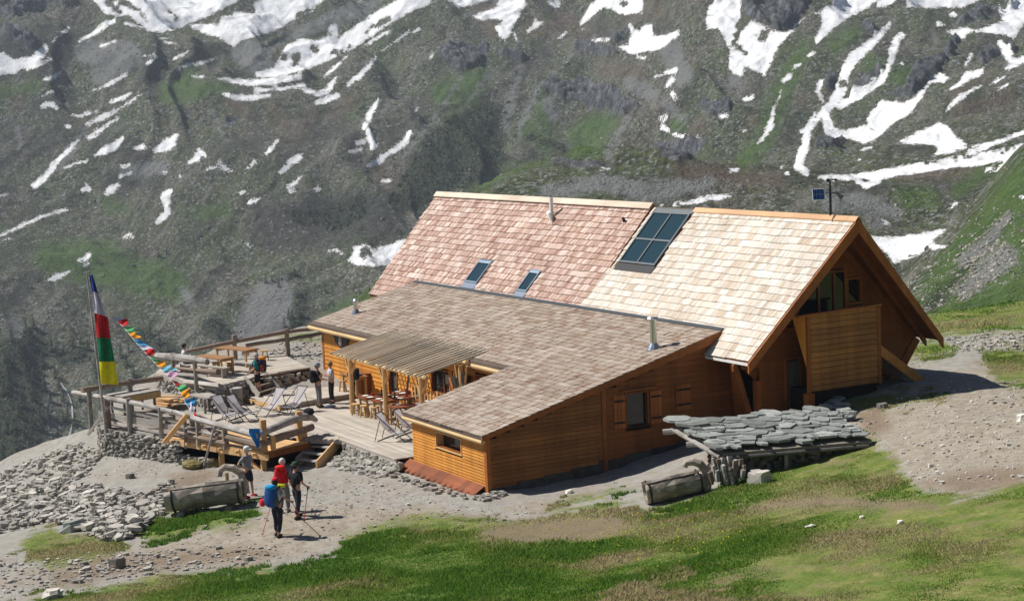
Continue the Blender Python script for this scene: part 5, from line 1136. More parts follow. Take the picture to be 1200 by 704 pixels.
for i, (x, y, z, rz, lab) in enumerate(spots):
    o = chair0 if i == 0 else copy_tree(chair0)
    q = onz(x, y, z); o.location = (q[0], q[1], z); o.rotation_euler.z = rz; o['label'] = lab
# laid places on the tables
def plate(x, y, z, lab):
    g = G(); g.tube([(x,y,z+.002),(x,y,z+.012),(x,y,z+.02)], [.06,.10,.135], 12); g.solo('plate', MAT['white'], lab, 'plate', (x, y, z), 'plates laid on the dining tables')
MAT['cup'] = plain('red_enamel', (.45,.03,.03), .35); MAT['bottle'] = glass_mat('bottle_glass', (.05,.10,.05))
tz_ = ZD+.75
for k, (x, y) in enumerate([(-17.98,-10.2),(-17.98,-9.5),(-17.98,-8.8),(-17.5,-10.2),(-17.5,-9.5),(-17.5,-8.8),(-16.9,-10.1),(-16.9,-9.4),(-16.4,-10.1),(-16.4,-9.4),(-16.4,-8.7),(-15.1,-10.1),(-14.7,-9.5),(-15.1,-8.9)]):
    plate(x, y, tz_, 'white plate on the dining table'+(' nearest the left pergola post' if x < -17.2 else ' in the middle under the pergola' if x < -16 else ' at the right end of the pergola'))
for k, (x, y) in enumerate([(-17.75,-10.0),(-17.75,-9.2),(-16.65,-9.9),(-16.65,-9.0),(-17.3,-8.6),(-14.9,-9.2),(-17.8,-8.5)]):
    g = G(); g.tube([(x,y,tz_),(x,y,tz_+.11)], [.05,.055], 8); g.solo('cup', MAT['cup'], 'red cup on the dining table'+(' nearest the left pergola post' if x < -17.2 else ' in the middle under the pergola' if x < -16 else ' at the right end of the pergola'), 'cup', (x, y, tz_), 'red cups on the dining tables')
for k, (x, y) in enumerate([(-17.7,-9.6),(-16.7,-9.5),(-16.6,-8.6),(-14.9,-9.7)]):
    g = G(); g.tube([(x,y,tz_),(x,y,tz_+.2),(x,y,tz_+.25),(x,y,tz_+.33)], [.045,.045,.018,.018], 8); g.solo('bottle', MAT['bottle'], 'dark bottle on the dining table'+(' nearest the left pergola post' if x < -17.2 else ' in the middle under the pergola' if x < -16 else ' at the right end of the pergola'), 'bottle', (x, y, tz_), 'bottles on the dining tables')
yc = G(); yc.tube([(-22.1,-8.95,ZM+.8),(-22.1,-8.95,ZM+1.0)], [.16,.13], 10); yc.solo('yellow_bowl', plain('yellow_plastic', (.75,.60,.02), .4), 'yellow bowl standing on the side table at the chalet wall', 'bowl', (-22.1,-8.95,ZM+.8))
bc = G(); bc.box((-21.5,-9.1,ZM+.8),(-21.25,-8.85,ZM+.9)); bc.solo('blue_crate', plain('blue_plastic', (.08,.16,.40), .5), 'small blue crate beside the yellow bowl', 'crate', (-21.4,-8.95,ZM+.8))
# stump, lumber, plank table by the flagpole
q = onz(277, 474, ZD); g = G(); g.tube([(q[0],q[1],ZD-.1),(q[0],q[1],ZD+.3),(q[0]+.02,q[1],ZD+.72)], [.30,.28,.27], 12, 1.2, wob=.12); g.solo('tree_stump', MAT['log'], 'upright round tree stump below the upper deck', 'stump', (q[0],q[1],ZD))
pt = thing('plank_table', 'broad rough plank table with a brown side near the flagpole', 'table', onz(150, 470, .1))
a = onz(126, 463, .95); b = onz(170, 455, .95)
for k in range(4):
    o_ = np.array((.28*k, .10*k, 0)); g = G(); g.beam(a+o_, b+o_, .26, .06, t=random.uniform(.95, 1.25)); g.out('tabletop_plank', MAT['grey'], pt)
g = G(); a2 = a+np.array((.95,.36,-.16)); b2 = b+np.array((.95,.36,-.16)); g.beam(a2, b2, .05, .26, t=1.); g.out('apron', MAT['stool'], pt)
for f in (.1, .9):
    for o_ in (0., .8):
        p = a*(1-f)+b*f+np.array((o_, o_*.36, 0)); g = G(); g.beam((p[0],p[1],.08), (p[0],p[1],.9), .09, .09, (1,0,0), .8); g.out('leg', MAT['greyz'], pt)
lum = thing('lumber_stack', 'untidy stack of pale sawn boards behind the front railing', 'lumber', onz(188, 478, .1))
for k in range(9):
    a = onz(178+2*k*.6, 474-3.0*(k//2), .12+.10*(k//2)+.02); d_ = np.array((math.cos(.3+.25*(k%3)), math.sin(.3+.25*(k%3)), 0))
    g = G(); z = .14+.075*(k//2); g.beam((a[0],a[1],z+.02), (a[0]+d_[0]*(1.3+.3*random.random()), a[1]+d_[1]*1.4, z+.03), .18, .05, t=random.uniform(.9, 1.2)); g.out('board', MAT['fresh'], lum)
q = onz(236, 484, .12); gt = thing('grey_plank_table', 'grey plank table top behind the railing below the picnic tables', 'table', (q[0], q[1], .1))
for k in range(4):
    g = G(); g.beam((q[0]-.8+.05*k, q[1]+.22*k-.2, .82), (q[0]+.8, q[1]+.22*k+.1, .82), .2, .05, t=random.uniform(.85, 1.15)); g.out('tabletop_plank', MAT['grey'], gt)
for f in (-.65, .65):
    for h in (-.1, .5): g = G(); g.beam((q[0]+f, q[1]+h+.05, .08), (q[0]+f, q[1]+h+.05, .79), .08, .08, (1,0,0), .8); g.out('leg', MAT['greyz'], gt)
for (x, y, lab) in ((214, 497, 'reddish bench plank on low legs behind the front railing'), (185, 498, 'low grey bench just inside the front railing')):
    q = onz(x, y, .1); bench(q[0], q[1], 1.7, .1, .32, lab, .42)

# ================================================================== STONEWORK, SHED, TROUGHS
def gpv(px, py, n=45):
    px = np.asarray(px, float); py = np.asarray(py, float)
    d = FW[None, :]+RT[None, :]*((px-600)/F)[:, None]-UPV[None, :]*((py-352)/F)[:, None]
    t = np.full(len(px), 40.)
    for i in range(n):
        P = CAM+d*t[:, None]; e = P[:, 2]-ground(P[:, 0], P[:, 1]); t = np.clip(t+e/np.maximum(.14, -d[:, 2]+.05)*.8, 15, 110)
    return CAM+d*t[:, None]
def scatter_px(poly, n, rs):
    P = np.array(poly, float); out = np.zeros((0, 2))
    while len(out) < n:
        q = np.c_[rs.uniform(P[:, 0].min(), P[:, 0].max(), n*3), rs.uniform(P[:, 1].min(), P[:, 1].max(), n*3)]
        out = np.r_[out, q[poly_sd(q[:, 0], q[:, 1], poly) > 0]]
    return out[:n]
def stone_parts(parent, specs, nparts, mat, name='stone'):
    """specs: (centre, size, rot, tilt, tint); the largest become pieces, the rest one stuff part"""
    specs = sorted(specs, key=lambda s: -s[1][0]*s[1][2])
    for c, sz, rot, tl, t in specs[:nparts]:
        g = G(); g.stone(c, sz, rot, t, .22, tl); g.out(name, mat, parent)
    if len(specs) > nparts:
        g = G()
        for c, sz, rot, tl, t in specs[nparts:]: g.stone(c, sz, rot, t, .22, tl)
        g.out('small_stones', mat, parent, kind='stuff')
def wall_face(a, b, zb, zt, out, course=.085, wd=.30, dep=.3, batter=.08, drop=0.):
    """stone courses between plan points a and b; out = outward unit vector"""
    a = np.array(a, float); b = np.array(b, float); L = np.linalg.norm(b-a); d = (b-a)/L; o = np.array(out, float); sp = []
    ang = math.atan2(d[1], d[0]); s_ = -.1
    n = int((zt-zb)/course)
    for r in range(n):
        z = zb+(r+.5)*course; s_ = random.uniform(-.15, .1)
        while s_ < L:
            w_ = wd*random.uniform(.5, 1.5); p = a+d*(s_+w_/2)+o*(batter*(1-(z-zb)/max(.1, zt-zb))+random.uniform(-.05, .04))
            sp.append(((p[0], p[1], z+random.uniform(-.015, .015)-drop*random.random()), (w_*.98, dep*random.uniform(.8, 1.1), course*random.uniform(.85, 1.2)), ang+random.uniform(-.12, .12), (random.uniform(-.05, .05), random.uniform(-.1, .1)), random.uniform(.7, 1.25)))
            s_ += w_
    return sp
onrm = np.array((pd[1], -pd[0]))
tw = thing('terrace_wall', 'dry stone retaining wall under the front log railing beside the flagpole', 'stone wall', (-21, -18.6, -.9))
sp = wall_face(PA-pd*.35, PA+pd*4.7, -1.15, .06, onrm, .08, .40, .36, .12)+wall_face(PA-pd*.3, PA-pd*.3+np.array((-2.9, .7)), -1.3, .05, (-.2,-1.), .1, .3, .3, .1)+wall_face(PA+pd*4.6, PA+pd*6.5, -1.1, -.45, onrm, .09, .28, .34, .2)
sp = [(c, (s[0], s[1], s[2]*.92), r, tl, t*.82) for c, s, r, tl, t in sp]; stone_parts(tw, sp, 295, MAT['stone'])
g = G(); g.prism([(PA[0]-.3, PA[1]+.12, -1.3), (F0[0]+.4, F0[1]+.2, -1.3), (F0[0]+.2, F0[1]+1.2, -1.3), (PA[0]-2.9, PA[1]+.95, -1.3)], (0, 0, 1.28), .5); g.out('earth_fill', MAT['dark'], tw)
bk = thing('stone_bank', 'rough bank of loose stones under the edge of the broad plank terrace', 'stone bank', (-11, -13.5, -.3))
sp = []
for k in range(330):
    u = random.uniform(-13.5, -8.6); f = random.random(); v = -13.02-.95*f*f-.05; zg = gz(u, v); z = (.06-.16*f)*(1-f)+zg*f
    s_ = random.uniform(.12, .34); sp.append(((u, v, max(zg, z)-.02), (s_, s_*.8, s_*random.uniform(.35, .6)), random.random()*3, (random.uniform(-.3, .3), random.uniform(-.1, .4)), random.uniform(.65, 1.2)))
for k in range(60):
    u = random.uniform(-9, -3.0); v = -13.15-random.random()*.5; s_ = random.uniform(.10, .26); sp.append(((u, v, gz(u, v)+.03), (s_, s_*.8, s_*.5), random.random()*3, (0, 0), random.uniform(.55, 1.)))
for k in range(40):
    v = random.uniform(-13.3, -12.2); u = -3.0+random.random()*.8; s_ = random.uniform(.08, .26); sp.append(((u, v, gz(u, v)+.03), (s_, s_*.8, s_*.5), random.random()*3, (0, 0), random.uniform(.6, 1.1)))
stone_parts(bk, sp, 200, MAT['stone'])
ub = thing('upper_bank', 'stone walling and earth that carries the upper deck with its picnic tables', 'stone bank', (-26, -12, .5))
sp = wall_face((-23.95,-14.1), (-29.4,-15.0), -.2, 1.0, (.15,-1.), .10, .34, .3, .1)+wall_face((-26.05,-9.1), (-25.4,-11.6), .3, .98, (.9,-.2), .13, .42, .35, .15)+wall_face((-25.3,-12.0), (-24.0,-14.0), -.1, 1.0, (.9,-.2), .11, .36, .3, .1)
stone_parts(ub, sp, 260, MAT['stone'])
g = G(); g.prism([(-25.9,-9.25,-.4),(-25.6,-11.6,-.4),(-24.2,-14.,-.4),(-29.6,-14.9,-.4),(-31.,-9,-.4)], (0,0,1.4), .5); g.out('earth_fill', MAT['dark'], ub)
# --- heap of stones on the left slope
RS = np.random.RandomState(5)
hp = thing('stone_heap', 'wide tumbled heap of grey field stones on the left slope below the terrace', 'stone heap', gp(60, 590))
sp = []
q = scatter_px([(-12,575),(40,566),(110,572),(165,580),(188,592),(182,612),(150,632),(125,634),(90,622),(60,612),(-12,628)], 2000, RS); W = gpv(q[:, 0], q[:, 1])
for P in W:
    s_ = min(.42, RS.gamma(4., .045)); sp.append(((P[0], P[1], P[2]+s_*.16+RS.uniform(0, .16)), (s_*1.3, s_*.85, s_*RS.uniform(.2, .42)), RS.uniform(0, 3), (RS.uniform(-.35, .35), RS.uniform(-.35, .35)), RS.uniform(.85, 1.5)))
q = scatter_px([(-12,560),(60,528),(96,518),(120,530),(100,560),(40,575),(-12,585)], 520, RS); W = gpv(q[:, 0], q[:, 1])
for P in W:
    s_ = min(.4, RS.gamma(3., .05)); sp.append(((P[0], P[1], P[2]+s_*.1), (s_*1.2, s_*.9, s_*.5), RS.uniform(0, 3), (RS.uniform(-.3, .3), RS.uniform(-.3, .3)), RS.uniform(.8, 1.3)))
q = scatter_px([(205,565),(180,575),(176,605),(190,604),(192,580)], 60, RS); W = gpv(q[:, 0], q[:, 1])
for P in W:
    s_ = RS.uniform(.12, .3); sp.append(((P[0], P[1], P[2]+s_*.25+.05), (s_*1.2, s_*.9, s_*.5), RS.uniform(0, 3), (0, 0), RS.uniform(.6, 1.2)))
stone_parts(hp, sp, 298, MAT['stone'])
# --- loose stones on the gravel (nobody could count them)
def loose(poly, n, lo, hi, name, mat, sh=2.2):
    q = scatter_px(poly, n, RS); W = gpv(q[:, 0], q[:, 1]); g = G()
    for P in W:
        s_ = min(hi, lo+RS.gamma(1.3, (hi-lo)*.14)); g.stone((P[0], P[1], P[2]+s_*.12), (s_*1.2, s_*.85, s_*.5), RS.uniform(0, 3), RS.uniform(.7, 1.35), .25, (RS.uniform(-.2, .2), RS.uniform(-.2, .2)))
    o = g.out(name, mat); o['kind'] = 'stuff'; return o
loose([(0,640),(60,650),(150,640),(300,600),(420,560),(560,595),(700,580),(620,612),(420,620),(395,655),(170,676),(90,692),(-5,705)], 1000, .02, .15, 'path_stones', MAT['pebble'])
loose([(100,530),(230,540),(320,556),(480,560),(560,600),(480,605),(330,600),(200,560),(100,560)], 500, .025, .16, 'yard_stones', MAT['pebble'])
loose([(1000,495),(1060,462),(1110,440),(1200,440),(1200,560),(1080,570),(1045,530)], 900, .02, .18, 'slope_stones', MAT['pebble'])
loose([(0,660),(130,650),(240,640),(330,640),(300,660),(120,680),(0,700)], 420, .05, .34, 'verge_stones', MAT['stone'])
loose([(1105,395),(1200,390),(1200,412),(1120,412)], 300, .04, .30, 'far_path_stones', MAT['pebble'])
loose([(330,400),(378,388),(378,425),(300,425)], 240, .05, .3, 'bank_gravel', MAT['pebble'])
# --- single rocks
def rock_thing(x, y, s, lab, mat='stone', t=1., fl=.55):
    P = gp(x, y); g = G()
    g.stone((P[0], P[1], P[2]+s*.15), (s*1.2, s*.85, s*fl), RS.uniform(0, 3), t, .25, (RS.uniform(-.2, .2), RS.uniform(-.1, .1))); g.stone((P[0]+s*.1, P[1], P[2]+s*.3), (s*.8, s*.6, s*fl*.7), RS.uniform(0, 3), t*1.05, .25, (.1, .1))
    g.solo('rock', MAT[mat], lab, 'rock', P)
for a in ((891,566,.75,'pale boulder in the grass beside the firewood under the slate roof','stone',1.35),(667,577,.2,'small whitish stone lying in the shade line along the wing wall','pebble',1.9),(1197,492,.35,'whitish rock at the right edge of the gravel slope','pebble',1.8),
          (150,590,.5,'dark squarish rock beside the stone heap','stone',.6),(137,664,.55,'dark rock on the verge below the stone heap','stone',.5),(62,700,.6,'flat pale slab breaking the grass in the lower left corner','stone',1.5,.25),(85,622,.9,'long greenish slab at the foot of the stone heap','slate',1.2,.3),
          (1010,607,.13,'white stone lying in the middle of the right hand meadow','pebble',1.8),(1055,613,.15,'pale stone lying in the meadow below the gravel slope','pebble',1.7),(950,618,.22,'flat whitish stone in the meadow left of the others','pebble',1.6,.2),
          (1140,360,.9,'dark rock in the bright grass behind the gable','stone',.7),(1125,362,.7,'pale flat rock in the bright grass behind the gable','stone',1.3,.3),(1035,478,.35,'dark earth covered rock at the end of the grass strip by the stair','stone',.5),(205,529,.45,'flat dark stone on the yard below the stone wall','stone',.7,.3),(153,560,.35,'lone brown stone in the middle of the yard','stone',.55)):
    rock_thing(*a)

# --- slate roofed wood store in front of the gable
sfl, sfr, sbl = np.array((3.2,-7.8,1.62)), np.array((5.45,-4.25,1.86)), np.array((.25,-7.45,1.98)); sbr = np.array((2.5,-3.75,2.22))
shed = thing('wood_store', 'low wood store with a roof of rough grey slate slabs in front of the gable', 'shed', (2.8, -5.8, .9))
def S3(f, r, n=0.): p = sfl*(1-f)*(1-r)+sfr*f*(1-r)+sbl*(1-f)*r+sbr*f*r; return p+np.array((0, 0, n))
g = G(); g.prism([S3(-.02,-.02,-.03), S3(1.02,-.02,-.03), S3(1.02,1.02,-.03), S3(-.02,1.02,-.03)], (0, 0, -.09), .8); g.out('roof_boarding', MAT['greyz'], shed)
ex = (sfr-sfl)/np.linalg.norm(sfr-sfl); rows_ = 10
for r in range(rows_):
    f = -.04-random.random()*.05
    while f < 1.0:
        w_ = random.choice((.05,.07,.09,.12,.15,.2))*random.uniform(.9,1.1); dp = random.uniform(.15, .24); r0 = r/rows_-.04+random.uniform(-.06, .06); lift = .02+.035*random.random()
        f1 = min(f+w_, 1.04); n_ = random.choice((5, 6, 7)); dp *= random.uniform(.8, 1.45); P = []
        for k in range(n_):
            a = 2*math.pi*(k+random.uniform(-.38, .38))/n_; cxx = .5+.56*math.cos(a); cyy = .5+.56*math.sin(a)
            ff = f+(f1-f)*cxx; rr = r0+dp*cyy; P.append(S3(ff, rr, .02+lift+.07*(1-cyy)*.9))
        g = G(); g.prism(P, (random.uniform(-.005,.005), 0, .045+.045*random.random()), random.uniform(.6, 1.3)); g.out('slate', MAT['slate'], shed)
        f = f1-.01
for a, b, m_, r_ in ((S3(-.03,-.03,-.17), S3(1.0,-.03,-.17), 'plinth', .06), (S3(-.04,.0,-.16), S3(-.04,1.05,-.16), 'log', .08), (S3(.12,1.02,-.2), S3(-.12,1.02,-.2), 'log', .09), (S3(-.1,.55,-.22), S3(.3,.55,-.22), 'log', .09)):  # front beam takes a dark colour to deepen the shaded store front
    g = G(); g.tube([a, b], r_, 8, 1.1); g.out('beam', MAT[m_], shed)
for f, r in ((.42,-.01), (-.01,.0), (.97,.95)):
    p = S3(f, r); z = gz(p[0], p[1]); g = G(); g.tube([(p[0], p[1], z-.1), (p[0], p[1], p[2]-.2)], .06, 7, 1.); g.out('post', MAT['greyz'], shed)
sp = wall_face(S3(.16,.12)[:2], S3(1.,.10)[:2], .45, 1.70, (.5,-.5), .12, .36, .4, .0)+wall_face(S3(.97,.0)[:2], S3(.97,.8)[:2], .9, 1.8, (0,-1), .12, .36, .4, .0)
for k in range(9):
    z = .5+k*.135; a_ = S3(.05, .02); b2_ = S3(.05, .52); g = G(); g.tube([(a_[0], a_[1], z), (b2_[0], b2_[1], z+.03)], .07, 7, random.uniform(.35, .7), wob=.2); g.out('wall_log', MAT['logd'], shed)
g = G()
for c, sz, rot, tl, t in sp: g.stone(c, sz, rot, t*.45, .22, tl)  # stones tinted dark: shade inside the store is painted on them
g.out('rear_walling', MAT['stone'], shed, kind='stuff')
fw_ = thing('firewood_stack', 'leaning stack of split reddish firewood under the left end of the slate roof', 'firewood', gp(857, 569))
b_ = gp(857, 570)
for k in range(34):
    a = random.uniform(-.46, .46); h = random.uniform(0, .55); p = b_+ex*a+np.array((-.35*random.random(), .1*random.random(), .04+h*.8))
    g = G(); g.beam(p, p+np.array((random.uniform(-.1,.1), random.uniform(-.12,.12), random.uniform(.25,.45))), random.uniform(.07,.14), random.uniform(.06,.12), (1,0,0), random.uniform(.8, 1.4)); g.out('split_log', MAT['logd' if k % 3 else 'log'], fw_)
yp = G(); yp.beam(S3(.06,.02,-.30), S3(-.03,.25,-.22), .07, .05, t=1.1); yp.solo('short_plank', MAT['fresh'], 'short yellow offcut wedged under the corner of the slate roof', 'plank', S3(.06,.02,-.3))
sh_ = thing('slab_heap', 'small heap of grey slabs beside the balcony post', 'stone heap', gp(972, 484))
q = scatter_px([(957,474),(990,472),(1000,496),(985,504),(962,488)], 34, RS); W = gpv(q[:, 0], q[:, 1])
stone_parts(sh_, [((P[0], P[1], P[2]+RS.uniform(.03, .28)), (RS.uniform(.3, .65), RS.uniform(.25, .45), .07), RS.uniform(0, 3), (RS.uniform(-.2, .2), RS.uniform(-.2, .2)), RS.uniform(.9, 1.35)) for P in W], 60, MAT['slate'], 'slab')

# --- hollow log troughs with their curved spouts
def trough(lab, pa, pb, r, arch, mats=('trough', 'iron'), hoops=(.06, .93), feet=()):
    pa = np.array(pa, float); pb = np.array(pb, float); d = pb-pa; L = np.linalg.norm(d); d /= L
    t = thing('log_trough', lab, 'trough', (pa+pb)/2-np.array((0, 0, r)))
    s_ = np.cross(d, (0, 0, 1)); s_ /= np.linalg.norm(s_); u_ = np.cross(s_, d)
    prof = [(math.cos(a)*r, math.sin(a)*r) for a in np.linspace(math.radians(140), math.radians(400), 13)]
    prof += [(math.cos(a)*r*.74, math.sin(a)*r*.74+r*.06) for a in np.linspace(math.radians(394), math.radians(146), 11)]
    g = G()
    for k in range(6):
        pk = pa+d*L*k/6; jit = [(x*(1+.05*math.sin(k*2.1+i*1.9)), y*(1+.05*math.cos(k*1.7+i*2.3))) for i, (x, y) in enumerate(prof)]
        P = [pk+s_*x+u_*y for x, y in jit]; base = len(g.v); g.v += [tuple(p) for p in P]
    P = [pb+s_*x+u_*y for x, y in prof]; g.v += [tuple(p) for p in P]; n = len(prof)
    for k in range(6):
        for i in range(n): g.f.append((k*n+i, k*n+(i+1) % n, (k+1)*n+(i+1) % n, (k+1)*n+i)); g.t.append(random.uniform(.8, 1.15)*(1.45 if k < 3 else .9)); g.m.append(0)
    h = len(prof)
    for k, rev in ((0, False), (6, True)):
        half = list(range(k*n, k*n+n)); g.f.append(tuple(half if rev else half[::-1])); g.t.append(.9); g.m.append(0)
    g.out('hollow_log', MAT[mats[0]], t)
    for f, e in ((.0, 1), (1., -1)):                                            # end plugs
        c = pa+d*(L*f+e*.08); q_ = [c+s_*math.cos(a)*r*.78+u_*(math.sin(a)*r*.78+.01) for a in np.linspace(math.radians(150), math.radians(390), 10)]
        g = G(); g.prism(q_, d*.06*e, .8); g.out('end_plug', MAT['greyz'], t)
    g = G(); c0 = pa+d*.12; c1 = pb-d*.12; g.hexa([c0-s_*r*.6+u_*r*.25, c1-s_*r*.6+u_*r*.25, c1+s_*r*.6+u_*r*.25, c0+s_*r*.6+u_*r*.25, c0-s_*r*.6+u_*r*.3, c1-s_*r*.6+u_*r*.3, c1+s_*r*.6+u_*r*.3, c0+s_*r*.6+u_*r*.3]); g.out('water', MAT['wglass'], t)
    for f in hoops:
        c = pa+d*L*f; g = G()
        q_ = [c+s_*math.cos(a)*r*1.05+u_*math.sin(a)*r*1.05 for a in np.linspace(math.radians(140), math.radians(400), 12)]
        g.tube(q_, .035, 5); g.out('iron_hoop', MAT['iron'], t)
    for f in feet:
        c = pa+d*L*f-u_*(r+.1); g = G(); g.tube([c-s_*.42, c+s_*.46], .13, 9, 1.); g.out('bearer_log', MAT['log'], t)
    g = G(); g.tube([np.array(p, float) for p in arch], [.12, .13, .13, .125, .12, .11, .09][:len(arch)], 9, 1.35, wob=.15); g.out('spout', MAT[mats[0]], t)
    return t
a = gp(756, 591); b = gp(823, 576); a[2] += .38; b[2] += .38
bb = gp(826, 574)
def up(p, x, y, D): return CAM+ray(x, y)*D
Db = (bb-CAM)@FW-.3
trough('grey hollow log trough with a curved spout in the grass by the wood store', a, b, .37, [up(0,829,573,Db), up(0,829.5,562,Db), up(0,827,551,Db), up(0,820,543,Db), up(0,812,540.5,Db), up(0,804,542,Db), up(0,802,547,Db)], hoops=(.07, .95))
a = gp(196, 604); b = gp(286, 592); a[2] += .58; b[2] += .56
Db = (gp(288, 588)-CAM)@FW+.2
trough('long reddish hollow log trough on round bearers by the man in the grey shirt', a, b, .45, [up(0,289,578,Db), up(0,287,565,Db), up(0,282,554,Db), up(0,273,548,Db), up(0,264,547,Db), up(0,258,551,Db), up(0,257,558,Db)], ('trough', 'iron'), (.1, .95), (.18, .8))
g = G(); P = onz(267, 560, 0); c = up(0, 266, 556, Db); g.tube([(c[0], c[1], c[2]-.25), (c[0], c[1], c[2]+.05)], .06, 6); g.solo('spout_prop', MAT['post'], 'short post propping the curved spout of the left trough', 'post', c)
# turf lumps and soil above the left trough
def puff(g, c, size, rz=0., e=.6, n=12, m=8, t=1., jit=0.):
    V = []; sg = lambda x, p: math.copysign(abs(x)**p, x)
    for i in range(m+1):
        ph = -math.pi/2+math.pi*i/m
        for k in range(n):
            th = 2*math.pi*k/n; x = sg(math.cos(ph), e)*sg(math.cos(th), e)*size[0]/2; y = sg(math.cos(ph), e)*sg(math.sin(th), e)*size[1]/2; z = sg(math.sin(ph), e)*size[2]/2
            j = 1+jit*(random.random()-.5); V.append((c[0]+(x*math.cos(rz)-y*math.sin(rz))*j, c[1]+(x*math.sin(rz)+y*math.cos(rz))*j, c[2]+z*j))
    Fc = [(i*n+k, i*n+(k+1) % n, (i+1)*n+(k+1) % n, (i+1)*n+k) for i in range(m) for k in range(n)]
    return g.add(V, Fc, t)
MAT['turf'] = plain('turf_clod', (.20,.17,.075), .95, 0, .1, .5, 6)
for x, y, s, lab in ((225,548,.85,'brown grassy clod above the left trough'), (250,546,.7,'low grassy clod nearest the curved spout of the left trough')):
    P = gp(x, y); g = G(); puff(g, (P[0], P[1], P[2]+.1), (s, s*.7, .42), random.random(), 1., 14, 8, 1., .25); g.solo('turf_clod', MAT['turf'], lab, 'turf', P)

# ================================================================== FLAGS
def cloth(name, c, tr=.25):
    T = NT(name); T.col(T.mix(1., c, T.ramp(T.noise(T.coord((3,3,3)), 2., 3, .6), [(.3, .82), (.7, 1.1)]), 'MULTIPLY')); T.set(Roughness=.85); T.b.inputs['Specular IOR Level'].default_value = .1
    return T.m
CL = dict(blue=(.06,.09,.45), white=(.66,.64,.74), red=(.55,.025,.03), green=(.02,.20,.09), yellow=(.78,.70,.02), lgreen=(.14,.48,.20), orange=(.80,.33,.03), sky=(.06,.30,.58), pink=(.62,.36,.5), cyan=(.18,.50,.62))
CM = {k: cloth('cloth_'+k, v) for k, v in CL.items()}
pole0 = np.array(A3(-.02, 1.0, -.16)); Dp = (pole0-CAM)@FW
pole1 = CAM+ray(101.5, 319.5)*(Dp+.1)
fp = thing('flagpole', 'tall thin leaning pole at the corner of the terrace railing', 'flagpole', (pole0[0], pole0[1], -.3))
g = G(); b_ = pole0+(pole0-pole1)/np.linalg.norm(pole0-pole1)*1.4; g.tube([b_, pole0, pole0*.5+pole1*.5, pole1], [.06, .055, .045, .03], 8, 1.25); g.out('pole', MAT['log'], fp)
g = G(); g.tube([pole1+np.array((-.1,-.1,-.02)), pole1+np.array((.08,.12,.06))], .03, 6); g.out('pole_tip', MAT['log'], fp)
fl = thing('tall_flag', 'tall banner of blue, white, red, green and yellow panels tied along the leaning pole', 'flag', pole0+np.array((0,0,.5)))
edge = [((104.5,322),(108.5,322)), ((107.8,341),(114.8,343)), ((110.5,366.5),(126.5,371.5)), ((113.5,395.5),(129.5,396)), ((116,423.5),(134.5,423.5)), ((118.3,449.5),(139,450.8))]
def band(g, A, B, D, n=7, m=6, amp=.16, th=.006, ph=0.):
    (a0, a1), (b0, b1) = A, B; base = []
    for i in range(m+1):
        f = i/m; L = np.array(a0)*(1-f)+np.array(b0)*f; R = np.array(a1)*(1-f)+np.array(b1)*f
        for k in range(n+1):
            q = L+(R-L)*k/n; dd = amp*math.sin(k*1.25+f*1.5+ph)*min(1, k/2)
            base.append(CAM+ray(q[0], q[1])*(D+dd-.05))
    V = base+[p+FW*th for p in base]; N_ = len(base); Fc = []
    for i in range(m):
        for k in range(n):
            a = i*(n+1)+k; Fc.append((a, a+n+1, a+n+2, a+1)); Fc.append((a+N_, a+1+N_, a+n+2+N_, a+n+1+N_))
    return g.add(V, Fc)
for i, k in enumerate(('blue', 'white', 'red', 'green', 'yellow')):
    g = G(); band(g, edge[i], edge[i+1], Dp, ph=i*.7); g.out('panel', CM[k], fl, smooth=True)
# prayer flags on a line from the banner to the railing
ps = [(126.5,370),(141.8,380),(162,404),(179,422.7),(196.4,439.8),(210,456.8),(218.5,473.9),(228,487),(237,498)]
De = (np.array(A3(6.1, .6, -.1))-CAM)@FW
acc = np.r_[0, np.cumsum([math.dist(a, b) for a, b in zip(ps[:-1], ps[1:])])]; acc /= acc[-1]
def line_at(t): return CAM+ray(np.interp(t, acc, [p[0] for p in ps]), np.interp(t, acc, [p[1] for p in ps]))*(Dp+(De-Dp)*t)
pfs = thing('prayer_flags', 'string of small coloured prayer flags running from the tall banner down to the railing', 'flags', line_at(.5))
g = G(); g.tube([line_at(t) for t in np.linspace(0, 1, 26)], .012, 5); g.out('cord', MAT['white'], pfs)
seq = ['white','red','lgreen','orange','sky','white','red','lgreen','orange','cyan','pink','red','lgreen','orange','sky','white','red','orange']
for i, k in enumerate(seq):
    t0 = .02+i*.0545; t1 = t0+.05; a = line_at(t0); b = line_at(t1); n = 5; V = []
    hang = np.array((0, 0, random.uniform(-.12, .20)))+RT*random.uniform(.26, .50)*(1 if i < 15 else .4)
    for r in range(4):
        for c in range(n+1):
            p = a+(b-a)*c/n+hang*r/3*(.9+.2*math.sin(i+c)); p = p+FW*(.05*math.sin(c*1.6+r*1.1+i*2)); V.append(p)
    N_ = len(V); V = V+[p+FW*.006 for p in V]; Fc = []
    for r in range(3):
        for c in range(n): q = r*(n+1)+c; Fc.append((q, q+n+1, q+n+2, q+1)); Fc.append((q+N_, q+1+N_, q+n+2+N_, q+n+1+N_))
    g = G(); g.add(V, Fc); g.out('flag', CM[k], pfs, smooth=True)

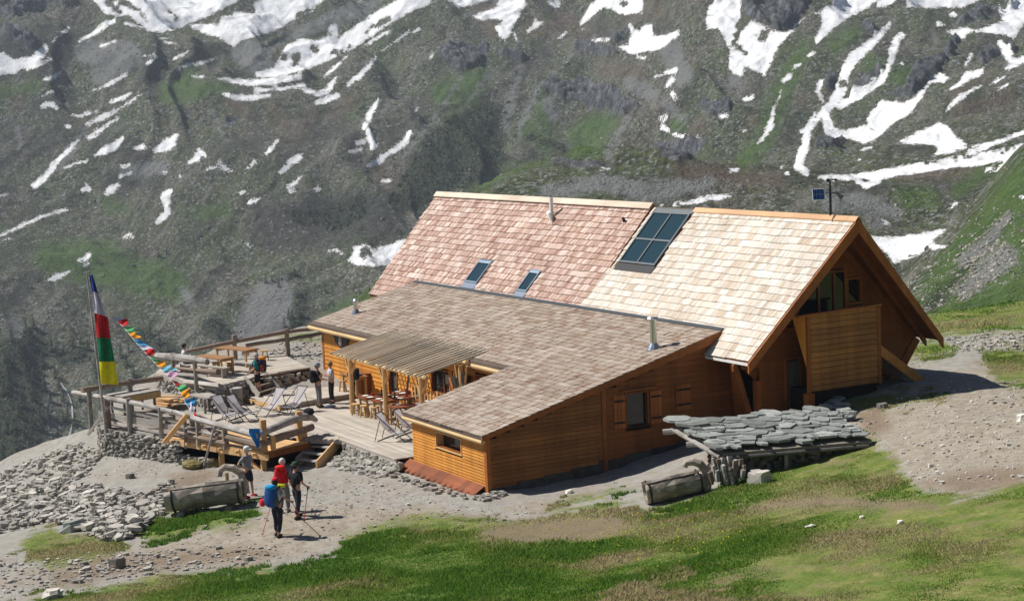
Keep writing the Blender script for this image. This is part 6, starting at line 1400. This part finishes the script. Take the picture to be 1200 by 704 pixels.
# ================================================================== PEOPLE
def skin(name, verts, edges, rad, mat, parent, sub=1):
    me = bpy.data.meshes.new(name); me.from_pydata([tuple(map(float, v)) for v in verts], edges, []); me.materials.append(mat)
    o = addmesh(name, me, parent); md_ = o.modifiers.new('skin', 'SKIN'); md_.use_smooth_shade = True
    for i, r in enumerate(rad):
        d = me.skin_vertices[0].data[i]; d.radius = (r, r) if np.isscalar(r) else r; d.use_root = (i == 0)
    if sub: s = o.modifiers.new('sub', 'SUBSURF'); s.levels = sub; s.render_levels = sub
    return o
def chain(lists):
    """lists of (point, radius); a list may start with an index to join an earlier vertex"""
    V, E, R = [], [], []
    for L in lists:
        prev = None
        for it in L:
            if isinstance(it, int): prev = it; continue
            V.append(it[0]); R.append(it[1])
            if prev is not None: E.append((prev, len(V)-1))
            prev = len(V)-1
    return V, E, R
SKINM = plain('skin', (.52,.28,.19), .6, 0, .3, .05, 8, False)
def mixv(a, b, f): return tuple(np.array(a)*(1-f)+np.array(b)*f)
def person(label, loc, face, J, shirt, trousers, sleeve=.5, shorts=False, shoes=(.03,.025,.02), hair=None, hat=None, h=1.76, group=None, longhair=False):
    """J: joint overrides in a body frame (x forward, y left, z up, for a 1.76 m person)"""
    s = h/1.76; t = thing('person', label, 'person', loc, face, group)
    j = dict(hip=(0,0,.95), waist=(0,0,1.12), chest=(.0,0,1.32), neck=(.0,0,1.50), head=(.02,0,1.63), top=(.01,0,1.71), sl=(0,.185,1.42), sr=(0,-.185,1.42), el=(-.03,.25,1.14), er=(-.03,-.25,1.14), wl=(.10,.24,.92), wr=(.10,-.24,.92),
             hl=(0,.095,.93), hr=(0,-.095,.93), kl=(.03,.11,.50), kr=(.03,-.11,.50), al=(0,.12,.09), ar=(0,-.12,.09)); j.update(J)
    j = {k: tuple(np.array(v)*s) for k, v in j.items()}
    def fingers(w, e, side):
        w = np.array(w); d = w-np.array(e); d /= np.linalg.norm(d); q = np.cross(d, (1,0,0)) ; q = q/(np.linalg.norm(q)+1e-6); r = np.cross(d, q)
        out = []
        for k in range(4):
            b = w+d*.07+r*(.030-.020*k); out.append([(b+d*.03, .010), (b+d*.055+q*.008, .009), (b+d*(.082-.006*abs(k-1.4))+q*.02, .008)])
        out.append([(w+d*.03+r*.045, .011), (w+d*.065+r*.06+q*.01, .009)])
        return w+d*.045, out
    pl, fl_ = fingers(j['wl'], j['el'], 1); pr, fr_ = fingers(j['wr'], j['er'], -1)
    L = [[(j['hip'], .105*s), (j['waist'], .11*s), (j['chest'], .125*s), (j['neck'], .055*s), (mixv(j['neck'], j['head'], .55), .058*s), (j['head'], .088*s), (j['top'], .07*s)]]
    L += [[2, (j['sl'], .055*s), (j['el'], .04*s), (j['wl'], .027*s), (pl, .03*s)], [2, (j['sr'], .055*s), (j['er'], .04*s), (j['wr'], .027*s), (pr, .03*s)]]
    foot = lambda a: tuple(np.array(a)+np.array((.10, 0, -.045)))
    L += [[0, (j['hl'], .085*s), (j['kl'], .055*s), (j['al'], .038*s), (foot(j['al']), .03*s)], [0, (j['hr'], .085*s), (j['kr'], .055*s), (j['ar'], .038*s), (foot(j['ar']), .03*s)]]
    il = 10; ir = 14
    L += [[il]+f for f in fl_]+[[ir]+f for f in fr_]
    V, E, R = chain(L); body = skin('body', V, E, R, SKINM, t, 1)
    hd = np.array(j['head'])
    fwd = hd-np.array(j['neck']); fx = np.array((1., 0, 0)); fx = np.array(J['look'], float) if 'look' in J else fx; fx = fx/np.linalg.norm(fx); fy = np.array((-fx[1], fx[0], 0))
    g = G(); g.tube([hd+fx*.075*s+np.array((0,0,.0)), hd+fx*.115*s+np.array((0,0,-.03))], [.012, .018], 6); g.out('nose', SKINM, t, local=True)
    for k in (-1, 1):
        g = G(); g.ball(hd+fx*.083*s+fy*.033*k+np.array((0,0,.015)), .011, 6, 4); g.out('eye', MAT['iron'], t, local=True)
        g = G(); g.ball(hd+fy*.092*s*k+np.array((0,0,-.005)), .024, 6, 4, 1, 0, (.7,.4,1.2)); g.out('ear', SKINM, t, local=True)
    g = G(); g.beam(hd+fx*.088*s-fy*.022+np.array((0,0,-.055)), hd+fx*.088*s+fy*.022+np.array((0,0,-.055)), .008, .008); g.out('mouth', CM['red'], t, local=True)
    # clothes
    a_l = [2, (j['sl'], .075*s)]; a_r = [2, (j['sr'], .075*s)]
    if sleeve <= .5: a_l += [(mixv(j['sl'], j['el'], sleeve*1.7), .062*s)]; a_r += [(mixv(j['sr'], j['er'], sleeve*1.7), .062*s)]
    else: a_l += [(j['el'], .052*s), (mixv(j['el'], j['wl'], .9), .04*s)]; a_r += [(j['er'], .052*s), (mixv(j['er'], j['wr'], .9), .04*s)]
    V, E, R = chain([[(mixv(j['hip'], j['waist'], -.25), (.168*s, .14*s)), (j['waist'], (.165*s, .135*s)), (j['chest'], (.18*s, .145*s)), (mixv(j['chest'], j['neck'], .72), .085*s)], a_l, a_r]); skin('shirt', V, E, R, shirt, t, 1)
    kn = (lambda h_, k_, a_: [(mixv(h_, k_, .95), .085*s)]) if shorts else (lambda h_, k_, a_: [(k_, .085*s), (mixv(k_, a_, .85), .068*s)])
    V, E, R = chain([[(j['hip'], (.155*s, .125*s)), (mixv(j['hip'], j['waist'], .4), (.150*s, .12*s))], [0, (j['hl'], .115*s)]+kn(j['hl'], j['kl'], j['al']), [0, (j['hr'], .115*s)]+kn(j['hr'], j['kr'], j['ar'])]); skin('trousers', V, E, R, trousers, t, 1)
    sm_ = plain('shoe_leather', shoes, .6)
    for k in ('al', 'ar'):
        a = np.array(j[k]); g = G(); puff(g, a+np.array((.05, 0, -.035)), (.28, .10, .11), 0, .7, 10, 6); g.out('shoe', sm_, t, local=True, smooth=True)
    if hair:
        g = G(); puff(g, hd-fx*.018+np.array((0,0,.03)), (.215*s, .205*s, .23*s), math.atan2(fx[1], fx[0]), .95, 12, 8, 1., .06)
        if longhair: puff(g, hd-fx*.07+np.array((0,0,-.14)), (.14, .20, .34), math.atan2(fx[1], fx[0]), .9, 10, 6, 1., .08)
        g.out('hair', plain('hair', hair, .7, 0, .2, .2), t, local=True, smooth=True)
    if hat:
        m_ = cloth('hat_cloth', hat[1]); g = G(); puff(g, hd+np.array((0,0,.085)), (.23, .22, .16), 0, .9, 12, 6)
        if hat[0] == 'brim': g.tube([hd+np.array((0,0,.05)), hd+np.array((0,0,.062))], [.165, .155], 14)
        if hat[0] == 'cap': puff(g, hd+fx*.13+np.array((0,0,.055)), (.15, .16, .025), math.atan2(fx[1], fx[0]), .9, 10, 4)
        g.out('hat', m_, t, local=True, smooth=True)
    return t, j
def world(t, p):
    c, s = math.cos(t.rotation_euler.z), math.sin(t.rotation_euler.z); return np.array((t.location.x+p[0]*c-p[1]*s, t.location.y+p[0]*s+p[1]*c, t.location.z+p[2]))
def backpack(lab, t, base, size, main, lid, side=None, roll=None):
    """pack on the wearer's back: base = centre in body frame"""
    P = world(t, base); rz = t.rotation_euler.z; b = thing('backpack', lab, 'backpack', P-np.array((0,0,size[2]/2)), rz)
    z0 = size[2]/2
    g = G(); puff(g, (0,0,z0), size, 0, .55, 14, 10); g.out('bag', cloth('pack_cloth', main), b, local=True, smooth=True)
    g = G(); puff(g, (-.01,0,z0+size[2]*.47), (size[0]*.95, size[1]*.9, size[2]*.26), 0, .65, 12, 6); g.out('lid', cloth('pack_lid', lid), b, local=True, smooth=True)
    for k in (-1, 1):
        g = G(); puff(g, (0,k*size[1]*.52,z0-size[2]*.2), (size[0]*.6, .09, size[2]*.45), 0, .7, 10, 6); g.out('side_pocket', cloth('pack_pocket', side or lid), b, local=True, smooth=True)
        g = G(); x = size[0]/2; g.tube([(x*.8,k*.10,z0+size[2]*.3), (x+.14,k*.12,z0+size[2]*.42), (x+.26,k*.13,z0+size[2]*.2), (x+.2,k*.15,z0-size[2]*.2), (x*.9,k*.14,z0-size[2]*.4)], .022, 6); g.out('strap', MAT['iron'], b, local=True)
    if roll: g = G(); g.tube([(-size[0]*.45,-size[1]*.4,z0-size[2]*.52), (-size[0]*.45,size[1]*.4,z0-size[2]*.52)], .07, 9); g.out('mat_roll', cloth('mat_cloth', roll), b, local=True)
    return b
def trek_pole(lab, p, q, c):
    g = G(); p = np.array(p); q = np.array(q); g.tube([p, p*.12+q*.88, q], [.013, .012, .006], 6); o = g.solo('trekking_pole', cloth('pole_paint', c), lab, 'trekking pole', q)
    g = G(); d = (p-q)/np.linalg.norm(p-q); g.tube([p-d*.12, p+d*.03], .02, 7); h_ = addmesh('grip', g.mesh('grip', MAT['iron'], q), o)
    g = G(); g.tube([q+d*.07, q+d*.075], [.045, .045], 8); addmesh('basket', g.mesh('basket', MAT['iron'], q), o)
    return o
def ang(right, away): v = RH*right+FH*away; return math.atan2(v[1], v[0])
SH_ = {k: cloth('garment_'+k, c) for k, c in dict(white=(.62,.62,.66), grey=(.20,.225,.26), black=(.022,.022,.026), dark=(.035,.035,.05), teal=(.02,.22,.28), greyt=(.17,.175,.19), check=(.48,.48,.56), navy=(.03,.035,.07)).items()}
# foremost hiker, blue pack
P = gp(326, 629); t, j = person('white shirted hiker walking away with poles, nearest on the gravel', P, ang(.45, .9), dict(kl=(.10,.10,.52), al=(.06,.10,.10), kr=(.0,-.10,.50), ar=(-.12,-.10,.10), el=(.02,.30,1.18), wl=(.26,.30,1.10), er=(.04,-.30,1.16), wr=(.26,-.33,1.05)), SH_['white'], SH_['dark'], .5, hair=(.05,.03,.02), hat=('cap', (.60,.03,.05)), h=1.80)
backpack('bright blue and navy backpack on the nearest hiker', t, (-.25, 0, 1.28), (.30,.36,.62), (.03,.10,.34), (.02,.30,.62), (.10,.12,.10))
trek_pole('pink trekking pole of the nearest hiker, planted to the left', world(t, (.30,.32,1.10)), gp(307, 628), (.75,.16,.20)); trek_pole('red trekking pole in the right hand of the nearest hiker', world(t, (.30,-.35,1.05)), gp(352, 606), (.60,.10,.10))
q = world(t, (-.1,.42,1.05)); g = G(); puff(g, q, (.24,.20,.24), 0, .9, 12, 8); g.solo('red_helmet', cloth('helmet_red', (.62,.03,.05)), 'red helmet hanging at the left side of the blue backpack', 'helmet', q)
# second hiker, red pack, white hair
P = gp(334, 601); t, j = person('white haired hiker with a red backpack, half hidden behind the nearest hiker', P, ang(.15, 1.), dict(el=(.0,.27,1.18), wl=(.14,.26,1.0), kl=(.08,.10,.5)), SH_['grey'], SH_['greyt'], .5, hair=(.62,.60,.56), h=1.78)
backpack('bright red backpack with a yellow green roll on the white haired hiker', t, (-.24, 0, 1.27), (.28,.38,.56), (.60,.015,.02), (.66,.03,.03), (.45,.01,.02), (.55,.62,.05))
# third hiker, dark with hat
P = gp(349, 607); t, j = person('hiker all in black with a dark green brimmed hat resting on a trekking pole', P, ang(.6, .7), dict(kl=(.14,.12,.50), al=(.14,.13,.09), kr=(-.05,-.12,.50), ar=(-.18,-.13,.09), er=(-.03,-.33,1.14), wr=(.18,-.30,1.0)), SH_['black'], SH_['dark'], .5, hair=(.05,.03,.02), hat=('brim', (.045,.075,.05)), h=1.78)
trek_pole('dark red trekking pole of the hiker in black', world(t, (.22,-.31,1.0)), gp(356, 612), (.30,.05,.05))
# man with hands on hips
P = gp(292, 583); t, j = person('man in a grey t-shirt, dark shorts and white cap standing with hands on his hips', P, ang(.85, -.45), dict(el=(-.10,.40,1.20), wl=(.05,.20,1.06), er=(-.10,-.40,1.20), wr=(.05,-.20,1.06), kl=(.04,.13,.5), al=(.02,.20,.09), kr=(.02,-.12,.5), ar=(-.02,-.16,.09)), SH_['grey'], SH_['navy'], .45, True, (.40,.03,.03), (.5,.48,.45), ('cap', (.72,.72,.70)), 1.74)
# visitors on the terrace
P = onz(374, 477.5, ZD); t, j = person('man in a black vest, grey trousers and grey sun hat standing at the low step', P, ang(.9, .35), dict(el=(.06,.27,1.16), wl=(.26,.14,1.1), er=(.06,-.27,1.16), wr=(.26,-.14,1.1)), SH_['black'], SH_['greyt'], .3, hair=(.2,.18,.16), hat=('brim', (.27,.30,.36)), h=1.84)
backpack('black daypack on the man with the grey sun hat', t, (-.21,0,1.28), (.22,.34,.48), (.018,.018,.02), (.03,.03,.03))
P = onz(389.5, 472.5, ZD); t, j = person('visitor in a pale checked shirt and black trousers facing the man in the vest', P, ang(-.85, -.35), dict(el=(.08,.24,1.18), wl=(.28,.10,1.22), er=(.08,-.24,1.18), wr=(.28,-.10,1.22)), SH_['check'], SH_['black'], .5, hair=(.22,.13,.08), h=1.74)
P = onz(414.5, 473, ZD); t, j = person('woman with long dark hair in a teal top beside the left pergola post', P, ang(-.9, .2), dict(el=(.06,.25,1.16), wl=(.25,.18,1.05)), SH_['teal'], SH_['black'], .45, hair=(.012,.01,.01), h=1.70, longhair=True)
backpack('black shoulder bag on the woman by the pergola post', t, (-.20,.02,1.22), (.20,.30,.42), (.02,.02,.025), (.03,.03,.035))
P = onz(303, 463, ZM); t, j = person('hiker in teal shirt and black shorts standing in profile at the upper steps', P, ang(-.95, .1), dict(el=(.05,.25,1.14), wl=(.25,.24,1.0), er=(.08,-.25,1.14), wr=(.30,-.22,1.02), kl=(.05,.09,.5), kr=(-.02,-.09,.5), ar=(-.08,-.1,.09)), SH_['teal'], SH_['black'], .5, True, (.16,.05,.03), (.45,.42,.38), None, 1.80)
backpack('tall orange and dark backpack on the hiker at the upper steps', t, (-.25,0,1.28), (.30,.36,.62), (.035,.03,.06), (.75,.24,.02), (.35,.06,.03))
P = onz(212, 441, ZU+.02); t, j = person('seated visitor in a white shirt behind the upper log railing', (P[0]-.9, P[1]+.5, ZU-.42), ang(.8, .3), dict(kl=(.42,.12,.90), kr=(.42,-.12,.90), al=(.44,.12,.51), ar=(.44,-.12,.51), el=(.12,.25,1.18), wl=(.36,.16,1.15), er=(.12,-.25,1.18), wr=(.36,-.16,1.15)), SH_['white'], SH_['greyt'], .5, hair=(.06,.035,.025), h=1.74)
bench(P[0]-.9, P[1]+.5, 1.4, ZU, ang(.8,.3)+math.pi/2, 'bench under the seated visitor behind the upper railing', .42)
# jacket on the railing, dark bag on the log end
jk = np.array(R3(.02, .9)); MAT['jacket'] = cloth('jacket_blue', (.02,.20,.55))
g = G()
c0 = CAM+ray(297, 505)*((jk-CAM)@FW-.22)
V = []
for i, (y, w0, w1) in enumerate(((502,-6,7),(506,-6.5,7),(510,-5,7),(515,-2,6.5),(520,1,6),(524,3,6))):
    for k in range(6):
        q = CAM+ray(298+w0+(w1-w0)*k/5, y)*((jk-CAM)@FW-.46+.05*math.sin(k*1.9+i*.8)); V.append(q)
V2 = [p+FW*.05 for p in V]; n_ = len(V); Fc = []
for i in range(5):
    for k in range(5): a = i*6+k; Fc += [(a, a+6, a+7, a+1), (a+n_, a+1+n_, a+7+n_, a+6+n_)]
g.add(V+V2, Fc); jo = g.solo('jacket', MAT['jacket'], 'bright blue jacket hung over the log railing at the platform corner', 'jacket', c0, smooth=True)
q = np.array(R3(1.30, .98)); g = G(); puff(g, q+np.array((0,0,.12)), (.42,.36,.28), .4, .8, 12, 8, 1., .15); g.solo('dark_bag', SH_['black'], 'black bag slumped on the right end of the thick log railing', 'bag', q)
q = onz(387, 477, ZD); g = G(); puff(g, q+np.array((0,0,.05)), (.5,.22,.10), 1.1, .8); g.solo('folded_cloth', cloth('pale_blue', (.35,.42,.6)), 'pale blue bundle on the planks at the feet of the checked shirt visitor', 'bundle', q)
for x, y, z, lab in ((288,417.5,ZU+.45,'white bag on the bench under the orange picnic table'),(228,444,ZU,'white bundle on the planks behind the upper railing')):
    q = onz(x, y, z); g = G(); puff(g, q+np.array((0,0,.12)), (.4,.3,.26), .3, .8, 10, 6, 1., .2); g.solo('bag', CM['white'], lab, 'bag', q)

# ================================================================== TREES, GRASS
MAT['needle'] = (lambda T: (T.col(tinted(T, T.ramp(T.noise(T.coord(), .9, 3, .6), [(.3, (.028,.045,.02)), (.7, (.065,.09,.036))]))), T.set(Roughness=.9), T.m)[-1])(NT('conifer_needles'))
MAT['bark'] = plain('bark', (.10,.075,.055), .9)
def conifer_meshes(k):
    rs = random.Random(k); g = G(); H = 1.0
    for i in range(230):
        f = rs.random()**1.25; z = .08+.92*f; R = (1-f)**.85*(.19+.05*math.sin(i*.7+k))+.012
        a = rs.uniform(0, 2*math.pi); r = R*rs.uniform(.35, 1.08); c = np.array((r*math.cos(a), r*math.sin(a), z-.05*r))
        o = np.array((math.cos(a), math.sin(a), -.35)); s_ = np.array((-math.sin(a), math.cos(a), rs.uniform(-.3, .3))); l_ = rs.uniform(.05, .10)*(1.2-f*.5); w_ = l_*.6
        g.add([c-s_*w_/2, c+s_*w_/2, c+o*l_, c-o*l_*.3+np.array((0,0,w_*.4))], [(0,1,2), (0,2,3), (1,3,2), (0,3,1)], rs.uniform(.6, 1.5))
    t = G(); t.tube([(0,0,-.08),(0,0,.5),(0,0,.97)], [.022,.014,.003], 6)
    return g.mesh('crown', MAT['needle']), t.mesh('trunk', MAT['bark'])
CON = [conifer_meshes(k) for k in range(4)]
TREES = [(32,388,15),(40,384,13),(36,402,16),(20,412,14),(62,412,17),(84,407,14),(52,428,15),(42,447,16),(54,456,17),(36,468,15),(60,470,14),(10,440,15),(4,462,16),(24,488,17),(40,500,18),(8,505,18),(52,505,16),(18,525,18),(34,530,16),(2,540,17),(66,440,13),(70,455,12),(76,470,13),
 (176,395,15),(168,402,12),(186,404,13),(196,412,12),(140,418,15),(146,430,15),(128,425,12),(105,410,12),(98,415,11),(342,380,17),(349,385,16),(338,372,12),(352,372,13),(310,330,9),(318,328,8),(329,335,9),(345,321,8),(188,300,8),(193,298,7),(421,342,8),(432,341,6),(383,342,9),(346,395,12),(87,498,13),(92,470,12),(80,488,14),(64,520,14),(15,398,13),(26,420,14),(4,425,15),(30,436,14),(12,455,15),(26,475,15),(14,505,16),(30,512,16),(46,490,15),(58,488,14),(12,548,16),(24,540,16),(72,415,12),(94,402,11),(112,430,12),(150,412,12),(156,440,13),(205,425,12),(186,430,13),(120,440,12),(74,492,12),(68,508,12),(356,392,13),(340,398,13),(333,385,12)]
for i, (x, y, hpx) in enumerate(TREES):
    P = farpoint(x, y); D = (P-CAM)@FW; H = hpx*D/F*1.15; lab = ('dark conifer in the wood at the far left edge of the picture' if x < 75 else 'dark conifer on the gorge side close left of the flagpole' if x < 115 else 'dark conifer between the tall flag and the picnic tables' if x < 215 else 'conifer in the group above the back fence left of the chalet roof' if x < 360 and y > 360 else 'small conifer on the grey crag left of the chalet roof' if x < 360 else 'small bush like conifer on the green shoulder left of the chalet roof')
    t = thing('conifer', lab, 'tree', P, random.random()*6, 'conifers on the far slope')
    cm, tm = CON[i % 4]
    for nm, me in (('crown', cm), ('trunk', tm)): o = addmesh(nm, me, t); o.scale = (H*random.uniform(.9, 1.25), H*random.uniform(.9, 1.25), H)
# low scrub on the far slope: one mass
rs = np.random.RandomState(3); ok = np.where((bushm > 1) & (rad.ravel() > 300) & (MPX > -60) & (MPX < 1260) & (MPY > -40) & (MPY < 600))[0]; sel = rs.choice(ok, 2200, replace=len(ok) < 2200); P = MV[sel]
V, Fc, tt = [], [], []
sz = rs.uniform(.4, 1.3, len(P))*np.clip(rad.ravel()[sel]/800, .3, 1.2)
for k in range(5):
    a = rs.uniform(0, 6.28, len(P)); el = rs.uniform(.2, 1.2, len(P)); o = np.c_[np.cos(a), np.sin(a), el]*sz[:, None]*.45; s_ = np.c_[-np.sin(a), np.cos(a), rs.uniform(-.4, .4, len(P))]*sz[:, None]*.5; u_ = np.c_[np.cos(a)*-.4, np.sin(a)*-.4, np.ones(len(P))]*sz[:, None]*.5
    V.append(np.stack([P+o-s_, P+o+s_-u_*.3, P+o+u_], 1).reshape(-1, 3)); tt.append(rs.uniform(.6, 1.5, len(P)))
V = np.concatenate(V); Fc = np.arange(len(V)).reshape(-1, 3); so = bulk('mountain_scrub', V, Fc, MAT['needle'], {'tint': ('FACE', np.concatenate(tt))}); so['kind'] = 'stuff'
# boulders strewn over the far slopes: one mass of stones
ok = np.where((rad.ravel() > 115) & (MPX > -40) & (MPX < 1240) & (MPY > -30) & (MPY < 560) & (snow < 1))[0]
w_ = np.where(screem[ok] > -4, 5., 1.)*np.where((MPX[ok] > 1040) & (MPY[ok] > 230), 9., 1.)*np.where(_dd[ok] < 480, 1.4, 1.); w_ /= w_.sum()
sel = rs.choice(ok, 12000, p=w_); P = MV[sel]; sz = np.minimum(rs.gamma(1.5, .42, len(P))+.25, 4.5)*np.clip((rad.ravel()[sel]/850.)**.8, .22, 1.15)
base = np.array([(math.cos(a)*k, math.sin(a)*k, z) for z, k in ((-.25, .8), (.35, .62)) for a in np.arange(5)*2*math.pi/5])
B = base[None]*rs.uniform(.65, 1.3, (len(P), 10, 3)); an = rs.uniform(0, 6.28, len(P)); c_, s_ = np.cos(an)[:, None], np.sin(an)[:, None]
Bx = B[:, :, 0]*1.15; By = B[:, :, 1]*.8; V = np.stack([Bx*c_-By*s_, Bx*s_+By*c_, B[:, :, 2]*.85], 2)*sz[:, None, None]*.55+P[:, None, :]
q4 = np.array([(i, (i+1) % 5, (i+1) % 5+5, i+5) for i in range(5)]+[(5,6,7,8), (8,9,5,5)])[:6]; f = (np.arange(len(P))[:, None, None]*10+q4[None]).reshape(-1, 4)
bo = bulk('mountain_boulders', V.reshape(-1, 3), f, MAT['pebble'], {'tint': ('FACE', np.repeat(rs.uniform(.5, 1.25, len(P)), 6))}); bo['kind'] = 'stuff'
# grass: blades in tufts on the meadow
def grass(name, n, dmax, region, hh, seed, mat):
    rs = np.random.RandomState(seed); px = rs.uniform(region[0], region[2], n*2); d = np.sqrt(rs.uniform(region[1]**2, region[3]**2, n*2))
    az = (px-600)/F; x = CAM[0]+d*(FH[0]+az*RH[0]); y = CAM[1]+d*(FH[1]+az*RH[1]); z = ground(x, y)
    dv = np.c_[x, y, z]-CAM; q = dv@FW; X = 600+F*(dv@RT)/q; Y = 352-F*(dv@UPV)/q
    gm_, dm_ = gmask(X, Y); keep = (gm_+22*(fbm(x*1.1, y*1.1, 3, 5))+12*fbm(x*4, y*4, 2, 8) > 3) & (dm_ < rs.uniform(-14, 8, len(dm_)))
    x, y, z, q = x[keep][:n], y[keep][:n], z[keep][:n], q[keep][:n]; N_ = len(x)
    lush = np.clip(.5+1.1*fbm(x/2.6, y/2.6, 3, 15)+.5*fbm(x/.7, y/.7, 2, 25), 0.05, 1.2)
    lz = np.clip(lushz(X[keep][:n], Y[keep][:n])+.45*fbm(x/2.2, y/2.2, 3, 51), 0, 1); h = hh*(.35+.95*lush)*(.75+.95*lz)*rs.uniform(.6, 1.3, N_); a = rs.uniform(0, 6.28, N_); ln = h*rs.uniform(.2, .9, N_); w = rs.uniform(.008, .017, N_)*(q/40)
    b0 = np.c_[x, y, z-.02]; s_ = np.c_[-np.sin(a), np.cos(a), 0*a]*w[:, None]; lean_ = np.c_[np.cos(a)*ln, np.sin(a)*ln, h]
    V = np.stack([b0-s_, b0+s_, b0+s_*.7+lean_*np.array((.4,.4,.6)), b0+lean_], 1).reshape(-1, 3); f = np.arange(N_*4).reshape(-1, 4)
    dry = np.clip(.5+1.2*fbm(x/3.1+9, y/3.1, 3, 41)+.35*(rs.rand(N_)-.5)-.28*lz+.12+.75*np.clip(.5+poly_sd(X[keep][:n], Y[keep][:n], [(735,668),(800,660),(868,668),(900,705),(880,740),(700,740),(690,700)])/16., 0, 1)*(fbm(x/.9, y/.9, 2, 61) > .02), 0, 1)
    o = bulk(name, V, f, mat, {'dry': ('FACE', dry), 'tint': ('FACE', rs.uniform(.7, 1.3, N_))}); o['kind'] = 'stuff'; return o
T = NT('grass_blade'); c = tinted(T, T.ramp(T.attr('dry'), [(.0, (.09,.19,.022)), (.38, (.135,.235,.032)), (.62, (.21,.25,.06)), (.88, (.40,.34,.18))])); T.col(c); T.set(Roughness=.8)
T.b.inputs['Specular IOR Level'].default_value = .1
tr = T.n('ShaderNodeBsdfTranslucent'); T.l(c, tr.inputs[0]); mx_ = T.n('ShaderNodeMixShader'); mx_.inputs[0].default_value = .45
nv = T.n('ShaderNodeVectorMath', operation='ADD'); nv.inputs[1].default_value = (0, 0, 1.2); T.l(T.n('ShaderNodeNewGeometry').outputs['Normal'], nv.inputs[0]); nn_ = T.n('ShaderNodeVectorMath', operation='NORMALIZE'); T.l(nv.outputs[0], nn_.inputs[0]); T.l(nn_.outputs[0], T.b.inputs['Normal'])
T.l(T.b.outputs[0], mx_.inputs[1]); T.l(tr.outputs[0], mx_.inputs[2]); T.l(mx_.outputs[0], T.t.nodes['Material Output'].inputs[0]); MAT['grass'] = T.m
grass('meadow_grass', 520000, 60, (-60, 30, 1260, 66), .075, 2, MAT['grass'])
grass('far_grass', 14000, 100, (1000, 66, 1260, 92), .14, 6, MAT['grass'])
# taller tufts and flowers near the path edge
fx_ = np.array(scatter_px([(600,620),(760,680),(860,660),(900,590),(850,585),(780,600)], 60, RS)); W = gpv(fx_[:, 0], fx_[:, 1]); g = G()
for P in W: g.ball((P[0], P[1], P[2]+.12), .022, 5, 3)
o = g.out('yellow_flowers', CM['yellow']); o['kind'] = 'stuff'

# a thin white stream in the valley below the terrace
sp_ = [farpoint(x, y)+np.array((0, 0, .5)) for x, y in ((73,449),(78,458),(84,466),(86.5,475),(86,487),(83.5,500),(80,512),(77,524),(74,531))]
V = []
for k, p in enumerate(sp_): w_ = .30+.15*math.sin(k*2.3); V += [p-RT*w_, p+RT*w_]
st_ = bulk('stream', np.array(V), np.array([(2*i, 2*i+1, 2*i+3, 2*i+2) for i in range(len(sp_)-1)]), plain('white_water', (.36,.42,.40), .3, 0, .5, .2, 2, False)); st_['kind'] = 'structure'

# ================================================================== AIR
zt_ = max(CAM[2], float(MV[:, 2].max()))+4; zb_ = float(MV[:, 2].min())-1; hb = G(); hb.box((float(MV[:, 0].min())-6, float(MV[:, 1].min())-6, zb_), (130, float(MV[:, 1].max())+6, zt_), 1.0)
T = NT('mountain_air'); T.t.nodes.remove(T.b)
pv = T.n('ShaderNodeVolumePrincipled'); pv.inputs['Color'].default_value = (.76,.86,1.0,1); pv.inputs['Density'].default_value = .00015
pv.inputs['Anisotropy'].default_value = .2
T.l(pv.outputs[0], T.t.nodes['Material Output'].inputs['Volume'])
hz = hb.out('haze', T.m); hz['kind'] = 'stuff'
